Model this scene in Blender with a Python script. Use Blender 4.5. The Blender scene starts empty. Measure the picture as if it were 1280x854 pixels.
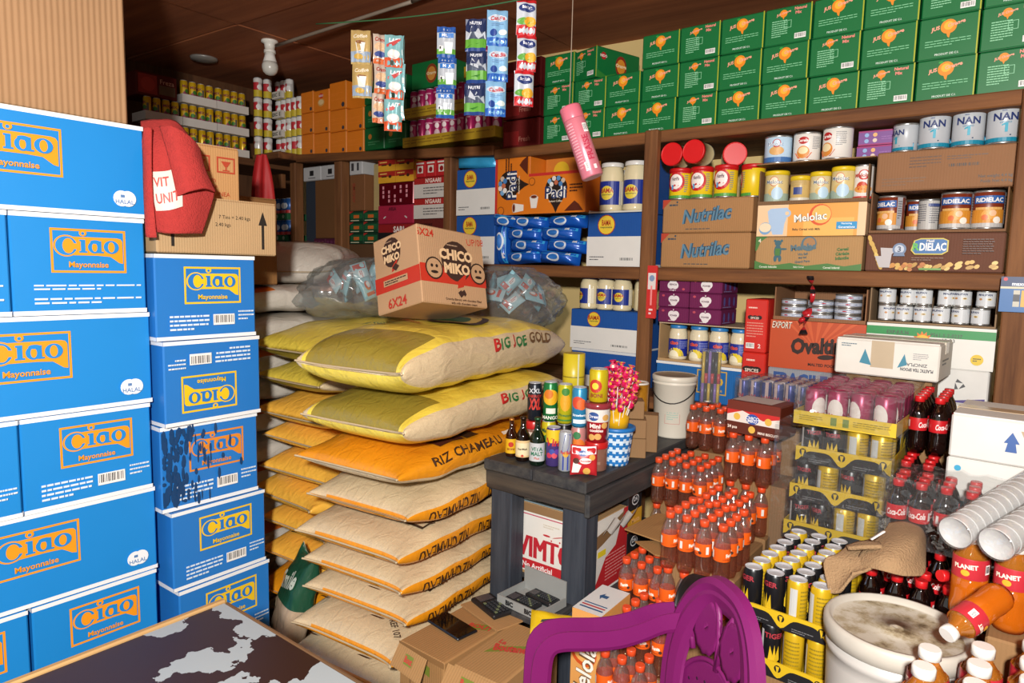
import bpy, math, random
import numpy as np
from mathutils import Vector, Matrix
random.seed(7)
SC = bpy.context.scene
COL = SC.collection
R_ = math.radians
# ---------------------------------------------------------------- camera, world, light
CAM_H = 1.45
FPX = 853.0                                   # focal length in pixels of the 1280 x 854 frame
YAW, PITCH, ROLL = R_(38.0), R_(6.15), R_(1.27)
fwd = Vector((-math.sin(YAW)*math.cos(PITCH), math.cos(YAW)*math.cos(PITCH), -math.sin(PITCH)))
r0 = Vector((math.cos(YAW), math.sin(YAW), 0)); u0 = r0.cross(fwd)
RT = r0*math.cos(ROLL)+u0*math.sin(ROLL); UP = u0*math.cos(ROLL)-r0*math.sin(ROLL)
cd = bpy.data.cameras.new('camera'); cam = bpy.data.objects.new('camera', cd); COL.objects.link(cam)
cd.sensor_width = 36.0; cd.lens = 36.0*FPX/1280.0; cd.clip_start = .02; cd.clip_end = 60
CP = Vector((0, 0, CAM_H))
cam.matrix_world = Matrix(((RT.x, UP.x, -fwd.x, 0), (RT.y, UP.y, -fwd.y, 0), (RT.z, UP.z, -fwd.z, CAM_H), (0, 0, 0, 1)))
SC.camera = cam
SC.view_settings.view_transform = 'Standard'
SC.view_settings.look = 'None'
SC.view_settings.exposure = 0.0
SC.view_settings.gamma = 1.0
SC.view_settings.use_curve_mapping = False
SC.cycles.transparent_max_bounces = 40
wd = bpy.data.worlds.new('world'); SC.world = wd; wd.use_nodes = True
wd.node_tree.nodes['Background'].inputs[0].default_value = (1.0, .97, .92, 1)     # daylight from the open shop front
wd.node_tree.nodes['Background'].inputs[1].default_value = .4
ld = bpy.data.lights.new('camera_flash', 'SPOT'); ld.energy = 400; ld.spot_size = R_(140); ld.spot_blend = .55
ld.shadow_soft_size = .06; ld.color = (1, .97, .93)
flash = bpy.data.objects.new('camera_flash', ld); COL.objects.link(flash)
flash.location = CP+UP*.28-RT*.1-fwd*.5
flash.rotation_euler = (fwd+UP*.02).to_track_quat('-Z', 'Y').to_euler()

def ray(px, py): return fwd+RT*((px-640)/FPX)-UP*((py-427)/FPX)
def onY(px, py, Y): d = ray(px, py); return CP+d*(Y/d.y)
def onX(px, py, X): d = ray(px, py); return CP+d*(X/d.x)
def onZ(px, py, Z): d = ray(px, py); return CP+d*((Z-CAM_H)/d.z)
def fitY(l, t, r, b, Y):          # extent on the plane Y of something seen between these edges
    cx, cy = (l+r)/2, (t+b)/2
    return onY(l, cy, Y).x, onY(r, cy, Y).x, onY(cx, b, Y).z, onY(cx, t, Y).z

# ---------------------------------------------------------------- materials
def lin(h):
    h = h.lstrip('#')
    c = [int(h[i:i+2], 16)/255 for i in (0, 2, 4)]
    return tuple((x/12.92 if x <= .04045 else ((x+.055)/1.055)**2.4) for x in c)+(1,)
MATS = {}
def newmat(key):
    m = bpy.data.materials.new(key.replace('#', '')); m.use_nodes = True
    return m, m.node_tree, m.node_tree.nodes['Principled BSDF']
def M(c, rough=.5, metal=0., spec=.5, coat=0., vary=.12, scale=14., bump=0., bscale=60.):
    key = f'paint_{c}_{rough}_{metal}_{spec}_{coat}_{vary}_{scale}_{bump}_{bscale}'
    if key in MATS: return MATS[key]
    m, t, b = newmat(key); MATS[key] = m
    b.inputs['Roughness'].default_value = rough; b.inputs['Metallic'].default_value = metal
    b.inputs['Specular IOR Level'].default_value = spec; b.inputs['Coat Weight'].default_value = coat
    col = lin(c); b.inputs['Base Color'].default_value = col
    if vary:
        tc = t.nodes.new('ShaderNodeTexCoord'); n = t.nodes.new('ShaderNodeTexNoise'); n.inputs['Scale'].default_value = scale
        n.inputs['Detail'].default_value = 4
        mx = t.nodes.new('ShaderNodeMix'); mx.data_type = 'RGBA'
        mx.inputs['A'].default_value = tuple(x*(1-vary) for x in col[:3])+(1,)
        mx.inputs['B'].default_value = tuple(min(1, x*(1+vary)) for x in col[:3])+(1,)
        t.links.new(tc.outputs['Object'], n.inputs['Vector']); t.links.new(n.outputs['Fac'], mx.inputs['Factor'])
        t.links.new(mx.outputs['Result'], b.inputs['Base Color'])
    if bump:
        tc = t.nodes.new('ShaderNodeTexCoord'); n = t.nodes.new('ShaderNodeTexNoise'); n.inputs['Scale'].default_value = bscale
        n.inputs['Detail'].default_value = 3
        bp = t.nodes.new('ShaderNodeBump'); bp.inputs['Strength'].default_value = bump; bp.inputs['Distance'].default_value = .004
        t.links.new(tc.outputs['Object'], n.inputs['Vector']); t.links.new(n.outputs['Fac'], bp.inputs['Height']); t.links.new(bp.outputs['Normal'], b.inputs['Normal'])
    return m
def CARD(c='#b08a5c', ribs=0, axis='X', rough=.75, vary=.1):
    key = f'card_{c}_{ribs}_{axis}_{rough}'
    if key in MATS: return MATS[key]
    m, t, b = newmat(key); MATS[key] = m
    b.inputs['Roughness'].default_value = rough; b.inputs['Specular IOR Level'].default_value = .25
    col = lin(c); tc = t.nodes.new('ShaderNodeTexCoord'); n = t.nodes.new('ShaderNodeTexNoise'); n.inputs['Scale'].default_value = 6; n.inputs['Detail'].default_value = 6
    mx = t.nodes.new('ShaderNodeMix'); mx.data_type = 'RGBA'
    mx.inputs['A'].default_value = tuple(x*(1-vary*1.4) for x in col[:3])+(1,); mx.inputs['B'].default_value = tuple(min(1, x*(1+vary)) for x in col[:3])+(1,)
    t.links.new(tc.outputs['Object'], n.inputs['Vector']); t.links.new(n.outputs['Fac'], mx.inputs['Factor']); t.links.new(mx.outputs['Result'], b.inputs['Base Color'])
    w = t.nodes.new('ShaderNodeTexWave'); w.bands_direction = axis; w.inputs['Scale'].default_value = ribs or 40; w.inputs['Distortion'].default_value = .3
    bp = t.nodes.new('ShaderNodeBump'); bp.inputs['Strength'].default_value = .55 if ribs else .18; bp.inputs['Distance'].default_value = .003
    t.links.new(tc.outputs['Object'], w.inputs['Vector']); t.links.new(w.outputs['Fac'], bp.inputs['Height']); t.links.new(bp.outputs['Normal'], b.inputs['Normal'])
    return m
def WOOD(c1, c2, axis='X', rough=.7, scale=3.):
    key = f'wood_{c1}_{c2}_{axis}_{scale}'
    if key in MATS: return MATS[key]
    m, t, b = newmat(key); MATS[key] = m
    b.inputs['Roughness'].default_value = rough; b.inputs['Specular IOR Level'].default_value = .3
    tc = t.nodes.new('ShaderNodeTexCoord'); mp = t.nodes.new('ShaderNodeMapping')
    s = {'X': (.6, 9, 9), 'Y': (9, .6, 9), 'Z': (9, 9, .6)}[axis]; mp.inputs['Scale'].default_value = s
    n = t.nodes.new('ShaderNodeTexNoise'); n.inputs['Scale'].default_value = scale; n.inputs['Detail'].default_value = 8; n.inputs['Roughness'].default_value = .65
    rp = t.nodes.new('ShaderNodeValToRGB'); rp.color_ramp.elements[0].color = lin(c1); rp.color_ramp.elements[1].color = lin(c2)
    rp.color_ramp.elements[0].position = .3; rp.color_ramp.elements[1].position = .7
    bp = t.nodes.new('ShaderNodeBump'); bp.inputs['Strength'].default_value = .3; bp.inputs['Distance'].default_value = .004
    L = t.links.new
    L(tc.outputs['Object'], mp.inputs['Vector']); L(mp.outputs['Vector'], n.inputs['Vector']); L(n.outputs['Fac'], rp.inputs['Fac']); L(rp.outputs['Color'], b.inputs['Base Color'])
    L(n.outputs['Fac'], bp.inputs['Height']); L(bp.outputs['Normal'], b.inputs['Normal'])
    return m
def CLEAR(c='#ffffff', gloss=.12, rough=.08, haze=.05, bump=0., bscale=30.):     # thin clear plastic: see-through with a glossy skin
    key = f'clear_{c}_{gloss}_{rough}_{haze}_{bump}_{bscale}'
    if key in MATS: return MATS[key]
    m = bpy.data.materials.new(key.replace('#', '')); m.use_nodes = True; MATS[key] = m
    t = m.node_tree; t.nodes.clear(); L = t.links.new
    out = t.nodes.new('ShaderNodeOutputMaterial'); tr = t.nodes.new('ShaderNodeBsdfTransparent'); tr.inputs[0].default_value = lin(c)
    gl = t.nodes.new('ShaderNodeBsdfGlossy'); gl.inputs['Roughness'].default_value = rough
    df = t.nodes.new('ShaderNodeBsdfDiffuse'); df.inputs[0].default_value = (.85, .85, .85, 1)
    m1 = t.nodes.new('ShaderNodeMixShader'); m1.inputs[0].default_value = haze; L(tr.outputs[0], m1.inputs[1]); L(df.outputs[0], m1.inputs[2])
    m2 = t.nodes.new('ShaderNodeMixShader'); m2.inputs[0].default_value = gloss
    L(m1.outputs[0], m2.inputs[1]); L(gl.outputs[0], m2.inputs[2]); L(m2.outputs[0], out.inputs[0])
    if bump:
        tc = t.nodes.new('ShaderNodeTexCoord'); n = t.nodes.new('ShaderNodeTexNoise'); n.inputs['Scale'].default_value = bscale
        bp = t.nodes.new('ShaderNodeBump'); bp.inputs['Strength'].default_value = bump; bp.inputs['Distance'].default_value = .02
        L(tc.outputs['Object'], n.inputs['Vector']); L(n.outputs['Fac'], bp.inputs['Height']); L(bp.outputs['Normal'], gl.inputs['Normal'])
    return m

# ---------------------------------------------------------------- mesh building
class MB:
    def __init__(s): s.v = []; s.f = []; s.m = []; s.mats = []; s.sm = []
    def mi(s, mat):
        if mat not in s.mats: s.mats.append(mat)
        return s.mats.index(mat)
    def add(s, vs, fs, mat, smooth=False):
        o = len(s.v); s.v.extend(tuple(p) for p in vs); k = s.mi(mat)
        for f in fs: s.f.append([i+o for i in f]); s.m.append(k); s.sm.append(smooth)
    def box(s, x0, x1, y0, y1, z0, z1, mat, bev=0., tf=None):
        if bev <= 0:
            vs = [(x, y, z) for z in (z0, z1) for y in (y0, y1) for x in (x0, x1)]
            fs = [(0, 2, 3, 1), (4, 5, 7, 6), (0, 1, 5, 4), (2, 6, 7, 3), (0, 4, 6, 2), (1, 3, 7, 5)]
        else:
            vs = []; ix = {}
            lo = (x0, y0, z0); hi = (x1, y1, z1)
            for sx in (0, 1):
                for sy in (0, 1):
                    for sz in (0, 1):
                        S = (sx, sy, sz)
                        for a in range(3):
                            p = [0]*3
                            for q in range(3):
                                e = hi[q] if S[q] else lo[q]
                                p[q] = e if q == a else (e-bev if S[q] else e+bev)
                            ix[(S, a)] = len(vs); vs.append(tuple(p))
            fs = []
            for a in range(3):
                b, c = [q for q in range(3) if q != a]
                for e in (0, 1):
                    def K(i, j):
                        S = [0]*3; S[a] = e; S[b] = i; S[c] = j; return ix[(tuple(S), a)]
                    f = [K(0, 0), K(1, 0), K(1, 1), K(0, 1)]
                    fl = (e == 1) != (a == 1)
                    fs.append(f if fl else f[::-1])
            for a in range(3):
                b, c = [q for q in range(3) if q != a]
                for i in (0, 1):
                    for j in (0, 1):
                        S0 = [0]*3; S0[b] = i; S0[c] = j; S1 = list(S0); S1[a] = 1
                        S0 = tuple(S0); S1 = tuple(S1)
                        fs.append([ix[(S0, b)], ix[(S1, b)], ix[(S1, c)], ix[(S0, c)]])
            for sx in (0, 1):
                for sy in (0, 1):
                    for sz in (0, 1): fs.append([ix[((sx, sy, sz), a)] for a in range(3)])
        if tf: vs = [tf(Vector(p)) for p in vs]
        s.add(vs, fs, mat)
    def lathe(s, prof, mat, seg=18, c=(0, 0, 0), tf=None, smooth=True, caps=(True, True)):
        # prof: (radius, height[, material of the band above])
        vs = []; n = len(prof)
        for p in prof:
            for k in range(seg):
                a = 2*math.pi*k/seg; vs.append(Vector((c[0]+p[0]*math.cos(a), c[1]+p[0]*math.sin(a), c[2]+p[1])))
        if tf: vs = [tf(p) for p in vs]
        o = len(s.v); s.v.extend(tuple(p) for p in vs); cur = mat
        for i in range(n-1):
            if len(prof[i]) > 2: cur = prof[i][2]
            k_ = s.mi(cur)
            for k in range(seg):
                k2 = (k+1) % seg; s.f.append([o+i*seg+k, o+i*seg+k2, o+(i+1)*seg+k2, o+(i+1)*seg+k]); s.m.append(k_); s.sm.append(smooth)
        if caps[0]: s.f.append([o+k for k in range(seg)][::-1]); s.m.append(s.mi(mat)); s.sm.append(False)
        if caps[1]: s.f.append([o+(n-1)*seg+k for k in range(seg)]); s.m.append(s.mi(cur)); s.sm.append(False)
    def tube(s, pts, r, mat, seg=8, closed=False):
        pts = [Vector(p) for p in pts]; n = len(pts); vs = []; ref = Vector((0, 0, 1))
        for i, p in enumerate(pts):
            d = (pts[min(i+1, n-1)]-pts[max(i-1, 0)]).normalized()
            a = d.cross(ref)
            if a.length < .05: a = d.cross(Vector((1, 0, 0)))
            a.normalize(); b = a.cross(d).normalized(); rr = r[i] if isinstance(r, (list, tuple)) else r
            for k in range(seg):
                t = 2*math.pi*k/seg; vs.append(p+a*math.cos(t)*rr+b*math.sin(t)*rr)
        fs = []
        for i in range(n-1):
            for k in range(seg): k2 = (k+1) % seg; fs.append([i*seg+k, (i+1)*seg+k, (i+1)*seg+k2, i*seg+k2])
        fs.append(list(range(seg))); fs.append([(n-1)*seg+k for k in range(seg)][::-1])
        s.add(vs, fs, mat, True)
    def grid(s, fn, nu, nv, mat, smooth=True, matfn=None, wrapu=False):
        vs = [fn(i/nu, j/nv) for j in range(nv+1) for i in range(nu+(0 if wrapu else 1))]
        w = nu+(0 if wrapu else 1); o = len(s.v); s.v.extend(tuple(p) for p in vs)
        for j in range(nv):
            for i in range(nu):
                i2 = (i+1) % w if wrapu else i+1
                s.f.append([o+j*w+i, o+j*w+i2, o+(j+1)*w+i2, o+(j+1)*w+i]); s.sm.append(smooth)
                s.m.append(s.mi(matfn((i+.5)/nu, (j+.5)/nv) if matfn else mat))
    def mesh(s, name):
        me = bpy.data.meshes.new(name); me.from_pydata(s.v, [], s.f)
        for m in s.mats: me.materials.append(m)
        me.polygons.foreach_set('material_index', s.m); me.polygons.foreach_set('use_smooth', s.sm); me.update()
        return me
    def clusters(s):
        """print that lies far apart becomes separate parts"""
        n = len(s.v); up = list(range(n))
        def root(i):
            while up[i] != i: up[i] = up[up[i]]; i = up[i]
            return i
        for f in s.f:
            a = root(f[0])
            for i in f[1:]: up[root(i)] = a
        ids = {}; lab = np.array([ids.setdefault(root(i), len(ids)) for i in range(n)]); k = len(ids)
        if k < 2 or k > 600: return None
        pts = np.array(s.v); lo = np.full((k, 3), np.inf); hi = np.full((k, 3), -np.inf); np.minimum.at(lo, lab, pts); np.maximum.at(hi, lab, pts)
        size = (hi-lo).max(axis=1); gap = np.maximum(0, np.maximum(lo[:, None]-hi[None], lo[None]-hi[:, None])); near = np.sqrt((gap**2).sum(axis=2)) <= np.maximum(.018, .45*np.maximum(size[:, None], size[None]))
        grp = list(range(k))
        def rg(i):
            while grp[i] != i: i = grp[i]
            return i
        for a, b in zip(*np.nonzero(np.triu(near, 1))): grp[rg(int(b))] = rg(int(a))
        part = [rg(int(x)) for x in lab]
        if len(set(part)) < 2: return None
        out = {}
        for fi, f in enumerate(s.f):
            q = out.setdefault(part[f[0]], MB()); m = q.__dict__.setdefault('mp', {})
            for i in f:
                if i not in m: m[i] = len(q.v); q.v.append(s.v[i])
            q.f.append([m[i] for i in f]); q.m.append(q.mi(s.mats[s.m[fi]])); q.sm.append(s.sm[fi])
        return list(out.values())
    def build(s, name, parent=None, loc=None, rz=0.):
        if name in ('print', 'lettering'):
            cs = s.clusters()
            if cs: return [c.build('print ', parent) for c in cs][0]
        name = name.strip()
        o = bpy.data.objects.new(name, s.mesh(name)); COL.objects.link(o)
        if parent: o.parent = parent
        if loc: o.location = loc
        if rz: o.rotation_euler.z = rz
        return o
def tag(o, label, cat=None, group=None, kind=None):
    if label: o['label'] = label
    if cat: o['category'] = cat
    if group: o['group'] = group
    if kind: o['kind'] = kind
    return o
def thing(name, label, cat, loc=(0, 0, 0), rz=0., group=None, rot=None):
    o = bpy.data.objects.new(name, None); COL.objects.link(o); o.empty_display_size = .05
    o.location = loc; o.rotation_euler = rot or (0, 0, rz)
    return tag(o, label, cat, group)
def dup(root, loc, rz=0., label=None, group=None, rot=None):
    def cp(o, par):
        c = o.copy(); COL.objects.link(c)
        if par: c.parent = par
        for ch in o.children: cp(ch, c)
        return c
    r = cp(root, None); r.location = loc; r.rotation_euler = rot or (0, 0, rz)
    if label: r['label'] = label
    if group: r['group'] = group
    return r
def struct(mb, name, parent=None):
    o = mb.build(name, parent)
    if not parent: o['kind'] = 'structure'
    return o

# ---------------------------------------------------------------- flat print on faces
TXT = {}
def text_geo(s, bold, ital):
    k = (s, bold, ital)
    if k in TXT: return TXT[k]
    cu = bpy.data.curves.new('lettering', 'FONT'); cu.body = s; cu.align_x = 'CENTER'; cu.size = 1; cu.offset = bold; cu.shear = ital; cu.resolution_u = 2; cu.fill_mode = 'FRONT'
    ob = bpy.data.objects.new('lettering', cu); COL.objects.link(ob)
    bpy.context.view_layer.update()
    me = bpy.data.meshes.new_from_object(ob.evaluated_get(bpy.context.evaluated_depsgraph_get()))
    vs = [(v.co.x, v.co.y) for v in me.vertices]; fs = [list(p.vertices) for p in me.polygons]
    bpy.data.objects.remove(ob); bpy.data.curves.remove(cu); bpy.data.meshes.remove(me)
    if vs:
        x0 = min(v[0] for v in vs); x1 = max(v[0] for v in vs); y0 = min(v[1] for v in vs); y1 = max(v[1] for v in vs)
        vs = [((x-(x0+x1)/2)/(y1-y0), (y-(y0+y1)/2)/(y1-y0)) for x, y in vs]; asp = (x1-x0)/(y1-y0)
    else: asp = 1
    TXT[k] = (vs, fs, asp); return TXT[k]
class Face:
    """print laid on one face; map(x, y, lift) in metres gives the point; x, y of every call are fractions of w and h"""
    def __init__(s, mb, w, h, fn, curved=False, lift=.0004): s.mb = mb; s.w = w; s.h = h; s.fn = fn; s.cv = curved; s.k = lift; s.st = lift
    def _n(s): s.k += s.st*.6; return s.k
    def put(s, pts, fs, c): 
        l = s._n(); cl = lambda v, m: min(max(v, 0.), m)      # print never leaves its face
        s.mb.add([s.fn(cl(x, s.w), cl(y, s.h), l) for x, y in pts], fs, c if not isinstance(c, str) else M(c, .45, vary=.05))
    def rect(s, x0, y0, x1, y1, c):
        nx = max(1, int(abs(x1-x0)*s.w/s.cv)) if s.cv else 1; ny = max(1, int(abs(y1-y0)*s.h/(s.cv*2))) if s.cv else 1
        pts = [((x0+(x1-x0)*i/nx)*s.w, (y0+(y1-y0)*j/ny)*s.h) for j in range(ny+1) for i in range(nx+1)]
        s.put(pts, [(j*(nx+1)+i, j*(nx+1)+i+1, (j+1)*(nx+1)+i+1, (j+1)*(nx+1)+i) for j in range(ny) for i in range(nx)], c)
    def frame(s, x0, y0, x1, y1, t, c):
        tx = t*s.h/s.w
        for a in ((x0, y0, x1, y0+t), (x0, y1-t, x1, y1), (x0, y0+t, x0+tx, y1-t), (x1-tx, y0+t, x1, y1-t)): s.rect(*a, c); s.k -= s.st*.6
        s._n()
    def circ(s, cx, cy, r, c, ry=None, n=18, rot=0, rings=None):     # r as a fraction of h
        r *= s.h; ry = (ry*s.h if ry else r); X, Y = cx*s.w, cy*s.h; cr, sr = math.cos(rot), math.sin(rot)
        q = [(r*math.cos(6.28318*i/n), ry*math.sin(6.28318*i/n)) for i in range(n)]
        m = 3 if s.cv else 1; pts = [(X, Y)]+[(X+(a*cr-b*sr)*k/m, Y+(a*sr+b*cr)*k/m) for k in range(1, m+1) for a, b in q]
        s.put(pts, [(0, i+1, (i+1) % n+1) for i in range(n)]+[(1+k*n+i, 1+(k+1)*n+i, 1+(k+1)*n+(i+1) % n, 1+k*n+(i+1) % n) for k in range(m-1) for i in range(n)], c)
    def poly(s, pts, c): s.put([(x*s.w, y*s.h) for x, y in pts], [list(range(len(pts)))], c)
    def text(s, t, cx, cy, size, c, bold=.0, ital=0., rot=0., wmax=None, up=False):
        vs, fs, asp = text_geo(t, bold, ital); h = size*s.h; sx = 1.
        if wmax and asp*h > wmax*s.w: sx = wmax*s.w/(asp*h)
        cr, sr = math.cos(rot), math.sin(rot)
        s.put([(cx*s.w+(x*sx*cr-y*sr)*h, cy*s.h+(x*sx*sr+y*cr)*h) for x, y in vs], fs, c)
    def lines(s, x0, y0, x1, y1, n, c, fill=.55, seed=1):
        rnd = random.Random(seed); pts = []; fs = []; dy = (y1-y0)/n
        for i in range(n):
            y = y1-dy*(i+.5); x = x0; e = x1 if i < n-1 else x0+(x1-x0)*.6
            while x < e-.01:
                l = min(rnd.uniform(.04, .13)*(x1-x0)*1.4, e-x); o = len(pts)
                pts += [(x*s.w, (y-dy*fill/2)*s.h), ((x+l)*s.w, (y-dy*fill/2)*s.h), ((x+l)*s.w, (y+dy*fill/2)*s.h), (x*s.w, (y+dy*fill/2)*s.h)]
                fs.append((o, o+1, o+2, o+3)); x += l+(x1-x0)*.02
        s.put(pts, fs, c)
    def bars(s, x0, y0, x1, y1, bg='#f2f0ea', n=14, seed=3):
        if bg: s.rect(x0, y0, x1, y1, bg)
        rnd = random.Random(seed); pts = []; fs = []; w = (x1-x0)/(n+1)
        for i in range(n):
            x = x0+w*(i+.6); l = w*rnd.choice((.25, .4, .6)); o = len(pts); a, b = y0+(y1-y0)*.2, y1-(y1-y0)*.1
            pts += [(x*s.w, a*s.h), ((x+l)*s.w, a*s.h), ((x+l)*s.w, b*s.h), (x*s.w, b*s.h)]; fs.append((o, o+1, o+2, o+3))
        s.put(pts, fs, '#26262a')
def box_face(mb, W, D, H, which):
    hw, hd = W/2, D/2
    T = {'front': (W, H, lambda x, y, l: (-hw+x, -hd-l, y)), 'right': (D, H, lambda x, y, l: (hw+l, -hd+x, y)),
         'left': (D, H, lambda x, y, l: (-hw-l, hd-x, y)), 'back': (W, H, lambda x, y, l: (hw-x, hd+l, y)),
         'top': (W, D, lambda x, y, l: (-hw+x, -hd+y, H+l))}[which]
    return Face(mb, *T)
def cyl_face(mb, r, z0, z1, ang=0., arc=math.pi, c=(0, 0), rtop=None):
    # wraps print round a can; x = 0.5 looks along angle ang (0 = -Y)
    a0 = -math.pi/2+ang
    def fn(x, y, l):
        rr = r+(0 if rtop is None else (rtop-r)*y/(z1-z0)); t = a0+(x/(r*arc)-.5)*arc
        return (c[0]+(rr+l)*math.cos(t), c[1]+(rr+l)*math.sin(t), z0+y)
    return Face(mb, r*arc, z1-z0, fn, curved=max(.004, r*.22))
def carton(name, label, cat, W, D, H, loc, rz=0., body='#b08a5c', prints=None, group=None, mat=None, bev=.004, rot=None, extra=None, flap=None, cache={}):
    """closed carton: body with folded edges, printed faces, top seam with tape"""
    t = thing(name, label, cat, loc, rz, group, rot)
    mb = MB(); mb.box(-W/2, W/2, -D/2, D/2, 0, H, mat or CARD(body), bev); mb.build('carton_body', t)
    if prints:
        mb = MB()
        for face, fn in prints.items(): fn(box_face(mb, W, D, H, face))
        if mb.v: mb.build('print', t)
    if flap:                              # two flaps meeting over a taped seam
        mb = MB(); g = .0015
        for sgn in (-1, 1): mb.box(-W/2+.003, W/2-.003, sgn*g if sgn > 0 else -D/2+.003, D/2-.003 if sgn > 0 else -g, H, H+.003, mat or CARD(body)); mb.build('flap', t); mb = MB()
        mb.box(-W/2-.0012, W/2+.0012, -.025, .025, H-.03, H+.0042, M(flap, .25, vary=.05)); mb.build('tape', t)
    if extra: extra(t)
    return t
def ordw(i): return ['first', 'second', 'third', 'fourth', 'fifth', 'sixth', 'seventh', 'eighth', 'ninth', 'tenth', 'eleventh', 'twelfth'][i]
# ================================================================ room shell
def fitX(l, t, r, b, X):
    cx, cy = (l+r)/2, (t+b)/2
    return onX(l, cy, X).y, onX(r, cy, X).y, onX(cx, b, X).z, onX(cx, t, X).z
wd_shelf = WOOD('#4f2f1a', '#86562f'); wd_post = WOOD('#57341c', '#8a5c36', 'Z'); wall_m = M('#d9bd7f', .85, vary=.14, scale=3, bump=.3, bscale=25)
YS, YB = 2.5, 2.97; ZM, ZT, ZL = 1.465, 1.99, .95; CEIL = 2.62
XL, XR = -4.35, 2.4
mb = MB(); mb.box(XL-.1, XR+.1, -2.2, YB+.1, -.1, 0, M('#6b5a48', .85, vary=.25, scale=5, bump=.4)); struct(mb, 'floor')
mb = MB(); mb.box(XL-.1, XR+.1, YB, YB+.1, 0, CEIL+.1, wall_m); struct(mb, 'wall_back')
mb = MB(); mb.box(XL-.1, XL, -2.2, YB, 0, CEIL+.1, WOOD('#4a2f1c', '#6b452a', 'Z')); struct(mb, 'wall_left')
mb = MB(); mb.box(XR, XR+.1, -2.2, YB, 0, CEIL+.1, wall_m); struct(mb, 'wall_right')
ceil_m = WOOD('#7a432a', '#a8643e', 'X', .75, 1.2)
def cz(x): return 2.53-.032*(x+1.6)          # the plywood ceiling slopes up to the left
def slope(p): return Vector((p.x, p.y, p.z+cz(p.x)))
mb = MB(); mb.box(XL-.1, XR+.1, -2.2, YB+.1, .02, .08, ceil_m, 0, slope); ceil = struct(mb, 'ceiling')
for i in range(6):                       # plywood sheets with open joints
    for j in range(4):
        mb = MB(); x0 = XL+i*1.2; y0 = -1.9+j*1.25; dz = -.004*((i+j) % 2)
        mb.box(x0+.004, x0+1.196, y0+.004, min(y0+1.246, YB), dz, .02, ceil_m, 0, slope); mb.build('panel', ceil)
mb = MB()
for k, (a, b) in enumerate([((345, 57), (515, 2)), ((515, 2), (700, -70))]):
    mb.tube([onZ(a[0]+(b[0]-a[0])*i/8, a[1]+(b[1]-a[1])*i/8, cz(-2.6)-.03-.01*math.sin(i*math.pi/8)) for i in range(9)], .008, M('#8a7c6c', .6), 6)
o = mb.build('cable'); tag(o, 'grey brown electric cable run along the ceiling to the bulb', 'cable')
mb = MB(); c = onZ(255, 72, cz(-3.8))
mb.lathe([(.075, 0), (.07, -.012), (.03, -.02), (.012, -.022)], M('#8e8a84', .4, .3), 18, (c.x, c.y, cz(c.x)-.005)); o = mb.build('ceiling_rose'); tag(o, 'small round metal fitting on the dark ceiling', 'ceiling fitting')
p = onZ(337, 50, cz(-3.2)); t = thing('light_bulb', 'white bulb in a white holder hanging under the dark ceiling', 'light bulb', (p.x, p.y, cz(p.x)-.005)); t.scale = (.8, .8, .82)
mb = MB(); mb.lathe([(.052, -.0), (.052, -.012), (.034, -.02), (.03, -.055), (.036, -.058), (.036, -.075)], M('#e8e4da', .35), 20); mb.build('holder', t)
mb = MB(); mb.lathe([(.03, -.075), (.034, -.1), (.044, -.13)], M('#f3f1ea', .3), 20, caps=(True, False)); mb.build('bulb_base', t)
mb = MB(); mb.lathe([(.044, -.13), (.05, -.15), (.05, -.168), (.042, -.19), (.026, -.204), (.004, -.209)], M('#cfccc2', .25), 20); mb.build('bulb_dome', t)

# ---------------------------------------------------------------- shelving
def board(name, x0, x1, y0, y1, z0, z1, mat, label, tilt=0.):
    mb = MB(); mb.box(x0, x1, y0, y1, z0, z1, mat, .004, (lambda p: Vector((p.x, p.y, p.z+tilt*(x1-p.x)))) if tilt else None)
    o = mb.build(name); o['kind'] = 'structure'; tag(o, label); return o
YF = YS-.03
TL = .055                                # the upper left shelf board climbs a little to the left
board('trim_1', -2.06, 1.6, YF, YB, ZT-.045, ZT, wd_shelf, 'upper wooden shelf board under the green juice cartons')
board('trim_2', -3.6, -2.065, YF, YB, ZT-.025, ZT+.02, wd_shelf, 'upper wooden shelf board under the orange packets', TL)
board('trim_3', XL, -3.88, 0.2, YB, 2.035, 2.078, WOOD('#3d2413', '#70482a', 'Y'), 'wooden shelf board on the left wall under the yellow cans')
board('trim_11', -3.88, -3.605, 2.36, YB, 2.06, 2.1, wd_shelf, 'short corner shelf board under the red and white cans')
board('trim_4', -3.6, .1, YF, YB, ZM-.05, ZM, wd_shelf, 'middle wooden shelf board along the back wall')
board('trim_5', -3.6, 1.6, YF, YB, ZL-.05, ZL, wd_shelf, 'lower wooden shelf board behind the soda packs')
for k, (x0, x1) in enumerate([(-3.66, -3.606), (-3.235, -3.17), (-2.38, -2.33)]):
    board(f'trim_{6+k}', x0, x1, YF, YF+.06, ZM+.001, ZT-.026+TL*(-2.065-x1), wd_post, ['corner wooden shelf post by the blue cans', 'dark wooden shelf post between plain cartons', 'wooden shelf post beside the blue and white cartons'][k])
board('trim_9', -1.276, -1.221, YF-.035, YF, 0, ZT-.002, wd_post, 'upright wooden post in the middle of the back shelves')
board('trim_10', -.102, .0, YF-.04, YF, 0, ZT-.002, wd_post, 'thick upright wooden post at the end of the shelves')

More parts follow.
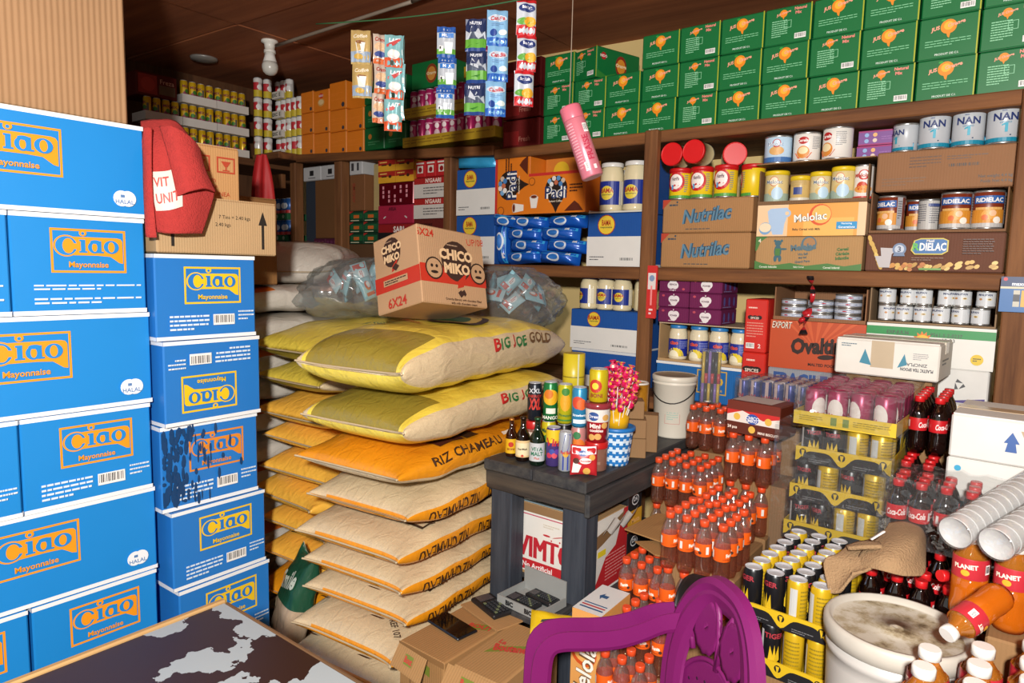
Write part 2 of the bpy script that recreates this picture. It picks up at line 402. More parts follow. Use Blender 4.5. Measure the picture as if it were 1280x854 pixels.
# ================================================================ blue mayonnaise cartons
BLUE, BLUE2 = '#1b86d0', '#2477c4'
def ciao_logo(f, x0, y0, x1, y1, c, bg):
    f.frame(x0, y0, x1, y1, .022, c)
    w, h = x1-x0, y1-y0; X = lambda a: x0+w*a; Y = lambda a: y0+h*a; kx = w*f.w/f.h
    def el(cx, cy, rx, ry, col): f.circ(X(cx), Y(cy), rx*kx, col, ry*h, 22)
    def rc(a0, b0, a1, b1, col): f.rect(X(a0), Y(b0), X(a1), Y(b1), col)
    f.poly([(X(.16), Y(.40)), (X(.6), Y(.40)), (X(.78), Y(.38)), (X(.85), Y(.3)), (X(.9), Y(.24)), (X(.955), Y(.22)), (X(.955), Y(.74)), (X(.93), Y(.8)), (X(.88), Y(.82)), (X(.16), Y(.82))], c)
    el(.2, .61, .165, .245, c); el(.2, .61, .14, .215, bg); el(.225, .61, .075, .17, c); rc(.27, .54, .37, .67, c)            # C
    rc(.385, .46, .445, .76, bg); rc(.36, .46, .47, .5, bg); rc(.365, .72, .445, .76, bg); el(.415, .91, .05, .075, c); el(.415, .9, .022, .035, bg)   # i
    el(.56, .59, .085, .14, bg); el(.565, .59, .035, .1, c); rc(.6, .46, .655, .74, bg); rc(.62, .46, .685, .5, bg); el(.575, .715, .07, .045, bg)   # a
    el(.79, .605, .105, .155, bg); el(.79, .605, .045, .12, c)            # o
    f.text('Mayonnaise', X(.48), Y(.17), h*.17, c, .02, 0, 0, w*.8)
def ciao_face(kind, c, bg, flip=False):
    def fn(f):
        f.rect(0, .955, 1, 1, '#eef0f0'); f.rect(0, 0, 1, .045, '#eef0f0')
        g = f
        if flip:
            g = Face(f.mb, f.w, f.h, lambda x, y, l: f.fn(f.w-x, f.h-y, l)); g.k = .0015
        if kind == 'long':
            ciao_logo(g, .13, .36, .56, .84, c, bg)
            for a in ((.86, .2), (.895, .2)): g.circ(*a, .085, '#eef2f4')
            g.text('HALAL', .8775, .165, .045, '#2d6fae', .01); g.lines(.855, .2, .9, .25, 1, '#2d6fae', .6, 5)
        else:
            ciao_logo(g, .27, .42, .84, .86, c, bg)
            if kind == 'bar':
                g.lines(.12, .1, .5, .3, 4, '#d7e6f2', .45, 3); g.bars(.54, .16, .76, .29); g.lines(.8, .2, .97, .34, 3, '#d7e6f2', .4, 4)
            else:
                g.lines(.14, .24, .95, .31, 2, '#d7e6f2', .45, 8); g.lines(.14, .1, .95, .18, 2, '#d7e6f2', .45, 9)
    return fn
def side_face(f):
    f.rect(0, .955, 1, 1, '#eef0f0'); f.rect(0, 0, 1, .045, '#eef0f0'); f.circ(.16, .22, .08, '#eef2f4'); f.text('HALAL', .16, .2, .04, '#2d6fae', .01)
blue_m = M(BLUE, .42, vary=.07, scale=3, bump=.12, bscale=18); blue2_m = M(BLUE2, .42, vary=.1, scale=3, bump=.12, bscale=18)
ZC = [1.821, 1.566, 1.302, 1.039, .785, .534, .28, .025]; ORD = ['topmost', 'second', 'third', 'fourth', 'fifth', 'sixth', 'seventh']
mb = MB()
for i in range(7): mb.box(-2.78+i*.13, -2.68+i*.13, -.3, 1.24, .012, .022, WOOD('#5b432c', '#8a6a48', 'Y')); 
for j in range(3): mb.box(-2.78, -1.9, -.25+j*.7, -.15+j*.7, 0, .012, WOOD('#5b432c', '#8a6a48', 'X'))
for i in range(6):
    zt, zb = ZC[i], ZC[i+1]; h = zt-zb-.002; X = -2.03+random.uniform(-.006, .006)
    if i % 2 == 0:
        t = carton('mayonnaise_carton', f'wide blue mayonnaise carton with orange logo, {ORD[i]} layer of the front stack', 'carton', .462, .32, h, (X-.16, .67, zb), R_(90+random.uniform(-.4, .4)), mat=blue_m, group='blue mayonnaise cartons',
                   prints={'front': ciao_face('long', '#f39a1c', BLUE), 'left': side_face, 'right': side_face})
    else:
        for k, yc in enumerate((.734, .408)):
            carton('mayonnaise_carton', f'blue mayonnaise carton with orange logo, end on, {ORD[i]} layer of the front stack' if k == 0 else f'blue carton cut by the picture edge, {ORD[i]} layer of the front stack', 'carton', .32, .45, h, (X-.225, yc, zb), R_(90+random.uniform(-.5, .5)), mat=blue_m,
                   group='blue mayonnaise cartons', prints={'front': ciao_face('bar' if i in (3,) else 'text', '#f39a1c', BLUE), 'left': side_face})
# bottom carton that carries the stack
carton('mayonnaise_carton', 'lowest blue carton of the front stack behind the peeling table', 'carton', .9, .44, .255, (-2.27, .45, .022), R_(90), mat=blue_m, group='blue mayonnaise cartons', prints={'front': lambda f: (f.rect(0, .955, 1, 1, '#eef0f0'))})
ZC2 = [1.47, 1.217, .964, .703, .458, .205]
lab2 = ['with yellow logo, top of the second stack', 'with its logo upside down', 'with dark smeared stains on the front', 'with yellow logo, under the stained carton', 'with yellow logo, behind the peeling table corner']
for i in range(5):
    zt, zb = ZC2[i], ZC2[i+1]; dy = [.0, 0, .0, .012, .02][i]
    def stain(f, i=i):
        ciao_face('bar', '#efc51f', BLUE2, i == 1)(f)
    if i == 2:
        def stain(f):
            ciao_face('bar', '#e08a2a', BLUE2)(f)
            rnd = random.Random(4)
            for k in range(150):
                x, y = abs(rnd.gauss(0, .26)), rnd.uniform(.08, .94); f.circ(min(x, .8), y, rnd.uniform(.005, .02+.03*max(0, .4-x)), M('#123f6c', .35), rnd.uniform(.02, .09), 8); f.k -= .00022
    carton('mayonnaise_carton', f'blue mayonnaise carton {lab2[i]}', 'carton', .31, .45, zt-zb-.002, (-2.0-.225+[0, .01, -.005, .008, .012][i], 1.064+dy, zb), R_(90+[-1, 1.5, -.5, 1, 2][i]), mat=blue2_m, group='blue mayonnaise cartons', prints={'front': stain, 'left': side_face})
carton('mayonnaise_carton', 'lowest blue carton of the second stack', 'carton', .31, .45, .18, (-2.22, 1.06, .022), R_(90), mat=blue2_m, group='blue mayonnaise cartons', prints={'front': side_face})
o = mb.build('pallet'); tag(o, 'low wooden pallet under the blue mayonnaise cartons', 'pallet')

# plain cartons and towel above them
Y0, Y1, z0, z1 = fitX(-40, -60, 165, 153, -2.05)
carton('brown_carton', 'tall ribbed brown cardboard carton on top of the blue cartons', 'carton', .6, .4, .62, (-2.05-.2, .87-.3, ZC[0]+.001), R_(90), mat=CARD('#a5805c', 22, 'X'), prints={'right': lambda f: None})
def arrows(f):
    for x in (.12, .87):
        f.rect(x-.012, .12, x+.012, .6, '#2b2622'); f.poly([(x-.04, .58), (x+.04, .58), (x, .84)], '#2b2622')
    f.text('7 Tins = 2.40 kgs', .62, .68, .085, '#2b2622', .0); f.text('2.40 kgs', .52, .54, .085, '#2b2622')
carton('brown_carton', 'brown carton with black arrows on the second blue stack', 'carton', .385, .3, .165, (-2.0-.15, .912+.1925, 1.4715), R_(90.3), body='#bd9c72', prints={'front': arrows}, flap='#c2a06c')
def icons(f):
    for k, x in enumerate((.1, .45, .8)):
        f.frame(x-.13, .52, x+.13, .82, .03, '#b8482e')
        f.poly([(x-.07, .74), (x+.07, .74), (x+.02, .64), (x-.02, .64)], '#b8482e'); f.rect(x-.01, .57, x+.01, .66, '#b8482e'); f.rect(x-.05, .56, x+.05, .58, '#b8482e')
    f.text('32cm x 26cm', .4, .38, .09, '#b8482e', 0, 0, 0, .7); f.text('PRODUCE OF', .45, .24, .07, '#b8482e', 0, 0, 0, .8); f.text('GUINEA', .7, .12, .08, '#b8482e')
carton('brown_carton', 'small brown carton with red fragile symbols beside the red towel', 'carton', .23, .22, .165, (-2.2, 1.11, 1.6425), R_(88), body='#c3935f', prints={'front': icons}, flap='#c2a06c')
carton('brown_carton', 'taped dark brown carton behind the carton with arrows', 'carton', .24, .26, .34, (-2.62, 1.5, 1.362), R_(88), body='#8b6238', flap='#9a7b52')
# red object behind
t = thing('red_bag', 'dark red folded bag peeking up behind the brown cartons', 'bag', (-3.2, 2.05, 0)); mb = MB()
q = onX(330, 193, -2.95); zz = q.z
mb.grid(lambda u, v: Vector((-2.95+.03*math.sin(u*9)*(1-v), q.y+(u-.5)*.11*(1-.75*v**3), zz-.36*(1-v))), 10, 8, M('#b31f22', .6)); mb.grid(lambda u, v: Vector((-2.99+.03*math.sin(u*7)*(1-v), q.y+(.5-u)*.11*(1-.75*v**3), zz-.36*(1-v))), 10, 8, M('#b31f22', .6)); t.location = (0, 0, 0); mb.build('cloth', t)

# red towel over the corner of the stacks
tow = M('#b23531', .95, vary=.18, scale=60, bump=.9, bscale=220); t = thing('red_towel', 'red terry towel draped over the blue carton corner', 'towel', (0, 0, 0))
def net(rows, lift=0.):                  # rows of (px, py, X): smooth surface through real points
    pts = [[onX(a, b, X) for a, b, X in r] for r in rows]
    def cr(p0, p1, p2, p3, s): return ((2*p1)+(p2-p0)*s+(2*p0-5*p1+4*p2-p3)*s*s+(3*p1-p0-3*p2+p3)*s**3)*.5
    def line(P, s):
        n = len(P)-1; k = min(int(s*n), n-1); g = lambda i: P[max(0, min(n, i))]
        return cr(g(k-1), g(k), g(k+1), g(k+2), s*n-k)
    return lambda u, v: line([line(r, u) for r in pts], v)
def sheet(name, parent, fn, nu, nv, mat, th=.006, matfn=None):
    mb = MB(); mb.grid(fn, nu, nv, mat, True, matfn); o = mb.build(name, parent)
    s = o.modifiers.new('thick', 'SOLIDIFY'); s.thickness = th; s.offset = 0; return o
fold1 = net([[(176, 152, -2.1), (196, 150, -2.06), (222, 154, -2.04), (246, 188, -2.03)],
             [(178, 178, -2.03), (200, 176, -1.99), (226, 180, -1.97), (248, 202, -1.98)],
             [(180, 215, -1.99), (206, 214, -1.96), (234, 208, -1.95), (254, 222, -1.965)],
             [(186, 252, -1.975), (210, 250, -1.945), (240, 240, -1.935), (268, 238, -1.955)],
             [(196, 290, -1.975), (214, 292, -1.94), (236, 292, -1.935), (252, 292, -1.95)]])
sheet('fold', t, fold1, 24, 30, tow)
fold2 = net([[(200, 158, -1.995), (216, 158, -1.95), (238, 172, -1.94), (249, 186, -1.955)],
             [(212, 200, -1.95), (226, 200, -1.92), (244, 200, -1.918), (256, 212, -1.935)],
             [(222, 246, -1.935), (236, 240, -1.905), (256, 236, -1.905), (269, 240, -1.925)]])
sheet('fold', t, fold2, 16, 20, tow)
fold3 = net([[(180, 160, -2.012), (184, 158, -2.004), (190, 160, -1.994)], [(180, 225, -1.985), (184, 225, -1.965), (190, 225, -1.953)], [(183, 296, -1.978), (187, 297, -1.966), (196, 297, -1.957)]])
sheet('fold', t, fold3, 6, 20, tow)
mb = MB(); f = Face(mb, 1, 1, lambda x, y, l: fold1(.1+.42*x, .5+.32*(1-y))+Vector((.004+l*4, 0, 0)), curved=.1); f.rect(0, 0, 1, 1, '#e6d5c8'); f.text('VIT', .35, .72, .26, '#c4433c', .02); f.text('UNIT', .5, .28, .26, '#c4433c', .02); mb.build('print', t)

# ================================================================ cans on the left wall shelf
def can(name, label, cat, r, h, loc, body, top='#b9bcc0', prt=None, rz=0., group=None, seg=16, mat=None):
    t = thing(name, label, cat, loc, rz, group); bm_ = mat or M(body, .32, .25, vary=.04)
    mb = MB(); mb.lathe([(r*.8, 0), (r, h*.04), (r, h*.93), (r*.86, h*.985)], bm_, seg, caps=(True, False)); mb.build('can_body', t)
    mb = MB(); tm = M(top, .38, .35, vary=.05); mb.lathe([(r*.86, h*.985), (r*.9, h), (r*.84, h), (r*.8, h*.965)], tm, seg, caps=(False, True))
    mb.build('lid', t)
    if prt:
        mb = MB(); prt(cyl_face(mb, r+.0002, 0, h, 0, 2.9)); mb.build('print', t)
    return t
def tray(name, label, cat, W, D, H, loc, rz=0., mat=None, hb=None, group=None, prt=None, th=.004, hs=None, cut=None):
    """open display tray: bottom, low front lip, sides and a back that may stand taller"""
    t = thing(name, label, cat, loc, rz, group); m = mat or CARD('#b08a5c'); hb = hb or H; hs = hs or H
    mb = MB(); mb.box(-W/2, W/2, -D/2, D/2, 0, th, m); mb.build('tray_bottom', t)
    mb = MB(); mb.box(-W/2, W/2, -D/2, -D/2+th, th, H, m); mb.build('front_lip', t)
    mb = MB(); mb.box(-W/2, W/2, D/2-th, D/2, th, hb, m); mb.build('back_panel', t)
    for s in (-1, 1): mb = MB(); mb.box(min(s*W/2, s*(W/2-th)), max(s*W/2, s*(W/2-th)), -D/2+th, D/2-th, th, hs, m); mb.build('side_panel', t)
    if prt: mb = MB(); prt(box_face(mb, W, D, H, 'front')); mb.build('print', t)
    return t
def fruit_can(f):
    f.rect(.05, .3, .95, .62, '#d9b21c'); f.circ(.35, .35, .16, '#8c1d4f'); f.circ(.48, .22, .12, '#a0225a'); f.circ(.42, .5, .1, '#3d7a2c'); f.rect(.62, .25, .8, .7, '#5f5a52'); f.text('MIX', .3, .72, .12, '#7c1840', .02)
c0 = can('yellow_can', '', 'can', .0202, .118, (0, 0, -9), '#d8ae17', prt=fruit_can, seg=14); used = False
wt = M('#cfcac2', .7, vary=.08)
for row in range(3):
    z = 2.079+row*.1285; y0 = 2.352; nt = 3 if row < 2 else 2
    for k in range(nt):
        yc = y0-.1-k*.2035
        tray('can_tray', f'white tray of yellow cans, {["bottom", "middle", "top"][row]} row, {["at the corner", "middle", "farthest from the corner"][k]}', 'tray', .2, .16, .045, (-3.9-.08, yc, z), R_(90), mat=wt, group='trays of yellow cans')
        for q in range(4):
            y = yc-.0745+q*.0497; lb = f'yellow fruit drink can, {["bottom", "middle", "top"][row]} row on the left wall shelf'
            if not used: c0.location = (-3.932, y, z+.005); c0.rotation_euler.z = R_(90); c0['label'] = lb; c0['group'] = 'yellow cans on the left wall shelf'; used = True
            else: dup(c0, (-3.932, y, z+.005), R_(90+random.uniform(-60, 60)), lb, 'yellow cans on the left wall shelf')
Y0, Y1, _, _ = fitX(180, 95, 228, 128, -3.92)
carton('red_carton', 'dark red printed carton on top of the yellow cans', 'carton', .22, .2, .125, (-4.03, 1.825, 2.079+2*.1285), R_(90), body='#5a1a14', prints={'front': lambda f: (f.rect(.05, .1, .5, .9, '#8f1f1c'), f.circ(.28, .5, .3, '#a8312a'), f.rect(.55, .15, .95, .55, '#5d4a35'), f.text('Freza', .75, .7, .2, '#c9a08a'))}, group='dark red cartons')
def excl(f): f.rect(0, 0, 1, .35, '#c9b22c'); f.rect(.0, .35, .5, .75, '#c02a35'); f.circ(.6, .5, .14, '#e8e6e2'); f.rect(.0, .75, 1, .95, '#d9d6d2')
k0 = can('soda_can', '', 'can', .0245, .112, (0, 0, -9), '#d6d3cf', prt=excl, seg=14); first = True
for row in range(4):
    z = 2.1+row*.1155
    spots = [(-3.875, 2.40), (-3.86, 2.455)]+[(-3.845+.0535*i, 2.53) for i in range(5)]
    for i, (x, y) in enumerate(spots):
        lb = f'red and white can in the corner stack, {["bottom", "second", "third", "top"][row]} row'
        if row == 3 and i > 4: continue
        if first: k0.location = (x, y, z); k0['label'] = lb; k0['group'] = 'red and white cans in the corner'; first = False
        else: dup(k0, (x, y, z), R_(random.uniform(10, 80)), lb, 'red and white cans in the corner')
    tray('pack_label', f'white printed band around the corner cans, {["bottom", "second", "third", "top"][row]} row', 'band', .1, .02, .042, (-3.855+.055, 2.490, z), R_(0), mat=wt, group='white bands in the corner', prt=lambda f: (f.text('E', .8, .5, .5, '#2a2a2e', .03), f.text('EXC', .3, .5, .5, '#2a2a2e', .03)))
# ================================================================ top shelf: orange, green
def zt(x): return ZT+.02+TL*(-2.065-x)
def org(f):
    f.rect(.965, 0, 1, 1, '#e39a4a'); f.circ(.82, .15, .09, '#3b3a44'); f.lines(.1, .5, .8, .62, 2, '#e8862e', .4, 3); f.rect(.1, .35, .9, .37, '#e8862e')
def org2(f): f.circ(.5, .72, .15, '#c32127', .12); f.text('NIDO', .5, .72, .1, '#f1e9dd', .02); f.circ(.5, .4, .26, '#d9a35a', .18); f.circ(.5, .42, .2, '#e6c793', .12)
oc = [-3.585, -3.462, -3.312, -3.161, -3.012]
for row in range(3):
    for k in range(4):
        if row == 2 and k == 3: continue
        w = oc[k+1]-oc[k]-.003; xc = (oc[k]+oc[k+1])/2; z = zt(xc)+row*.1215
        hh = .119 if not (row == 2 and k == 2) else .15
        carton('orange_carton', f'small orange carton, {["bottom", "middle", "top"][row]} row, {["against the cans", "second", "third", "last"][k]} in its row', 'carton', w, .2, hh, (xc, YS+.1, z), 0, mat=M('#e07c1c', .45, vary=.06), prints={'front': org2 if (row, k) == (2, 1) else org}, group='orange cartons on the upper shelf')
carton('red_carton', 'dark red and brown carton behind the corner cans on the upper shelf', 'carton', .2, .15, .14, (-3.69, 2.74, 2.1), 0, body='#5a1a14'); mb = MB()
def green(kind):
    def fn(f):
        f.rect(.975, 0, 1, 1, '#a8ac2a'); f.rect(0, 0, 1, .012, '#0a5a2c')
        if kind == 'A':
            f.circ(.5, .74, .17, '#e88a1c'); f.circ(.5, .76, .1, '#f2b233'); f.poly([(.46, .62), (.54, .62), (.52, .47), (.49, .5)], '#e88a1c'); f.circ(.41, .9, .05, '#2f9a3a', .03)
            f.text('JUS', .28, .71, .12, '#f3a58a', .04, .2, .2); f.text('Orange', .63, .78, .12, '#f3a58a', .04, .2, .2)
            f.lines(.12, .28, .88, .46, 3, '#7fc594', .32, 2); f.text('PRODUIT DE C.I.', .5, .1, .05, '#dfeee2', .01, 0, 0, .4)
        else:
            f.circ(.4, .82, .1, '#e88a1c'); f.poly([(.37, .76), (.43, .76), (.4, .66)], '#e88a1c'); f.text('JUS Orange', .4, .82, .08, '#f3a58a', .04, .2, .2, .36)
            f.text('Natural', .76, .9, .08, '#e88a7c', .04); f.text('Mix', .72, .79, .08, '#e88a7c', .04)
            f.lines(.16, .2, .5, .66, 8, '#8fcfa2', .4, 6); f.frame(.42, .42, .58, .62, .012, '#8fcfa2'); f.bars(.66, .1, .9, .24)
    return fn
gm = M('#0b6a34', .42, vary=.07, scale=5); gx = [-1.811, -1.655, -1.496, -1.338, -1.178, -1.019, -.861, -.702, -.543, -.384, -.222, -.062, .098]
proto = {}
pat = ['BBAABAAABABA', 'BBAABAABAABA', 'ABxABABAABAA']; rn = ['bottom', 'middle', 'top']
for row in range(3):
    for k in range(12):
        kd = pat[row][k]
        if kd == 'x': continue
        H_ = .1245; x = (gx[k]+gx[k+1])/2+random.uniform(-.002, .002); z = ZT+row*.1252; y = YS+.1+random.uniform(0, .006)
        lb = f'green juice carton, {rn[row]} row of the upper shelf, {ordw(k)} from the dark red cartons' if k < 11 else f'green juice carton at the picture edge, {rn[row]} row'
        if row == 2 and k == 1:
            def side(f): f.circ(.15, .72, .12, '#b21f25'); f.text('NIDO', .15, .72, .09, '#f1e9dd', .02); f.circ(.55, .5, .26, '#8a2a1e', .34); f.circ(.55, .5, .2, '#d88a2a', .24); f.text('Orange', .55, .5, .16, '#f0d8a8', .04, 0, 0, .3); f.poly([(0, 0), (1, 0), (1, .3), (.7, .12), (.4, .22), (.2, .1), (0, .25)], '#2e7d32')
            carton('green_carton', 'green juice carton turned to show its picture side, top row', 'carton', .158, .25, H_, (x, y+.03, z), R_(-16), mat=gm, prints={'front': green('B'), 'right': side}, group='green juice cartons'); continue
        if kd not in proto:
            proto[kd] = carton('green_carton', lb, 'carton', .155, .2, H_, (x, y, z), R_(random.uniform(-.8, .8)), mat=gm, prints={'front': green(kd)}, group='green juice cartons')
        else: dup(proto[kd], (x, y, z), R_(random.uniform(-.8, .8)), lb)
# ================================================================ goods on the back shelves
def ctn(name, label, x0, x1, z0, z1, body, front=None, y=YS, D=.3, side=None, group=None, cat='carton', mat=None, rz=0., flap=None, left=None):
    pr = {}
    if front: pr['front'] = front
    if side: pr['right'] = side
    if left: pr['left'] = left
    return carton(name, label, cat, x1-x0, D, z1-z0, ((x0+x1)/2, y+D/2, z0), rz, body=body, prints=pr, group=group, mat=mat, flap=flap)
def tin(name, label, r, h, loc, body, prt=None, rz=0., group=None, cat='tin', lid=None, rot=None, seg=22):
    """food tin: rolled rims top and bottom; lid gives a plastic cap"""
    t = thing(name, label, cat, loc, rz, group, rot); mt = M('#c4c4c0', .3, .85, vary=.05)
    mb = MB(); mb.lathe([(r*.97, 0), (r*1.01, .002), (r*1.01, .005), (r*.985, .006, M(body, .35, vary=.04)), (r*.985, h-.006, mt), (r*1.01, h-.005), (r*1.01, h), (r*.95, h), (r*.94, h-.004)], mt, seg); mb.build('tin_body', t)
    if lid: mb = MB(); mb.lathe([(r*1.03, h-.012), (r*1.04, h), (r*1.0, h+.004), (r*.93, h+.004), (r*.92, h+.002)], M(lid, .4, vary=.04), seg); mb.build('lid', t)
    if prt: mb = MB(); prt(cyl_face(mb, r*.985+.0003, .006, h-.006, 0, 3.0)); mb.build('print', t)
    return t
def jar(name, label, r, h, loc, fill, lidc, band, prt=None, rz=0., group=None, lidh=.14, neck=.72):
    t = thing(name, label, 'jar', loc, rz, group); g = M(fill, .18, coat=.6, vary=.03)
    s = 1-lidh
    mb = MB(); mb.lathe([(r*.88, 0), (r, h*.03), (r*1.0, h*.08), (r*.985, h*.1), (r*.985, h*(s-.2)), (r*.96, h*(s-.13)), (r*neck, h*(s-.03)), (r*neck*.96, h*s)], g, 22); mb.build('jar_body', t)
    mb = MB(); mb.lathe([(r*neck*1.06, h*s), (r*neck*1.08, h*(s+.01)), (r*neck*1.08, h*.985), (r*neck*1.02, h)], M(lidc, .35, vary=.04), 22); mb.build('lid', t)
    mb = MB(); f = cyl_face(mb, r*.985+.0004, h*band[0], h*band[1], 0, 3.4); prt(f); mb.build('label', t)
    return t

# ---- brown cartons with blue lettering, tins with red lids
def nutri(f):
    f.poly([(0, 1), (0, .72), (.1, 1)], '#b3432c'); f.lines(.08, .8, .26, .87, 1, '#3c4a55', .7, 2); f.circ(.17, .92, .03, '#3c4a55')
    f.text('Nutrilac', .51, .53, .42, '#28506a', .06, .3, .09, .56); f.text('Nutrilac', .51, .53, .42, '#5c8298', .01, .3, .09, .56); f.lines(.28, .09, .74, .13, 1, '#4d5050', .6, 4)
ctn('baby_cereal_carton', 'brown carton with blue slanted lettering, lower of two on the middle shelf', -1.218, -.866, ZM+.001, 1.598, '#a57a4f', nutri, group='brown baby cereal cartons')
ctn('baby_cereal_carton', 'brown carton with blue slanted lettering, under the red lidded tins', -1.216, -.862, 1.5995, 1.727, '#a57a4f', nutri, group='brown baby cereal cartons', rz=R_(-.6))
def nutin(f):
    f.rect(0, 0, 1, .1, '#4f9a3c'); f.rect(.0, .9, 1, 1, '#c4151a'); f.circ(.42, .58, .34, '#c4151a', .36); f.circ(.42, .6, .25, '#efe6df', .27); f.text('NutriFix', .42, .7, .13, '#5a3040', .03, .2, 0, .24)
    f.poly([(.3, .42), (.4, .5), (.54, .46), (.44, .36), (.34, .34)], '#c4151a'); f.circ(.44, .38, .09, '#e9e0d8', .06); f.rect(.3, .3, .36, .48, '#5aa7d8'); f.lines(.68, .2, .8, .85, 9, '#8a8a8a', .5, 3)
xs = [-1.171, -1.083, -.988, -.896, -.872+.02]; rzs = [12, 10, 6, -75, 30]
for i in range(4):
    tin('milk_tin', 'yellow and red baby milk tin, ' + ['beside the middle post', 'second from the middle post', 'showing its red emblem squarely', 'turned to show its white table'][i], .0425, .117, (xs[i], YS+.05+(.03 if i == 3 else 0), 1.728), '#e3c31a', nutin, R_(rzs[i]), 'baby milk tins', lid='#c4151a')
for i, (x, y, z) in enumerate([(-1.176, .07, 1.896), (-1.086, .065, 1.898), (-.998, .13, 1.888)]):
    tin('milk_tin', ['lying tin with its red lid facing out, beside the post', 'lying tin with its red lid facing out, second from the post', 'lying tin behind, red lid half hidden'][i], .0425, .1, (x, YS+y, z), '#c7b98c', None, 0, 'lying red lidded tins', lid='#cf1418', rot=(R_(90), 0, R_([0, 0, 25][i])))
# ---- baby cereal with jug
def melA(f):
    f.rect(0, 0, 1, 1, '#eec79c'); f.rect(.3, 0, .93, 1, '#e9a24a'); f.rect(.45, .0, .9, .55, '#f0b65c')
    f.poly([(.12, .38), (.1, .8), (.13, .88), (.29, .9), (.31, .8), (.27, .4), (.26, .05), (.16, .05)], '#a9c3df'); f.circ(.29, .72, .12, '#a9c3df'); f.circ(.29, .72, .06, '#e9c9a0')
    f.circ(.085, .25, .2, '#7ba3c9', .2); f.circ(.085, .28, .19, '#e8d8b8', .15)
    f.circ(.6, .65, .33, '#d8572a'); f.circ(.61, .66, .28, '#f0b65c'); f.text('Melolac', .51, .58, .24, '#5a4a3a', .05, 0, .09, .3); f.text('Melolac', .51, .585, .24, '#f6f1e8', .02, 0, .09, .3)
    f.text('Baby Cereal with Milk', .48, .2, .09, '#4a3a2a', .02, 0, 0, .36); f.rect(.75, .2, .93, .42, '#2f93c9'); f.text('Nurturing', .84, .36, .07, '#eef6fa', .02, 0, 0, .14); f.text('Generations', .84, .26, .07, '#eef6fa', .02, 0, 0, .16)
def melB(f):
    f.poly([(0, 1), (.12, 1), (.05, .85), (.02, .6), (0, .55)], '#4a7a3c'); f.text('4', .04, .88, .12, '#e8e0cc', .02)
    f.poly([(0, 0), (1, 0), (1, .2), (.85, .12), (.7, .2), (.5, .12), (.35, .2), (.18, .12), (.06, .2), (0, .26)], '#4a7a3c')
    for x, y, r, r2 in ((.225, .8, .1, .09), (.225, .55, .11, .2), (.195, .87, .04, .04), (.26, .87, .04, .04), (.28, .62, .11, .03), (.205, .33, .05, .1), (.25, .33, .05, .1)): f.circ(x, y, r, '#3c6470', r2)
    f.rect(.2, .42, .25, .64, '#4a7a3c'); f.circ(.52, .78, .22, '#55707a'); f.circ(.525, .79, .17, '#a57a4f'); f.text('Melolac', .47, .68, .19, '#55707a', .06, 0, .1, .26)
    for k in range(3): f.text(['Wa Safi', 'Maji Safi', 'Grand Pere'][k], .47, .47-.11*k, .07, '#45656e', .03, 0, .1); f.text(['Cereal', 'Céréale', 'Infantile'][k], .83, .62-.13*k, .09, '#3d7038', .04, 0, .08)
    for k, s in enumerate(('Cereale Infantile', 'Baby Cereal', 'Cereal Infantil')): f.text(s, .14+.3*k, .075, .06, '#dfe6cf', .02)
ctn('baby_cereal_carton', 'brown carton with a green bear and green wavy base', -.846, -.494, ZM+.001, 1.581, '#b08a5c', melB, group='baby cereal cartons with jug')
ctn('baby_cereal_carton', 'orange and cream carton with a blue jug picture', -.846, -.492, 1.5825, 1.692, '#d8b088', melA, group='baby cereal cartons with jug', rz=R_(.4))
tray('display_tray', 'cut open brown tray holding the yellow lidded cereal tins', 'tray', .356, .26, .012, (-.669, YS+.13, 1.6935), 0, mat=CARD('#7a5c40'), hb=.135, hs=.12)
def cer(kind):
    def fn(f):
        if kind == 0: f.rect(0, 0, 1, .3, '#9fb2a0'); f.circ(.5, .36, .26, '#d9b873', .16); f.circ(.55, .3, .2, '#b8d4e6', .22); f.circ(.45, .72, .15, '#c9572e', .17); f.circ(.45, .72, .13, '#eee0c0', .15); f.text('Melolac', .46, .7, .13, '#f3efe6', .05); f.text('Melolac', .46, .7, .13, '#6a7a8a', .01)
        elif kind == 1: f.rect(.35, .3, .65, .62, '#3b4a86'); f.lines(.2, .66, .8, .9, 4, '#b29a6a', .4); f.rect(0, 0, 1, .16, '#cfc9b8')
        elif kind == 2: f.circ(.45, .38, .16, '#c9452a', .15); f.circ(.5, .3, .28, '#e39a4a', .12); f.circ(.5, .74, .16, '#c9342c'); f.circ(.5, .75, .12, '#eeeae4'); f.text('Melolac', .46, .72, .12, '#b5453a', .04); f.rect(0, 0, 1, .08, '#c4352c'); f.rect(.62, .12, .75, .3, '#8fa0b0')
        elif kind == 3: f.rect(0, 0, 1, .2, '#3f6ea8'); f.circ(.5, .45, .3, '#d9a868', .18); f.circ(.5, .75, .17, '#b8322c'); f.circ(.5, .76, .13, '#cfe0ee'); f.text('Melolac', .47, .72, .14, '#f2f4f6', .05); f.text('Melolac', .47, .72, .14, '#6f86a8', .0)
        else: f.circ(.5, .75, .2, '#b8201f', .14); f.text('Cerelac', .5, .75, .12, '#f4eee8', .03); f.circ(.5, .3, .24, '#d98a3a', .24); f.circ(.5, .36, .18, '#ecd9a8', .14); f.poly([(.28, .28), (.72, .28), (.62, .06), (.38, .06)], '#d8642c'); f.lines(.72, .4, .95, .9, 8, '#8c8c90', .4)
    return fn
ZM2 = 1.698
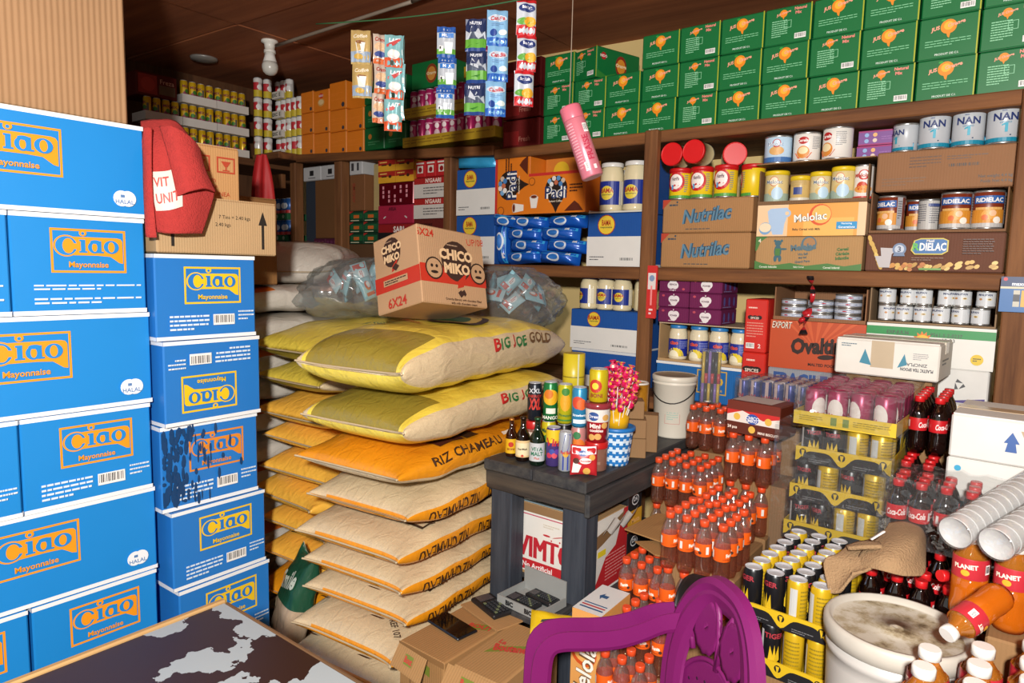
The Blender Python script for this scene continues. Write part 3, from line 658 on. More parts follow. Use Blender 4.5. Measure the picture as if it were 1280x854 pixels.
for i, (x, r, h, c, k, l, rz, lb) in enumerate([(-.800, .041, .112, '#d9c48a', 0, '#dfbf1c', 12, 'yellow lidded cereal tin with bowl picture, beside the red and yellow tins'), (-.718, .033, .09, '#c9ab6a', 1, '#dfbf1c', 0, 'narrow tan tin with a blue square, yellow lid'), (-.652, .0335, .1, '#d9c99a', 0, '#dfbf1c', 25, 'small cereal tin with a jug picture, middle of the open tray'), (-.58, .0365, .112, '#d9c48a', 0, '#dfbf1c', 5, 'tall yellow lidded cereal tin next to the white strawberry tin'), (-.516, .029, .118, '#e8e2da', 2, None, 10, 'white cereal tin with a strawberry swirl in the open tray')]):
    tin('cereal_tin', lb, r, h, (x, YS+.05, ZM2), c, cer(k), R_(rz), 'cereal tins in the open tray', lid=l)
mb = MB(); mb.box(-.86, -.475, YS+.0, YS+.24, 1.8345, 1.838, CARD('#8b6a48')); o = mb.build('cardboard_sheet'); tag(o, 'thin cardboard sheet lying over the open tray of cereal tins', 'cardboard')
for i, (x, k, c) in enumerate([(-.806, 3, '#bcd6ea'), (-.708, 4, '#e6e1d8'), (-.608, 4, '#e6e1d8')]):
    tin('cereal_tin', ['pale blue cereal tin on top of the open tray', 'white cereal tin with red oval, between two tins', 'white cereal tin with red oval, turned aside by the purple boxes'][i], [.047, .045, .048][i], [.098, .1, .108][i], (x, YS+.06, 1.8385), c, cer(k), R_([10, 0, -32][i]), 'cereal tins on the cardboard sheet')
def purp(f): f.rect(0, 0, 1, 1, '#7d4a8e'); f.rect(0, 0, 1, .1, '#a02a6a'); f.rect(0, .9, 1, 1, '#a02a6a'); [f.circ(a, b, .14, c) for a, b, c in ((.18, .7, '#8fb0d8'), (.18, .3, '#8fb0d8'), (.36, .7, '#e8b070'), (.36, .32, '#e0c8b8'))]; f.lines(.5, .3, .9, .6, 2, '#9a68a8', .4)
for k in range(2): ctn('purple_box', ['slim purple box, lower of two behind the cereal tins', 'slim purple box, upper of two behind the cereal tins'][k], -.555, -.415, 1.8385-.075+k*.07 if False else 1.8385+k*.05, 1.8385+k*.05+.048, '#6d2a5e', purp, y=YS+.1, D=.18, group='slim purple boxes', cat='box', rz=R_(2*k))
# ---- brown wheat carton, cans, lid carton, formula tins
def wheat(f):
    rnd = random.Random(5)
    for k in range(26):
        x = rnd.uniform(.25, .97); y = .06+.22*max(0, (x-.5))*rnd.random()*2+rnd.uniform(0, .12); f.circ(x, y, rnd.uniform(.06, .1), rnd.choice(('#d0a850', '#b98f3c', '#dcbc6a')), .05, 9, rnd.uniform(.2, .7))
    for k in range(9): f.circ(.03+.012*k, .85-.09*k+rnd.uniform(-.05, .05), .09, rnd.choice(('#d8b862', '#c9a24a')), .05, 9, 1.9)
    for k in range(12): f.circ(rnd.uniform(.1, .45), rnd.uniform(.05, .2), .06, rnd.choice(('#b8702e', '#c98a3c')), .05, 9)
    f.poly([(.12, .1), (.2, .1), (.21, .45), (.26, .6), (.12, .62), (.13, .4), (.08, .4)], '#b9b4b4'); f.rect(.42, .05, .58, .1, '#6a9a48')
    f.circ(.265, .58, .16, '#6c7f9c'); f.circ(.265, .58, .11, '#b8c2d0'); f.text('3', .265, .58, .14, '#2c3a58', .02); f.poly([(.22, .4), (.31, .4), (.3, .5), (.23, .5)], '#6c7f9c')
    f.poly([(.35, .55), (.37, .8), (.42, .86), (.58, .86), (.62, .8), (.62, .52), (.58, .44), (.38, .44)], '#c9b84a'); f.poly([(.36, .56), (.38, .79), (.42, .83), (.58, .83), (.61, .79), (.61, .53), (.575, .47), (.385, .47)], '#2c66a0')
    f.text('Ri', .395, .64, .19, '#58b04a', .04); f.text('DIELAC', .51, .64, .2, '#f2f0ea', .03, 0, 0, .19); f.text('Maeil', .49, .79, .06, '#f2f0ea', .02); f.lines(.36, .28, .6, .38, 2, '#8b6a58', .4); f.lines(.72, .45, .93, .85, 7, '#5a3d30', .35)
ctn('milk_carton', 'dark brown carton with wheat ears and a blue plaque', -.484, -.111, ZM+.001, 1.588, '#6b4636', wheat)
tray('display_tray', 'cut open brown tray of chocolate brown milk tins', 'tray', .366, .26, .008, (-.297, YS+.13, 1.5895), 0, mat=CARD('#7d5a3e'), hb=.13, hs=.13)
def riel(f):
    f.rect(0, 0, 1, .12, '#b9b6b2'); f.rect(.0, .12, 1, .5, '#cf8a2e'); f.circ(.5, .36, .18, '#e3a24a', .14); f.circ(.42, .28, .08, '#d9703a'); f.circ(.58, .4, .09, '#e8b890'); f.circ(.68, .2, .1, '#efe6d8'); f.rect(.2, .5, .8, .57, '#d9a860')
    f.rect(.16, .68, .84, .9, '#24589c'); f.text('RiDIELAC', .5, .78, .13, '#eeeae4', .03, 0, 0, .6); f.rect(.86, .1, 1, 1, '#a8a8ac'); f.lines(.88, .3, .99, .9, 8, '#5a5a60', .4)
def backlab(f): f.rect(0, 0, 1, 1, '#b9b6b0'); f.lines(.1, .2, .45, .9, 9, '#5c5c66', .4); f.lines(.55, .2, .9, .9, 9, '#5c5c66', .4); f.rect(.5, .8, .95, .9, '#3a4a80')
for i, (x, y, r, h, p, rz, lb) in enumerate([(-.428, .055, .0395, .112, riel, -30, 'chocolate brown milk tin at the inner end of its tray'), (-.368, .14, .03, .105, riel, 20, 'brown milk tin at the back of the tray, half hidden'), (-.327, .11, .031, .103, backlab, 0, 'grey labelled tin showing its text side in the brown tray'), (-.248, .05, .0425, .114, riel, 4, 'chocolate brown milk tin with blue plaque, second from the thick post'), (-.166, .055, .0405, .116, riel, 8, 'chocolate brown milk tin nearest the thick post')]):
    tin('milk_tin', lb, r, h, (x, YS+y, 1.598), '#7a2e14', p, R_(rz), 'chocolate brown milk tins')
def lidc(f): f.lines(.25, .55, .48, .85, 4, '#5a3d2a', .35, 2); f.lines(.52, .7, .8, .82, 2, '#5a3d2a', .4, 3); f.bars(.53, .52, .76, .62, None, 16); f.lines(.05, .12, .38, .35, 3, '#7a5a40', .3, 5); f.text('Net weight 4.4 kg', .86, .26, .09, '#3a2a20', .02, 0, 0, .24); f.text('Poids Net 4.4 kg', .87, .14, .09, '#3a2a20', .02, 0, 0, .24)
ctn('brown_carton', 'worn brown carton lying across the chocolate brown tins', -.47, -.099, 1.7205, 1.845, '#8f6748', lidc, y=YS, D=.27, rz=R_(-.5))
def nan(f):
    f.rect(0, 0, 1, .12, '#12809c'); f.poly([(0, .12), (1, .12), (1, .26), (.6, .17), (0, .2)], '#178fae'); f.poly([(0, .2), (.6, .17), (1, .26), (1, .29), (.6, .2), (0, .23)], '#23335c')
    f.text('NAN', .5, .72, .22, '#1d2f66', .03, 0, 0, .5); f.rect(.49, .27, .545, .54, '#1a9ab4'); f.poly([(.49, .54), (.49, .48), (.43, .45), (.43, .49)], '#1a9ab4'); f.text('OPTIPRO', .5, .55, .05, '#3a86a8', .01); f.lines(.42, .87, .58, .91, 1, '#4a5a86', .6)
for i, (x, r, h, y, rz) in enumerate([(-.404, .037, .09, .06, -38), (-.3235, .0435, .11, .05, 4), (-.2345, .0435, .11, .05, 4), (-.1455, .0445, .112, .05, 8)]):
    tin('formula_tin', 'silver infant formula tin with a turquoise base, ' + ['small one turned aside', 'beside the small turned tin', 'third along on the worn carton', 'nearest the picture edge'][i], r, h, (x, YS+y, 1.8465), '#b4b8bc', nan, R_(rz), 'silver formula tins')

# ---- blue and white mayonnaise cartons with yellow seal
def bama(f, cy=.78):
    f.rect(0, 0, 1, .56, '#dcdad4'); f.circ(.36, cy, .19, '#a8281e'); f.circ(.36, cy, .175, '#e4c23a'); f.text('BAMA', .36, cy+.04, .11, '#a8281e', .03, 0, 0, .17); f.text('mayonnaise', .36, cy-.05, .05, '#2c4a38', .02)
    f.lines(.06, .1, .34, .2, 2, '#5a5a5e', .35); f.bars(.62, .1, .88, .17, None, 14)
bb = '#1c4f98'
def bside(f): f.rect(0, 0, 1, .05, '#cfd2d4')
ctn('mayonnaise_carton', 'blue and white carton with round yellow seal, lower of the pair by the shelf post', -2.318, -2.07, ZM+.001, 1.698, bb, bama, group='blue and white cartons', D=.28)
ctn('mayonnaise_carton', 'blue and white carton with yellow seal, under the pale blue packet', -2.318, -2.07, 1.6995, 1.918, bb, bama, group='blue and white cartons', D=.28)
ctn('mayonnaise_carton', 'blue and white carton with yellow seal under the two white lidded jars', -1.56, -1.305, ZM+.001, 1.685, bb, bama, group='blue and white cartons', side=bside, D=.3)
tray('display_tray', 'cut open blue and white tray around two white lidded jars', 'tray', .25, .26, .006, (-1.432, YS+.13, 1.6865), 0, mat=M('#d2cec4', .6), hb=.21, hs=.012)
mb = MB(); mb.box(-1.307, -1.302, YS+.0, YS+.26, 1.6865, 1.905, M(bb, .5)); o = mb.build('carton_flap'); tag(o, 'blue cardboard flap standing beside the white lidded jars', 'cardboard')
def blab(f): f.rect(0, 0, 1, 1, '#1b2f86'); f.rect(.0, 0, .18, 1, '#ded6bc'); f.rect(.82, 0, 1, 1, '#ded6bc'); f.circ(.5, .5, .3, '#d9c23c', .3); f.text('BAMA', .5, .6, .2, '#a8281e', .03, 0, 0, .34); f.text('mayonnaise', .5, .42, .09, '#2c3a38', .01, 0, 0, .32)
for i in range(2): jar('mayonnaise_jar', ['tall mayonnaise jar with white lid, nearer the pink bottle', 'tall mayonnaise jar with white lid, beside the blue flap'][i], .0505, .202, (-1.486+.112*i, YS+.065, 1.693), '#dccfa8', '#d9d6d0', (.14, .62), blab, R_(4), 'white lidded mayonnaise jars', .09, .86)
# ---- coffee cartons
def padi(f):
    f.rect(0, 0, 1, 1, '#d9761a'); f.rect(0, .93, 1, 1, '#c4302a'); c = .5
    f.circ(.5, .6, .33, '#2a1c16', .3); f.poly([(.3, .5), (.7, .5), (.54, .14), (.5, .0), (.46, .14)], '#2a1c16')
    for x, y, cc in ((.38, .78, '#7aa8d0'), (.46, .84, '#e0d8d0'), (.54, .84, '#5a90c0'), (.62, .78, '#d0b8a0'), (.5, .74, '#c06a4a'), (.42, .7, '#e8e4e0'), (.58, .7, '#4a80b8')): f.circ(x, y, .06, cc)
    f.text('Padi', .5, .5, .3, '#f3efe8', .06, 0, 0, .56); f.text('Padi', .5, .5, .3, '#20315c', .012, 0, 0, .52); f.text('Instant Coffee', .5, .29, .05, '#f0e2c8', .01)
    f.poly([(.03, .42), (.19, .42), (.16, .14), (.06, .14)], '#e6e0d8'); f.circ(.11, .42, .11, '#c8b8a8', .05); f.circ(.11, .42, .09, '#6a2a18', .035); f.poly([(.66, .04), (.98, .04), (.9, .2), (.83, .28), (.74, .16)], '#5a2412'); f.lines(.74, .48, .96, .7, 3, '#4a2412', .5); f.circ(.07, .8, .1, '#8a4a18'); f.circ(.07, .8, .08, '#d9761a')
def rotface(fn):                        # same print turned a quarter
    def g(f):
        h = Face(f.mb, f.h, f.w, lambda x, y, l: f.fn(f.w-y, x, l)); h.k = f.k; fn(h)
    return g
ctn('coffee_carton', 'orange coffee carton stood on end with its picture sideways', -2.06, -1.862, 1.692, 1.955, '#d9761a', rotface(padi), y=YS-.015, D=.16, mat=M('#d9761a', .45), rz=R_(0))
ctn('coffee_carton', 'plain orange coffee carton with a yellow patch at the back', -1.86, -1.66, 1.692, 1.955, '#c76c1c', lambda f: (f.circ(.45, .75, .16, '#e0b52a'), f.rect(0, .62 - .02, 1, .62, '#e8ddd0')), y=YS+.1, D=.16, mat=M('#d07a2c', .5))
ctn('coffee_carton', 'orange coffee carton with cup and coffee heap, red top edge', -1.862, -1.564, 1.692, 1.868, '#d9761a', padi, y=YS-.02, D=.118, mat=M('#cf6a1a', .45))
# ---- pale blue packet and blue tissue packets
def packet(name, label, W, H, T, loc, rot, mat, prt=None, group=None, cat='packet'):
    """soft filled packet: pillow with crimped ends"""
    t = thing(name, label, cat, loc, 0, group, rot); rnd = random.Random(hash(label) % 999)
    ph = rnd.uniform(0, 6)
    def S(u, v, top):
        a, b = abs(2*u-1), abs(2*v-1); th = T/2*((1-a**4)*(1-b**3))**.55+.0008
        th *= 1+.12*math.sin(9*u+ph)*math.cos(7*v+ph)
        return Vector(((u-.5)*W, -th if top else th, (v-.5)*H*(1-.06*math.sin(math.pi*u))))
    mb = MB(); mb.grid(lambda u, v: S(u, v, True), 16, 12, mat); mb.grid(lambda u, v: S(1-u, v, False), 16, 12, mat); mb.build('wrapper', t)
    if prt:
        mb = MB(); prt(Face(mb, W, H, lambda x, y, l: S(x/W, y/H, True)+Vector((0, -l*2.5, 0)), curved=.012)); mb.build('print', t)
    return t
foil = M('#3aa6d8', .28, .1, vary=.15, scale=20, bump=.5, bscale=35)
packet('wipes_packet', 'pale blue soft packet lying on the blue and white carton', .27, .085, .06, (-2.235, YS+.06, 1.968), (0, R_(6), 0), foil)
tis = M('#1555b4', .25, .1, vary=.3, scale=14, bump=.5, bscale=30)
def tissue(f): f.rect(.0, .66, .98, .9, '#2f9ad0'); f.circ(.45, .45, .6, '#dfe6ee', .34); f.circ(.45, .45, .47, '#2f74c4', .22); f.text('Soft', .8, .78, .18, '#e8e2d8', .04, .2, 0, .2)
rnd = random.Random(2); n = 0; rowlb = ['bottom', 'second', 'third', 'top']
for row in range(4):
    for k in range(2):
        x = -1.705-k*.2+(.03 if row % 2 else 0); z = ZM+.033+row*.052
        packet('tissue_packet', f'blue tissue packet, {rowlb[row]} layer of the pile, {["on the carton side", "towards the shelf post"][k]}', .196, .056, .11, (x, YS+.02+.012*((row+k) % 2), z), (R_(-8), R_(rnd.uniform(-5, 5)), R_(rnd.uniform(-5, 5))), tis, tissue, 'blue tissue packets')
packet('tissue_packet', 'blue tissue packet stood upright at the edge of the pile', .19, .07, .08, (-2.03, YS+.03, ZM+.098), (0, R_(88), 0), tis, tissue, 'blue tissue packets')
packet('tissue_packet', 'loose blue tissue packet on top of the upright one', .17, .06, .07, (-1.985, YS-.0, 1.665), (0, R_(8), 0), tis, tissue, 'blue tissue packets')

# ---- red goods further left
def tea(f): f.rect(0, 0, 1, .55, '#d8a02a'); f.rect(0, .55, 1, 1, '#a8281e'); f.rect(.2, .5, .5, .62, '#4a2418'); f.circ(.7, .55, .2, '#4a2418', .14); f.lines(.1, .7, .8, .9, 1, '#e8c060', .5)
for r in range(2):
    for k in range(2): ctn('tea_box', f'small red and yellow tea box, {["lower", "upper"][r]} row, {["by the green packs", "by the red tins"][k]}', -2.892+.137*k, -2.758+.137*k, 1.886+.0605*r, 1.9455+.0605*r, '#b8741c', tea, cat='box', D=.14, group='red and yellow tea boxes')
t = ctn('red_pack', 'shiny dark red foil pack under the tea boxes', -2.89, -2.62, 1.769, 1.885, '#5c0d18', lambda f: [f.rect(.12+.17*k, .12+.2*j, .17+.17*k, .26+.2*j, '#d8909a') for k in range(5) for j in range(4) if (k+j) % 4], cat='pack', mat=M('#640a18', .2, .3), D=.2)
ctn('pink_carton', 'crimson pink carton with dark lettering under the foil pack', -2.895, -2.62, 1.67, 1.768, '#a01f3c', lambda f: (f.text('ARIA', .42, .8, .2, '#4a0f20', .03), f.circ(.2, .35, .12, '#c8c0c0', .04, 12, .5), f.circ(.8, .35, .12, '#c8c0c0', .04, 12, -.5)))
ctn('red_carton', 'red carton with black base and white lettering under the pink carton', -2.895, -2.62, ZM+.001, 1.669, '#8f1a1c', lambda f: (f.rect(0, .6, 1, .78, '#1c1a1c'), f.text('SARI', .6, .86, .16, '#e8e0d8', .03)))
def nga(f): f.rect(0, 0, 1, .68, '#c8c2ba'); f.text("N'GAARI", .6, .84, .22, '#e9d5c8', .03, 0, 0, .55); f.lines(.3, .15, 1, .55, 3, '#6a6664', .4)
for k in range(2): ctn('red_white_carton', ["red and white carton, lower of two beside the post", "red and white carton under three red tins"][k], -2.617, -2.385, 1.691+.1035*k, 1.793+.1035*k, '#a3221f', nga, D=.25, group='red and white cartons')
ctn('red_carton', 'plain dark red carton at the bottom beside the post', -2.617, -2.385, ZM+.001, 1.69, '#5c1a14', lambda f: f.lines(.1, .8, .9, .92, 1, '#3c100c', .6), D=.25)
for k in range(3): ctn('red_box', 'small red box with a white panel, ' + ['by the tea boxes', 'middle of three', 'against the shelf post'][k], -2.605+.075*k, -2.537+.075*k, 1.899, 1.98, '#b01f22', lambda f: (f.rect(.2, .25, .8, .7, '#d8cfc4'), f.circ(.5, .45, .16, '#8a1a1c'), f.rect(.1, .8, .9, .9, '#d8cfc4')), cat='box', D=.1, group='small red boxes')
def grn(f): f.rect(.05, .3, .95, .8, '#1c5a34'); f.rect(.3, .35, .7, .65, '#c8642a'); f.poly([(0, 1), (0, .75), (.3, 1)], '#b02a26'); f.rect(.08, .1, .7, .18, '#c8c8a8')
for r in range(3):
    for k in range(2): ctn('green_pack', f'dark green pack with orange centre, {["bottom", "middle", "top"][r]} row, {["near the dark post", "near the red goods"][k]}', -3.135+.122*k, -3.016+.122*k, 1.565+.0605*r, 1.6245+.0605*r, '#123a24', grn, cat='pack', D=.15, group='dark green packs')
ctn('brown_carton', 'low brown carton carrying the dark green packs', -3.14, -2.9, ZM+.001, 1.564, '#5c4028', None, D=.2)
ctn('brown_carton', 'brown carton with red print behind the dark green packs', -3.16, -3.03, 1.75, 1.95, '#7a5030', lambda f: f.text('AROME', .3, .5, .12, '#8f3a28', .02, 0, R_(90)), D=.1, y=YS+.02)
ctn('beige_carton', 'tall pale beige carton beside the tea boxes', -3.026, -2.93, 1.75, 2.01, '#b09a68', None, D=.15, y=YS+.08)
ctn('white_box', 'small white box with black print on the brown carton', -3.16, -3.05, 1.951, 2.035, '#b8b8b8', lambda f: (f.rect(.15, .25, .35, .75, '#3a3a3e'), f.rect(.6, .25, .75, .75, '#3a3a3e')), cat='box', D=.1, y=YS+.02)
ctn('brown_carton', 'plain dark brown carton between the two dark posts', -3.48, -3.24, 1.60, 1.94, '#6b4728', None, D=.2, y=YS+.02)
ctn('blue_carton', 'narrow dark blue carton in the corner compartment', -3.6, -3.49, ZM+.001, 1.94, '#2c3440', None, D=.2, y=YS+.04)
for k in range(2): ctn('white_box', ['white box with black emblem in the corner compartment', 'white box with black emblem beside the dark post'][k], -3.595+.175*k, -3.425+.175*k, 1.941, 2.022, '#b4b4b4', lambda f: (f.rect(.38, .35, .6, .72, '#1c1c20'), f.rect(.3, .16, .7, .22, '#5a5a5e')), cat='box', D=.15, y=YS+.02, group='white boxes with black emblem')
for k in range(2): ctn('purple_pack', ['dark purple pack in the corner compartment, inner one', 'dark purple pack beside the dark post'][k], -3.47+.115*k, -3.358+.115*k, ZM+.001, 1.598, '#4a1830', lambda f: [f.rect(.1+.3*i, .08+.3*j, .3+.3*i, .3+.3*j, '#5f2a48') for i in range(3) for j in range(3)], cat='pack', D=.15, group='dark purple packs')
# ---- blue cans in the far corner below the can shelf
mb = MB(); mb.box(-3.98, -3.7, 2.44, 2.47, 1.9, 1.985, wd_post, .003); mb.box(-3.98, -3.94, 2.44, 2.47, 1.36, 1.9, wd_post, .003); mb.box(-3.98, -3.68, 2.44, 2.9, 1.33, 1.36, wd_shelf, .003); o = mb.build('shelf_box'); tag(o, 'dark wooden corner rack holding blue cans', 'rack')
def bcan(f): f.rect(0, 0, 1, .2, '#b02a2a'); f.circ(.5, .5, .2, '#c8ccd0')
k0 = can('blue_can', '', 'can', .027, .09, (0, 0, -9), '#1f4f8c', prt=bcan, seg=12); fst = True
for r in range(4):
    for k in range(4):
        p = (-3.905+.0565*k, 2.52, 1.361+.132*r); lb = f'blue can in the dark corner rack, {rowlb[r]} row'
        if fst: k0.location = p; k0['label'] = lb; k0['group'] = 'blue cans in the corner rack'; fst = False
        else: dup(k0, p, R_(random.uniform(-50, 50)), lb, 'blue cans in the corner rack')
    if r: ctn('green_pack', f'green printed card between blue can rows, {rowlb[r]} layer', -3.935, -3.71, 1.452+.132*(r-1), 1.492+.132*(r-1), '#245a38', lambda f: [f.circ(.2+.3*i, .5, .3, '#9aa890') for i in range(3)], cat='card', D=.16, y=2.485, group='green cards in the corner rack')

# ================================================================ lower shelf
def bama2(f): bama(f, .76)
ctn('mayonnaise_carton', 'blue and white carton with yellow seal under the blue lidded jars', -1.63, -1.305, 1.112, 1.281, bb, bama2, D=.28, group='blue and white cartons', side=bside, flap=None)
ctn('mayonnaise_carton', 'plain blue carton behind the lollipops and the middle post', -1.62, -1.3, ZL+.001, 1.111, bb, lambda f: (f.rect(0, .93, 1, 1, '#cfd2d4'), f.rect(.0, .0, 1, .3, '#dcdad4')), D=.28, group='blue and white cartons')
for i, (x, rz, y) in enumerate([(-1.57, -40, .05), (-1.487, 0, .05), (-1.406, 6, .045), (-1.334, 95, .1)]):
    jar('mayonnaise_jar', 'mayonnaise jar with dark blue lid, ' + ['beside the clear bag', 'second along', 'third along', 'turned to its yellow back label by the post'][i], .0415, .148, (x, YS+y, 1.282), '#d9cba4', '#2a2f8c', (.16, .6), blab if i < 3 else (lambda f: (f.rect(0, 0, 1, 1, '#c9b82c'), f.lines(.2, .2, .8, .8, 5, '#6a6a40', .4))), R_(rz), 'blue lidded mayonnaise jars', .13, .8)
def brush(f): f.rect(0, 0, 1, 1, '#c42a28'); f.rect(.1, .55, .9, .86, '#d8cfcc'); f.circ(.5, .76, .055, '#7a90b0', .06); f.rect(.4, .25, .58, .62, '#e88a8a'); f.text('Colgate', .5, .18, .24, '#f0e4e0', .02, 0, R_(90), .3) if False else f.lines(.3, .06, .7, .2, 2, '#f0dcd8', .5)
X0, X1, z0, z1 = fitY(809.5, 332, 821.5, 398, YF-.04)
ctn('toothbrush_pack', 'red toothbrush blister pack hanging on the middle post', X0, X1, z0, z1, '#b32724', brush, y=YF-.0475, D=.012, cat='toothbrush', mat=M('#b32724', .3))
def apple(f, flip=False):
    X = (lambda a: 1-a) if flip else (lambda a: a); Y = (lambda a: 1-a) if flip else (lambda a: a)
    f.circ(X(.46), Y(.55), .24, '#e3dcdc'); f.circ(X(.6), Y(.55), .24, '#e3dcdc'); f.circ(X(.53), Y(.38), .26, '#e3dcdc'); f.rect(X(.52)-.01, Y(.86)-.06, X(.52)+.015, Y(.86)+.05, '#e3dcdc')
    f.text('POWER', X(.53), Y(.48), .12, '#5a2440', .03, 0, math.pi if flip else 0, .24); f.circ(X(.18), Y(.78), .1, '#b8485a', .08); f.lines(.36, .1, .72, .17, 1, '#e3dcdc', .5)
def pside(f): [f.circ(.2+.28*k, .5, .16, '#5d5aa0', .3) for k in range(3)]; f.lines(.1, .1, .9, .2, 1, '#8a86b8', .5)
for r in range(3):
    for k in range(2): ctn('purple_box', f'purple apple drink box, {["bottom", "middle", "top"][r]} row, {["by the post", "with its blue side showing"][k]}', -1.219+.1295*k, -1.0915+.1295*k, 1.2505+.0595*r, 1.309+.0595*r, '#6a1f4c', (lambda f: apple(f, True)) if (r, k) == (2, 0) else apple, cat='box', D=.17, side=pside, group='purple apple boxes', rz=R_([.6, -.5, .3][r]))
tray('display_tray', 'cut open brown tray of blue labelled mayonnaise jars', 'tray', .345, .26, .01, (-1.038, YS+.13, 1.0965), 0, mat=CARD('#b59468'), hb=.15, hs=.148)
mb = MB(); mb.box(-1.21, -.866, YS+.0, YS+.26, 1.2455, 1.2495, CARD('#b9a586')); o = mb.build('cardboard_sheet'); tag(o, 'grey cardboard lid over the blue labelled jars', 'cardboard')
def cj(f): f.rect(0, 0, 1, 1, '#1f2f94'); f.circ(.5, .0, .5, '#e0c82a', .5); f.circ(.44, -.0, .3, '#efe8c8', .35); f.text('ciao', .45, .78, .22, '#e0561c', .04, 0, 0, .3); f.lines(.62, .45, .92, .9, 5, '#8f9ad0', .4)
for i, (x, rz) in enumerate([(-1.153, 8), (-1.066, 0), (-.985, 24), (-.902, -10)]):
    jar('mayonnaise_jar', 'mayonnaise jar with sky blue lid, ' + ['next to the middle post', 'second from the post', 'third, behind the pens', 'last before the red box'][i], .0368, .138, (x, YS+.06, 1.1015), '#e0d4b4', '#2a78b8', (.1, .6), lambda f: cj(f), R_(rz), 'sky blue lidded jars', .1, .84)
def ciaoB(f): f.rect(0, .93, 1, 1, '#dfe0dc'); f.frame(.5, .25, .84, .88, .03, '#c8a032'); f.text('Ciao', .67, .64, .3, '#d0a832', .04, 0, 0, .26); f.text('Mayonnaise', .67, .36, .12, '#c8a032', .01, 0, 0, .26)
ctn('mayonnaise_carton', 'blue carton under the sky blue lidded jars behind the white bucket', -1.215, -.868, ZL+.001, 1.0955, '#1e62a4', ciaoB, D=.28)
def redb(f): f.lines(.15, .82, .8, .86, 1, '#e8c8b8', .6); [f.circ(.25+.2*k, .66, .05, '#2a1210', .04) for k in range(3)]; f.text('SPICES', .45, .65, .04, '#e8d8c8', .02); f.lines(.12, .28, .85, .58, 6, '#d88a78', .4); f.bars(.12, .08, .5, .18); f.text('2', .72, .13, .08, '#e8d0c8', .03)
ctn('red_box', 'tall red box with white text beside the orange carton', -.859, -.779, 1.165, 1.358, '#c82a20', redb, cat='box', D=.18, mat=M('#c82a20', .4), y=YS-.03)
ctn('red_box', 'lower red box under the tall red box', -.861, -.777, ZL+.001, 1.164, '#c82a20', lambda f: (f.lines(.2, .85, .8, .9, 1, '#e8c8b8', .6), [f.circ(.25+.2*k, .72, .08, '#2a1210', .05) for k in range(3)], f.text('SPICES', .45, .7, .06, '#e8d8c8', .02)), cat='box', D=.18, mat=M('#c82a20', .4), y=YS-.03)
def ova(f):
    f.rect(0, 0, 1, 1, '#b8481e'); 
    for k in range(7): f.poly([(.5, .45), (.15+.12*k, 1), (.2+.12*k, 1)], '#c9592c'); 
    f.text('EXPORT', .13, .9, .14, '#2c1c16', .06, .2, 0, .22); f.text('EXPORT', .13, .9, .14, '#e8d8c4', .01, .2, 0, .22); f.text('Ovaltine', .56, .52, .34, '#2c1810', .05, .1, .08, .64); f.text('MALTED FOOD DRINK', .66, .13, .06, '#2c1810', .03)
    f.circ(.62, .3, .16, '#2c1810', .05, 14, .1)
ctn('malt_drink_carton', 'orange carton with bold black lettering under the flat silver tins', -.772, -.463, 1.118, 1.288, '#b8481e', ova, y=YS-.01)
ctn('grey_carton', 'grey carton with blue capital letters under the orange carton', -.772, -.48, ZL+.001, 1.117, '#8f9298', lambda f: f.text('FRAGILE', .38, .78, .28, '#2f4f88', .05, 0, 0, .62), y=YS-.01)
tray('display_tray', 'cut open brown carton holding flat silver tins', 'tray', .3, .24, .012, (-.618, YS+.12, 1.289), 0, mat=CARD('#8a6244'), hb=.118, hs=.115)
def sard(f): f.rect(0, 0, 1, 1, '#c4c8d0'); f.rect(0, .1, 1, .3, '#8a98b4'); f.rect(0, .7, 1, .85, '#8a98b4'); f.poly([(.42, .5), (.48, .75), (.54, .5), (.48, .3)], '#b02a34'); f.text('MC', .52, .5, .4, '#b02a34', .06); f.lines(.65, .4, .8, .6, 1, '#3a4a7a', .6)
for k in range(3):
    for r in range([3, 3, 4][k]):
        tin('flat_tin', f'flat silver tin with a red mark, {rowlb[r]} of the {["pile by the red box", "middle pile", "tall pile"][k]}', .042, .0225, (-.713+.089*k, YS+.052, 1.294+.0232*r), '#b8bcc4', sard, R_(random.uniform(-35, 35)), 'flat silver tins', seg=20)
t = thing('sachet_string', 'twisted red and black sachet ribbon hanging before the silver tins', 'ribbon', (0, 0, 0)); mb = MB(); P0 = onY(1013, 345, YF-.03); P1 = onY(1009, 418, YF-.03)
def rib(u, v):
    a = v*9; w = .011*(1+.3*math.sin(v*14)); c = P0.lerp(P1, v); return c+Vector((math.cos(a)*w*(u-.5)*2+.012*math.sin(v*5), -.004-math.sin(a)*w*(u-.5)*2, 0))
mb.grid(rib, 4, 40, M('#b3222a', .25), True, lambda u, v: M('#b3222a', .25) if int(v*13) % 3 else M('#1c1618', .3)); o = mb.build('ribbon', t)
def rib2(u, v):
    a = v*7+1; w = .01; c = onY(1010, 385, YF-.035).lerp(onY(1000, 405, YF-.035), v); return c+Vector((math.cos(a)*w*(u-.5)*2, -.004-math.sin(a)*w*(u-.5)*2, 0))
mb = MB(); mb.grid(rib2, 4, 16, M('#b3222a', .25)); mb.build('ribbon_tail', t)
def mali(f): f.rect(0, 0, 1, 1, '#c9ccce'); f.poly([(0, 0), (1, 0), (1, .1), (.5, .16), (0, .34)], '#1f2f74'); f.text('MALIPAN', .45, .82, .16, '#23305c', .03, 0, 0, .5); f.circ(.3, .5, .1, '#b8804a', .08); f.circ(.6, .5, .16, '#d8c9a0', .09); f.circ(.6, .5, .1, '#8a6a3a', .05)
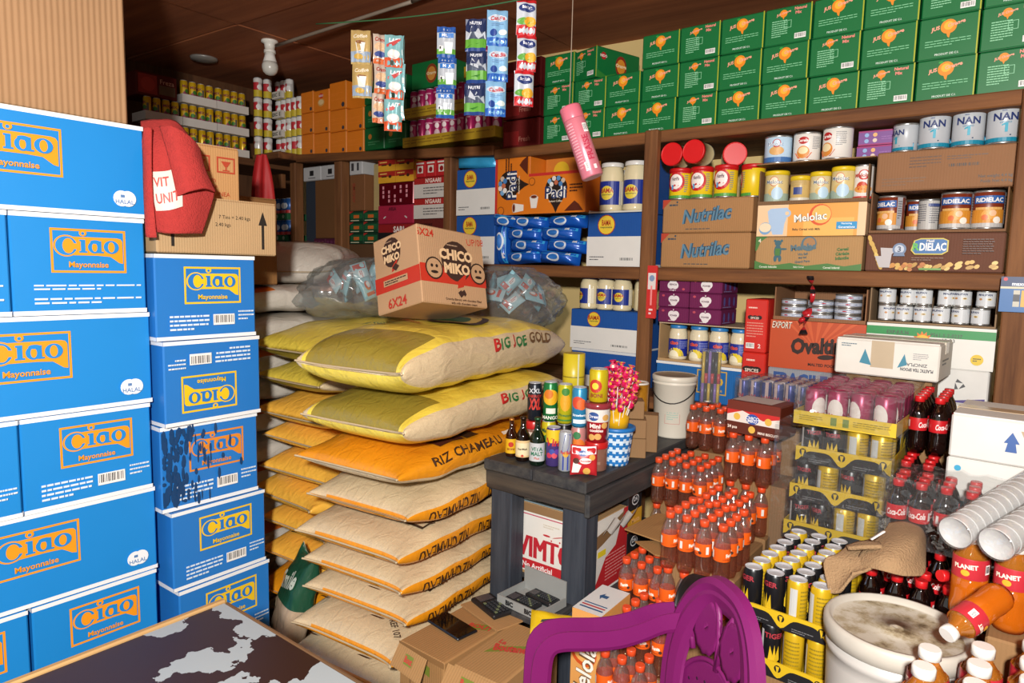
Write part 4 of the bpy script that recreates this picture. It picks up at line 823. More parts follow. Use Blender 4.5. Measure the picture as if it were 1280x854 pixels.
tray('display_tray', 'cut open brown carton full of white and blue tins', 'tray', .345, .26, .006, (-.288, YS+.13, 1.2995), 0, mat=CARD('#8d7458'), hb=.12, hs=.115)
for r in range(2):
    for k in range(6):
        tin('milk_tin', f'small white and blue tin, {["lower", "upper"][r]} row, {ordw(k)} from the silver tins', .0245, .0535, (-.415+.0515*k+(.01 if r and k % 2 else 0), YS+.035, 1.306+.0542*r), '#c9ccce', mali, R_(rnd.uniform(-45, 45)), 'small white and blue tins', seg=16)
def sun(f):
    f.rect(0, 0, 1, 1, '#dcdad2'); f.rect(0, .72, 1, .93, '#2c8a48'); f.text('EXP-JUL36', .26, .78, .12, '#4a4a48', .02, 0, 0, .18); f.text('P561-S-2-0237', .64, .78, .09, '#4a4a48', .01, 0, 0, .24); f.text('13-33', .66, .66, .09, '#4a4a48', .01)
    pts = [(.46+(.09 if k % 2 else .062)*math.cos(k*math.pi/13)*.9, .6+(.26 if k % 2 else .18)*math.sin(k*math.pi/13)) for k in range(26)]; f.poly(pts, '#d8762a'); f.circ(.46, .6, .165, '#e8b83a'); f.circ(.435, .65, .02, '#6a3a1a'); f.circ(.485, .65, .02, '#6a3a1a'); f.circ(.46, .55, .06, '#c9762a', .025); f.text('TOGO', .45, .24, .2, '#2c8a48', .05); f.circ(.88, .25, .13, '#d8b82a'); f.lines(.85, .2, .91, .3, 2, '#4a4a30', .5)
ctn('sun_carton', 'white and green carton with a smiling sun under the white and blue tins', -.463, -.112, 1.17, 1.298, '#d2cfc6', sun, mat=M('#d2cfc6', .6), D=.28, side=lambda f: f.rect(0, .72, 1, .93, '#1f6a38'))
ctn('white_carton', 'white carton with a triangle recycling mark under the sun carton', -.463, -.118, 1.06, 1.1695, '#d6d4ce', lambda f: ([f.poly([(.78+.035*math.cos(a), .55+.12*math.sin(a)), (.78+.05*math.cos(a+1.4), .55+.18*math.sin(a+1.4)), (.78+.035*math.cos(a+2), .55+.12*math.sin(a+2))], '#4a4a4c') for a in (.5, 2.6, 4.7)], f.poly([(.35, .05), (.98, .05), (.98, .22), (.75, .1), (.55, .14), (.35, .12)], '#4a3a7c')), mat=M('#d6d4ce', .6), D=.28)
ctn('white_carton', 'plain white carton at the bottom beside the thick post', -.463, -.12, ZL+.001, 1.059, '#d6d4ce', None, mat=M('#d6d4ce', .6), D=.28)
# ---- batteries and goods past the thick post
X0, X1, z0, z1 = fitY(1250, 346, 1282, 390, YF-.045)
def batt(f): f.rect(0, 0, 1, 1, '#1f5f9c'); f.rect(0, .72, 1, 1, '#18305c'); f.text('maxell', .6, .8, .11, '#e8ecf0', .03, 0, 0, .62); f.circ(.14, .93, .05, '#c9343a'); f.rect(.42, .15, .62, .62, '#b8b4a4'); f.rect(.66, .15, .82, .62, '#c9a03a'); f.rect(.42, .3, .62, .5, '#3a3a40'); f.rect(.0, .66, 1, .72, '#c8c0a0')
ctn('battery_pack', 'blue battery blister card hanging on the thick post', X0, X0+.075, z0, z1, '#1f5f9c', batt, y=YF-.052, D=.01, cat='battery pack', mat=M('#1f5f9c', .3))
ctn('palm_carton', 'brown carton with a blue palm tree past the thick post', .012, .22, 1.055, 1.2, '#a8805a', lambda f: (f.rect(.12, .1, .16, .6, '#3a6a8c'), [f.circ(.14+.08*math.cos(a), .65+.12*math.sin(a), .16, '#3a6a8c', .04, 10, a*.6) for a in (.2, 1, 2, 3)], f.circ(.12, .1, .2, '#3a6a8c', .03)), D=.25)
ctn('red_carton', 'red and brown carton under the palm carton', .012, .22, ZL+.001, 1.054, '#a8805a', lambda f: f.rect(0, .55, 1, .95, '#b8402a'), D=.25)
ctn('green_pack', 'green pack with yellow fruit on the palm carton', .012, .15, 1.201, 1.35, '#1c4a2c', lambda f: (f.circ(.3, .3, .2, '#d8b02a'), f.rect(0, .6, 1, .75, '#3a7a3c')), D=.15, cat='pack')
# ---- pink cans and dark goods on the upper shelf
def pinkc(f): f.circ(.5, .34, .12, '#c9aab0', .22); f.rect(.15, .78, .85, .83, '#c98aa0'); f.rect(.2, .0, .8, .12, '#d8b82a'); f.circ(.5, .68, .08, '#e8d8d8', .1)
ytm = M('#b08f22', .5)
k0 = can('pink_can', '', 'can', .0248, .135, (0, 0, -9), '#a8205c', prt=pinkc, seg=14); fst = True
for r in range(3):
    for k in range(11 if r < 2 else 2):
        x = -2.66+.0555*k+(.42 if r == 2 else 0); zb = zt(-2.37)+.03+.145*r; p = (x, YS+.045, zb+.004); lb = f'pink can in a yellow tray, {["bottom", "middle", "top"][r]} row on the upper shelf'
        if fst: k0.location = p; k0['label'] = lb; k0['group'] = 'pink cans on the upper shelf'; fst = False
        else: dup(k0, p, R_(random.uniform(-40, 40)), lb, 'pink cans on the upper shelf')
    if r < 2: tray('can_tray', ['yellow cardboard tray under the lower pink cans', 'yellow cardboard tray under the middle pink cans'][r], 'tray', .62, .11, .05, (-2.382, YS+.045, zb-.003), 0, mat=ytm, prt=lambda f: f.lines(.02, .25, .98, .8, 2, '#8a6a1c', .4))
    else: tray('can_tray', 'short yellow tray of pink cans on top, behind the sachets', 'tray', .118, .11, .05, (-2.212, YS+.045, zb-.003), 0, mat=ytm)
carton('green_carton', 'green carton with an orange picture behind the hanging sachets', 'carton', .26, .2, .13, (-2.53, YS+.12, zt(-2.37)+.318), R_(0), mat=gm, prints={'front': lambda f: (f.circ(.55, .5, .3, '#8a3a1e', .36), f.circ(.55, .5, .22, '#c98a3a', .26), f.text('Orange', .55, .5, .16, '#e0d0a8', .03, 0, 0, .3))})
for r in range(3):
    for k in range(2): ctn('green_carton', f'dark green carton beside the orange cartons, {["bottom", "middle", "top"][r]} row, {["inner", "outer"][k]}', -3.008+.165*k, -2.846+.165*k, zt(-2.9)+.012+.1215*r, zt(-2.9)+.131+.1215*r, '#0b5a2c', lambda f: (f.circ(.3, .6, .12, '#b8702a'), f.lines(.2, .2, .8, .4, 2, '#4a8a5c', .4)), mat=M('#0b5a2c', .45), D=.2, group='dark green cartons on the upper shelf')
for r in range(3): ctn('red_carton', ['dark red carton beside the green juice cartons, bottom', 'dark red carton beside the green juice cartons, middle', 'dark red carton beside the green juice cartons, top'][r], -2.035, -1.825, ZT+.002+.125*r+.005*r, ZT+.125+.13*r, '#6a1a18', lambda f: (f.rect(.05, .1, .45, .6, '#8a2020'), f.text('Fresh', .6, .3, .18, '#a86a5c', .02)), D=.25, group='dark red cartons')
# ================================================================ rice sacks
def SACKM(c, grain=0., rough=.33):
    key = f'sack_{c}_{grain}'
    if key in MATS: return MATS[key]
    m, t, b = newmat(key); MATS[key] = m; L = t.links.new; col = lin(c)
    b.inputs['Roughness'].default_value = rough; b.inputs['Coat Weight'].default_value = .25; b.inputs['Coat Roughness'].default_value = .2
    tc = t.nodes.new('ShaderNodeTexCoord'); n = t.nodes.new('ShaderNodeTexNoise'); n.inputs['Scale'].default_value = 260 if grain else 9; n.inputs['Detail'].default_value = 3
    v = grain or .1; mx = t.nodes.new('ShaderNodeMix'); mx.data_type = 'RGBA'; mx.inputs['A'].default_value = tuple(x*(1-v) for x in col[:3])+(1,); mx.inputs['B'].default_value = tuple(min(1, x*(1+v)) for x in col[:3])+(1,)
    L(tc.outputs['Object'], n.inputs['Vector']); L(n.outputs['Fac'], mx.inputs['Factor']); L(mx.outputs['Result'], b.inputs['Base Color'])
    mp = t.nodes.new('ShaderNodeMapping'); mp.inputs['Scale'].default_value = (1, .45, 1); n2 = t.nodes.new('ShaderNodeTexNoise'); n2.inputs['Scale'].default_value = 26; n2.inputs['Detail'].default_value = 5; n2.inputs['Distortion'].default_value = .8
    bp = t.nodes.new('ShaderNodeBump'); bp.inputs['Strength'].default_value = .55; bp.inputs['Distance'].default_value = .012
    L(tc.outputs['Object'], mp.inputs['Vector']); L(mp.outputs['Vector'], n2.inputs['Vector']); L(n2.outputs['Fac'], bp.inputs['Height']); L(bp.outputs['Normal'], b.inputs['Normal'])
    return m
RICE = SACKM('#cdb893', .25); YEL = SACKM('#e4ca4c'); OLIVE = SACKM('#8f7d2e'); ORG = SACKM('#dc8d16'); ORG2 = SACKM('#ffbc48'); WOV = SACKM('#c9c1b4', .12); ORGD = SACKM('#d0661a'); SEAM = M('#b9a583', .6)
def sgp(v, p): return math.copysign(abs(v)**p, v)
class Sack:
    def __init__(s, W, L, T, seed=0, droop=.02, taper=.0):
        s.W, s.L, s.T, s.dr = W, L, T, droop; r = random.Random(seed); s.p1, s.p2, s.p3 = r.uniform(0, 6), r.uniform(0, 6), r.uniform(0, 6)
    def P(s, a, t, l=0.):
        ca, sa = math.cos(a), math.sin(a); at = abs(t)
        tp = max(0., 1-at**5)**.5*.97+.03; wp = 1-.1*max(0, at-.7)/.3
        ear = (abs(ca)**3)*max(0, at-.8)/.2
        x = (s.W/2*wp+l)*sgp(ca, .62)*(1+.02*math.sin(5*t+s.p1)); z = (s.T/2*tp)*sgp(sa, .55)+l*sa
        y = s.L/2*t*(1-.035*(1-abs(ca)**2)*0)+math.copysign(.028*ear, t)+l*(t if at > .9 else 0)
        z += -s.dr*at**3+.012*ear+.006*math.sin(3.2*t+s.p2)*(1 if sa > 0 else .3)+.003*math.sin(17*t+s.p3+2*ca)*tp
        x += .008*math.sin(2.6*t+s.p3)
        return Vector((x, y, z))
def sack(label, group, W, L, T, loc, rz, colf, seed=0, prints=None, droop=.02, rx=0., name='rice_sack'):
    S = Sack(W, L, T*.94, seed, droop); t = thing(name, label, 'sack', loc, 0, group, rot=(rx, 0, rz))
    mb = MB(); N = 40
    def tt(v): q = 2*v-1; return math.copysign(1-(1-abs(q))**1.7, q)
    mb.grid(lambda u, v: S.P(2*math.pi*u, tt(v)), N, 34, RICE, True, lambda u, v: colf(2*math.pi*u, tt(v)), wrapu=True)
    o = len(mb.v); mb.f.append([i for i in range(N)][::-1]); mb.m.append(0); mb.sm.append(False); mb.f.append([34*N+i for i in range(N)]); mb.m.append(0); mb.sm.append(False)
    mb.build('bag', t)
    mb = MB()                           # sewn seam along the near end
    mb.tube([S.P(math.pi-math.pi*i/16, -1)+Vector((0, -.004, 0)) for i in range(17)], .0035, SEAM, 5); mb.build('seam', t)
    if prints:
        mb = MB(); prints(mb, S); mb.build('print', t)
    return t
def side_print(mb, S, a0, a1, s0, s1, hh):
    w = (s1-s0)*S.L/2
    return Face(mb, w, hh, lambda x, y, l: S.P(a0+(a1-a0)*y/hh, s0+(s1-s0)*x/w, .004+l*2), curved=.02)
def top_print(mb, S, x0, x1, s0, s1):
    w = (x1-x0)*S.W/2; h = (s1-s0)*S.L/2
    def fn(x, y, l):
        q = max(-.985, min(.985, x0+(x1-x0)*x/w)); return S.P(math.acos(sgp(q, 1/.62)), s0+(s1-s0)*y/h, .004+l*2)
    return Face(mb, w, h, fn, curved=.02)
TW = 2*math.pi
def wrap(a): return (a+math.pi) % TW-math.pi          # -pi..pi, 0 = counter side
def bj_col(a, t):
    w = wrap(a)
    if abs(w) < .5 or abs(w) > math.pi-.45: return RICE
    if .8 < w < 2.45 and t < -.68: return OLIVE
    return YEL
def bj_print(big):
    def fn(mb, S):
        f = side_print(mb, S, .0, .42, -.6, .8, .062); x = .36
        for tx, c, hgt in (('B', '#b3221f', .8), ('IG', '#23703a', .66), (' ', '', 0), ('J', '#b3221f', .8), ('OE', '#23703a', .66), (' ', '', 0), ('GOLD', '#6a4a26', .7)):
            if tx == ' ': x += .025; continue
            wd_ = text_geo(tx, .02, 0)[2]*hgt*f.h/f.w; f.text(tx, x+wd_/2, .4+(hgt-.66)/2, hgt, c, .02); x += wd_+.006; f.k = .0006
        g = top_print(mb, S, -.7, .75, -.62, .4)
        if big:
            g.circ(.62, .62, .2, '#3a2418', .26); g.circ(.62, .62, .15, '#c7a24a', .21); g.circ(.55, .6, .13, '#1f4f2c', .17); g.text('POIDS NET', .22, .12, .05, '#2c5a34', .04); g.text('50 KGS', .2, .05, .05, '#2c5a34', .04)
            g.text('RIZ PARFUME LONG GRAIN', .3, .34, .045, '#a8381f', .02, 0, -.5, .6); g.rect(.15, .27, .5, .28, '#a8381f')
        h = side_print(mb, S, -1.9, -1.2, -.97, -.9, .05) if False else None
    return fn
def ch_col(a, t):
    w = wrap(a)
    return ORG if (-.35 < w < math.pi+.1) and not (w < -.2) else RICE
def ch_print(mb, S):
    f = side_print(mb, S, -.05, .85, -.86, .9, .1); f.text('RIZ CHAMEAU', .25, .42, .5, '#3c2412', .015, .12, 0, .4); f.rect(.5, .15, .58, .85, '#e9dcc8'); f.circ(.54, .55, .13, '#6a4020', .1); f.rect(.525, .25, .535, .5, '#6a4020'); f.rect(.548, .25, .556, .5, '#6a4020'); f.text('RIZ CHAMEAU', .82, .42, .5, '#3c2412', .015, .12, 0, .34)
    g = top_print(mb, S, -.72, .8, -.9, -.2); g.rect(.05, .42, .98, .78, '#4a2016'); g.text('RIZ CHAMEAU', .4, .6, .16, '#e8d8c4', .03, .1, 0, .6); g.poly([(.8, .8), (.98, .8), (.98, .99), (.85, .99)], '#3c2412'); g.text('PREM.', .7, .9, .09, '#3c2412', .02)
def wh_col(a, t):
    w = wrap(a)
    if -1.7 < w < .16 or (t < -.988 and w < 2.2): return ORG
    if w < -.3 and t < -.55 or (w > math.pi-.05): return ORG
    return RICE
def wh_print(k):
    def fn(mb, S):
        f = side_print(mb, S, -.36, -.95, -.9, .9, .06)
        g = Face(mb, f.w, f.h, lambda x, y, l: f.fn(f.w-x, y, l)) if False else f
        h = Face(mb, f.w, f.h, lambda x, y, l: S.P(-.95+.57*(1-y/f.h)*1.0 if False else .1-.32*(y/f.h), -.9+1.8*(1-x/f.w), .004+l*2), curved=.02)
        for c in (.2, .55, .86): h.text('RIZ CHAMEAU', c, .5, .62, '#3c2412', .015, .1, 0, .25); h.k = .0006
        if k in (1, 3):
            q = top_print(mb, S, -.6, .8, -.88, .2); q.rect(.0, .12, .98, .14, '#3a2c20'); q.rect(.98-.02, .12, .98, .98, '#3a2c20'); q.text('10 REF 107', .8, .2, .045, '#4a3c30', .02)
        if k in (4, 5): q = top_print(mb, S, -.6, .8, -.9, .2); q.text('10 REF 107', .78, .08, .04, '#4a3c30', .02, 0, -.6)
        for i in range(3): e = side_print(mb, S, -.6-.75*i, -.75-.75*i, -.985, -.955, .03); e.rect(0, 0, 1, 1, '#4a2016')
    return fn
RS = 'big rice sacks piled beside the wooden counter'
ang = R_(5.5)
def rpos(z, W, L, dx=0., dy=0., a=ang):          # near edge of the pile, then back along its length
    return (-1.568+dx-math.sin(a)*L/2, 1.255+dy+math.cos(a)*L/2, z)
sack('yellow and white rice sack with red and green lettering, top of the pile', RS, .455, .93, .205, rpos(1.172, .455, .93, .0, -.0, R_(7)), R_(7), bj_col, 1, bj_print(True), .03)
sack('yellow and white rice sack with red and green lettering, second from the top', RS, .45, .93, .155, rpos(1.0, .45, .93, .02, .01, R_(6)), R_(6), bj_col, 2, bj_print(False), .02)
sack('bright orange rice sack with brown lettering under the yellow sacks', RS, .46, .94, .108, rpos(.862, .46, .94, .0, -.0), ang, ch_col, 3, ch_print, .01)
ZR = [.745, .632, .535, .44, .332, .222, .112]
RL = ['first below the orange sack', 'second below the orange sack, with a black line', 'third below the orange sack', 'thin fourth below the orange sack', 'bulging fifth below the orange sack', 'sixth below the orange sack, near the floor', 'lowest of the pile by the counter']
for i, z in enumerate(ZR): sack('pale rice sack with orange edge, ' + RL[i], RS, .455+.01*(i % 2), .94, [.112, .11, .098, .094, .108, .108, .108][i], rpos(z, .5, .94, [.012, .012, .01, .01, .0, -.03, -.03][i], [.02, -.015, .0, .01, -.03, -.02, -.05][i], R_([5.5, 6, 5.5, 6, 5, 5.5, 6][i])), R_([5.5, 6, 5.5, 6, 5, 5.5, 6][i]), wh_col, 10+i, wh_print(i), .008)
LS = 'rice sacks of the rear pile behind the big pile'
LZ = [(1.165, .15, 'y'), (1.045, .12, 'y'), (.925, .125, 'o'), (.815, .105, 'o'), (.71, .11, 'o'), (.6, .115, 'o'), (.49, .11, 'o'), (.385, .105, 'o'), (.28, .11, 'c'), (.17, .11, 'w'), (.062, .11, 'w')]
def or_col(a, t): return ORG2
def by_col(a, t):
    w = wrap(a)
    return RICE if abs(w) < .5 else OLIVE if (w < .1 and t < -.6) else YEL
LLB = ['yellow rice sack of the rear pile, top, under the clear bag', 'yellow and olive rice sack of the rear pile, second from top', 'orange yellow rice sack of the rear pile, third from top', 'orange yellow rice sack of the rear pile with a black line, fourth', 'orange yellow rice sack of the rear pile, fifth from top', 'orange yellow rice sack of the rear pile with a black frame, sixth', 'orange yellow rice sack of the rear pile, seventh from top', 'crumpled orange yellow rice sack of the rear pile, eighth from top', 'orange rice sack with a brown lettered band, low in the rear pile', 'pale rice sack near the floor in the rear pile', 'lowest pale rice sack of the rear pile']
def linep(mb, S): q = top_print(mb, S, -.75, .7, -.92, .1); q.rect(0, .1, 1, .13, '#3a2a18'); q.text('50 KG', .78, .22, .06, '#3a2a18', .02)
for i, (z, T, k) in enumerate(LZ):
    if k == 'w': continue_ = True
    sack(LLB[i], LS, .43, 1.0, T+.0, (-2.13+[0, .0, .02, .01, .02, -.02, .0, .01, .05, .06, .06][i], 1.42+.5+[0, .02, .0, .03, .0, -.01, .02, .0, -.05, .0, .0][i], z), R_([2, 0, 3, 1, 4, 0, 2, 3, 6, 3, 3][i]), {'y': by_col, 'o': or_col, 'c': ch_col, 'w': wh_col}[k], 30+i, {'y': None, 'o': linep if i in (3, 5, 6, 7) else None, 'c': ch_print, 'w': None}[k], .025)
def tw_col(a, t):
    w = wrap(a)
    return ORGD if (t < -.55 and .4 < w < 1.9) else WOV
for i in range(11):
    sack(f'white woven sack, {ordw(i)} from the top behind the blue cartons', 'white woven sacks behind the blue cartons', .48, .95, .116, (-2.66+.012*(i % 3), 1.36+.475+.015*(i % 2), 1.3-.12*i), R_(2*(i % 3)-2), tw_col if i % 2 == 0 else (lambda a, t: WOV), 60+i, None, .015, name='woven_sack')
def wv(mb, S):
    for k in range(7): g = top_print(mb, S, -.6+.05*k, -.58+.05*k, -.7, .1); g.rect(0, 0, 1, 1, '#4a4744')
    g = top_print(mb, S, -.1, .5, -.6, 0); g.text('LENT', .5, .5, .3, '#7a4a44', .02)
sack('white woven sack with grey print on top of the rear pile', None, .5, .68, .19, (-2.9, 2.03, 1.458), R_(38), lambda a, t: WOV, 80, wv, .05, name='woven_sack')
def gs_col(a, t): return SACKM('#1f4f38') if t > .25 else SACKM('#b8a084', .15)
def gs_pr(mb, S): f = top_print(mb, S, -.8, .8, .35, .9); f.text('Smile', .5, .5, .5, '#c8d0c0', .03, .2, .3, .8)
sack('dark green lettered sack slumped beside the blue cartons', None, .17, .46, .1, (-1.97, 1.315, .215), R_(-20), gs_col, 91, gs_pr, .0, rx=R_(74), name='green_sack')
# ---- carton on the sacks
def logo_cm(f, cx, cy, s):
    k = f.h/f.w
    f.circ(cx, cy, .26*s, '#3a2620', .27*s); f.poly([(cx+.0*k, cy-.26*s), (cx+.17*s*k, cy-.13*s), (cx+.09*s*k, cy-.33*s), (cx-.02*k, cy-.36*s)], '#b5301f')
    f.text('CHICO', cx, cy+.08*s, .145*s, '#dcb98e', .05, 0, 0); f.text('MIKO', cx, cy-.1*s, .145*s, '#dcb98e', .05, 0, 0); f.lines(cx-.15*s*k, cy+.19*s, cx+.15*s*k, cy+.22*s, 1, '#a88a70', .5)
def cf(f):
    f.rect(0, .27, 1, .5, '#b8301f'); logo_cm(f, .55, .58, 1.); f.text('6X24', .1, .9, .1, '#b3301f', .02); f.text('UP/08', .87, .88, .09, '#b3301f', .0, 0, .1)
    for x in (.2, .87): f.circ(x, .45, .145, '#2a1c16'); f.circ(x, .45, .125, '#b38e6a'); f.circ(x, .4, .06, '#2a1c16', .02); f.circ(x-.035, .48, .022, '#2a1c16'); f.circ(x+.035, .48, .022, '#2a1c16')
    f.poly([(.52, .16), (.57, .2), (.61, .14), (.56, .1)], '#3a2620'); f.poly([(.58, .18), (.62, .21), (.65, .15), (.62, .12)], '#3a2620'); f.text('Crunchy Biscuits with chocolate Filled', .6, .065, .038, '#2a1c16', .01, 0, 0, .6); f.text('with milk chocolate cream', .6, .02, .03, '#2a1c16', .01)
def cl(f):
    f.rect(0, .27, 1, .48, '#b8301f'); logo_cm(f, .42, .76, .72); f.rect(.2, .34, .74, .42, '#b38e6a'); f.lines(.23, .35, .72, .41, 2, '#3a2620', .5); f.poly([(.42, .55), (.5, .6), (.58, .55), (.5, .5)], '#3a2620'); f.text('6X24', .48, .1, .13, '#b3301f', .02)
from mathutils import Euler
eu = Euler((-.258, .098, 1.478), 'XYZ'); base = Vector((-1.492, 1.465, 1.342))+eu.to_matrix() @ Vector((.1405, .1145, 0))
carton('biscuit_carton', 'brown biscuit carton with red band tilted on top of the rice sacks', 'carton', .281, .229, .25, tuple(base), rot=tuple(eu), body='#b38e6a', prints={'front': cf, 'left': cl})
# ---- clear bags of packets
filmm = CLEAR('#eef2f2', .2, .12, .1, .9, 9.)
def clear_bag(label, c, rx, ry, rz_, seed, npk, zrot=0., group='clear bags of small packets'):
    t = thing('clear_bag', label, 'bag', c, zrot, None); r = random.Random(seed); p = [r.uniform(0, 6) for _ in range(6)]
    def S(u, v):
        a = TW*u; b = math.pi*(v-.5); d = 1+.1*math.sin(3*a+p[0])*math.cos(2*b+p[1])+.07*math.sin(7*a+5*b+p[2])+.04*math.sin(13*a-6*b+p[3])
        cb = math.cos(b)**.6; return Vector((rx*d*cb*math.cos(a), ry*d*cb*math.sin(a), max(0, rz_*(1+math.sin(b)*d))))
    mb = MB(); mb.grid(S, 36, 18, filmm, True, None, wrapu=True); mb.build('film', t)
    wh = [M('#8fc0cc', .35, vary=.1), M('#a9cdd6', .35, vary=.1), M('#7fb6c6', .35)]
    got = []
    for k in range(npk):
        for _ in range(60):
            a = TW*r.random(); b = r.uniform(-.25, 1.35); q = Vector((rx*.64*math.cos(b)**.6*math.cos(a), ry*.64*math.cos(b)**.6*math.sin(a), rz_*(1+.6*math.sin(b))))
            if all((q-h).length > .068 for h in got): break
        else: continue
        got.append(q)
        M3 = Matrix.Rotation(zrot, 3, 'Z')
        rot = (r.uniform(-.9, .3), r.uniform(-1.2, 1.2), math.atan2(q.y, q.x)+math.pi/2+zrot+r.uniform(-.3, .3))
        packet('snack_packet', 'pale blue and orange packet inside the ' + ('puffed clear bag beside the biscuit carton' if seed == 3 else 'long clear bag on the rear sacks'), .088, .062, .022, tuple(Vector(c)+M3 @ q), rot, wh[k % 3], (lambda f: (f.circ(.4, .5, .3, '#c8502e', .22), f.circ(.36, .55, .2, '#dfe4e4', .14), f.rect(.7, .2, .85, .8, '#c23a30'))) if k % 2 else (lambda f: (f.rect(.1, .1, .35, .9, '#b8403a'), f.circ(.6, .5, .28, '#dfe8ea', .2), f.lines(.45, .4, .8, .6, 2, '#b8403a', .5))), 'packets in clear bag %d' % seed)
    return t
clear_bag('clear plastic bag of packets between the carton and the blue jars, puffed up', (-1.76, 2.24, 1.2), .22, .19, .12, 3, 30, R_(-10))
clear_bag('clear plastic bag of packets lying on the yellow rear sacks, long', (-2.16, 1.88, 1.24), .2, .37, .115, 5, 56, R_(6))
# ---- small dark boxes at the far shelf edge
ctn('black_box', 'small black box with white letters on the shelf above the clear bag', -3.28, -3.1, 1.345, 1.42, '#15161c', lambda f: (f.rect(0, .75, 1, 1, '#23387a'), f.text('BONCO', .5, .45, .3, '#c8ccd8', .02, 0, 0, .7)), y=2.34, D=.1, cat='box')
tray('sweets_tray', 'dark tray of shiny red wrapped sweets behind the biscuit carton', 'tray', .3, .1, .06, (-2.98, 2.41, 1.28), 0, mat=M('#2a2024', .4))
mb = MB(); mb.box(-3.5, -2.7, 2.3, 2.465, 1.24, 1.279, wd_shelf); o = mb.build('plank'); tag(o, 'loose dark plank below the middle shelf carrying small boxes', 'plank')
# ================================================================ dark wooden counter
cw = WOOD('#25272d', '#494845', 'Y', .5, 4.); cw2 = WOOD('#252a33', '#434850', 'Z', .5, 4.); cwx = WOOD('#2c2a2a', '#564c40', 'X', .5, 4.)
t = thing('counter_table', 'worn dark painted wooden counter table between sacks and soda packs', 'table', (0, 0, 0))
ZCN = .85
def bar(name, x0, x1, y0, y1, z0, z1, m, par, bev=.004): mb = MB(); mb.box(x0, x1, y0, y1, z0, z1, m, bev); return mb.build(name, par)
for k in range(2): bar('plank', -1.362+.191*k, -1.173+.191*k, 1.61, 2.44, ZCN-.035, ZCN, cw, t)
for x in (-1.345, -1.072): 
    for y in (1.63, 2.34): bar('leg', x, x+.083, y, y+.07, 0, ZCN-.036, cw2, t)
bar('apron', -1.36, -.984, 1.618, 1.63, ZCN-.095, ZCN-.036, cwx, t); bar('apron', -.99, -.972, 1.615, 2.43, ZCN-.105, ZCN-.036, cw, t); bar('apron', -1.362, -1.346, 1.63, 2.43, ZCN-.105, ZCN-.036, cw, t)
bar('rail', -.99, -.97, 1.63, 2.43, .43, .475, cw, t); bar('shelf_board', -1.345, -.99, 1.7, 2.42, .452, .47, cw, t); bar('ledge', -1.21, -1.02, 1.478, 1.629, .45, .47, cw, t)
ZS = .471
# ---- goods under the counter
def vim(f):
    f.rect(0, 0, 1, 1, '#dcd8d0'); f.rect(0, .88, 1, 1, '#8a6a48'); f.rect(0, .84, 1, .855, '#b8405c'); f.rect(.0, .0, 1, .04, '#a88458'); f.rect(0, .06, 1, .21, '#b8262c'); f.text('No Artificial', .33, .135, .075, '#f0e8e4', .02)
    [f.text('VIMTO', .42+d, .4, .3, '#b42430', 0, 0, 0, .66) for d in (-.012, -.004, .004, .012)]; f.tx = 0; f.circ(.44, .62, .06, '#b42430', .014); f.circ(.58, .64, .1, '#b42430', .006, 14, .3); f.circ(.7, .62, .05, '#b42430', .014); f.circ(.5, .57, .012, '#b42430'); f.circ(.6, .58, .012, '#b42430'); f.lines(.4, .72, .6, .78, 2, '#c9c0b0', .5)
ctn('soft_drink_carton', 'white drink carton with tall red lettering under the counter', -1.315, -.997, ZS, .705, '#a58258', vim, y=1.705, D=.19, side=lambda f: (f.rect(0, 0, 1, 1, '#d4d0c8'), f.poly([(0, 0), (1, 0), (1, 1), (.86, 1), (.62, .55), (.3, .45), (0, .14)], '#b3252a'), f.lines(.3, .12, .95, .48, 8, '#d88a86', .35), f.rect(.05, .5, .3, .58, '#d8c22a'), f.rect(0, 0, 1, .03, '#e8e4dc'), f.poly([(.0, .8), (.3, .84), (.9, .97), (.7, .78), (.2, .66), (0, .62)], '#7d5f40')))
for k, (dx, dy, a, z) in enumerate([(0, 0, .2, .001), (.02, .02, -.25, .008), (.03, .0, .5, .02), (.05, .05, .1, .03)]):
    mb = MB(); mb.box(-.09, .09, -.06, .06, 0, .006, M(['#c9a878', '#d8c09a', '#b8956a', '#d0b48a'][k], .7)); mb.box(-.091, .091, -.061, -.0605, .0005, .0055, M('#ece4d6', .7))
    o = mb.build('paper_folder', None, (-1.2+dx, 1.79+dy, .7095+z), a); tag(o, ['tan folder lying lowest on the white drink carton', 'pale folder second on the white drink carton', 'brown folder tilted on the folder heap', 'top folder leaning at the back of the heap'][k], 'folder', 'folders on the drink carton')
mb = MB(); mb.box(-1.31, -1.1, 1.71, 1.89, .7058, .7088, M('#7d8f96', .5)); o = mb.build('magazine'); tag(o, 'grey green magazine under the folders on the drink carton', 'magazine')
mb = MB(); mb.grid(lambda u, v: Vector((-.985+.03*v, 1.72+.17*u, .66+.05*v+.012*math.sin(u*14))), 12, 4, M('#d4d0c8', .6, vary=.1)); o = mb.build('torn_flap'); tag(o, 'torn white paper flap on the side of the drink carton', 'cardboard')
t = thing('plastic_bag', 'crumpled clear white plastic bag with handle on the torn carton', 'bag', (-1.09, 1.82, .7145)); mb = MB()
mb.grid(lambda u, v: Vector((.055*math.cos(TW*u)*math.sin(math.pi*(.08+.9*v))*(1+.25*math.sin(5*TW*u+9*v)), .11*math.sin(TW*u)*math.sin(math.pi*(.08+.9*v))*(1+.2*math.sin(4*TW*u)), .10*v+.008*math.sin(9*u))), 28, 12, CLEAR('#e9ecee', .25, .15, .45, .8, 20), True, None, wrapu=True); mb.build('bag_body', t)
mb = MB(); mb.tube([(.03, .05+.05*math.cos(a), .075+.03*math.sin(a)) for a in [i*math.pi/10 for i in range(11)]], .005, M('#dcdce0', .4), 6); mb.build('handle', t)
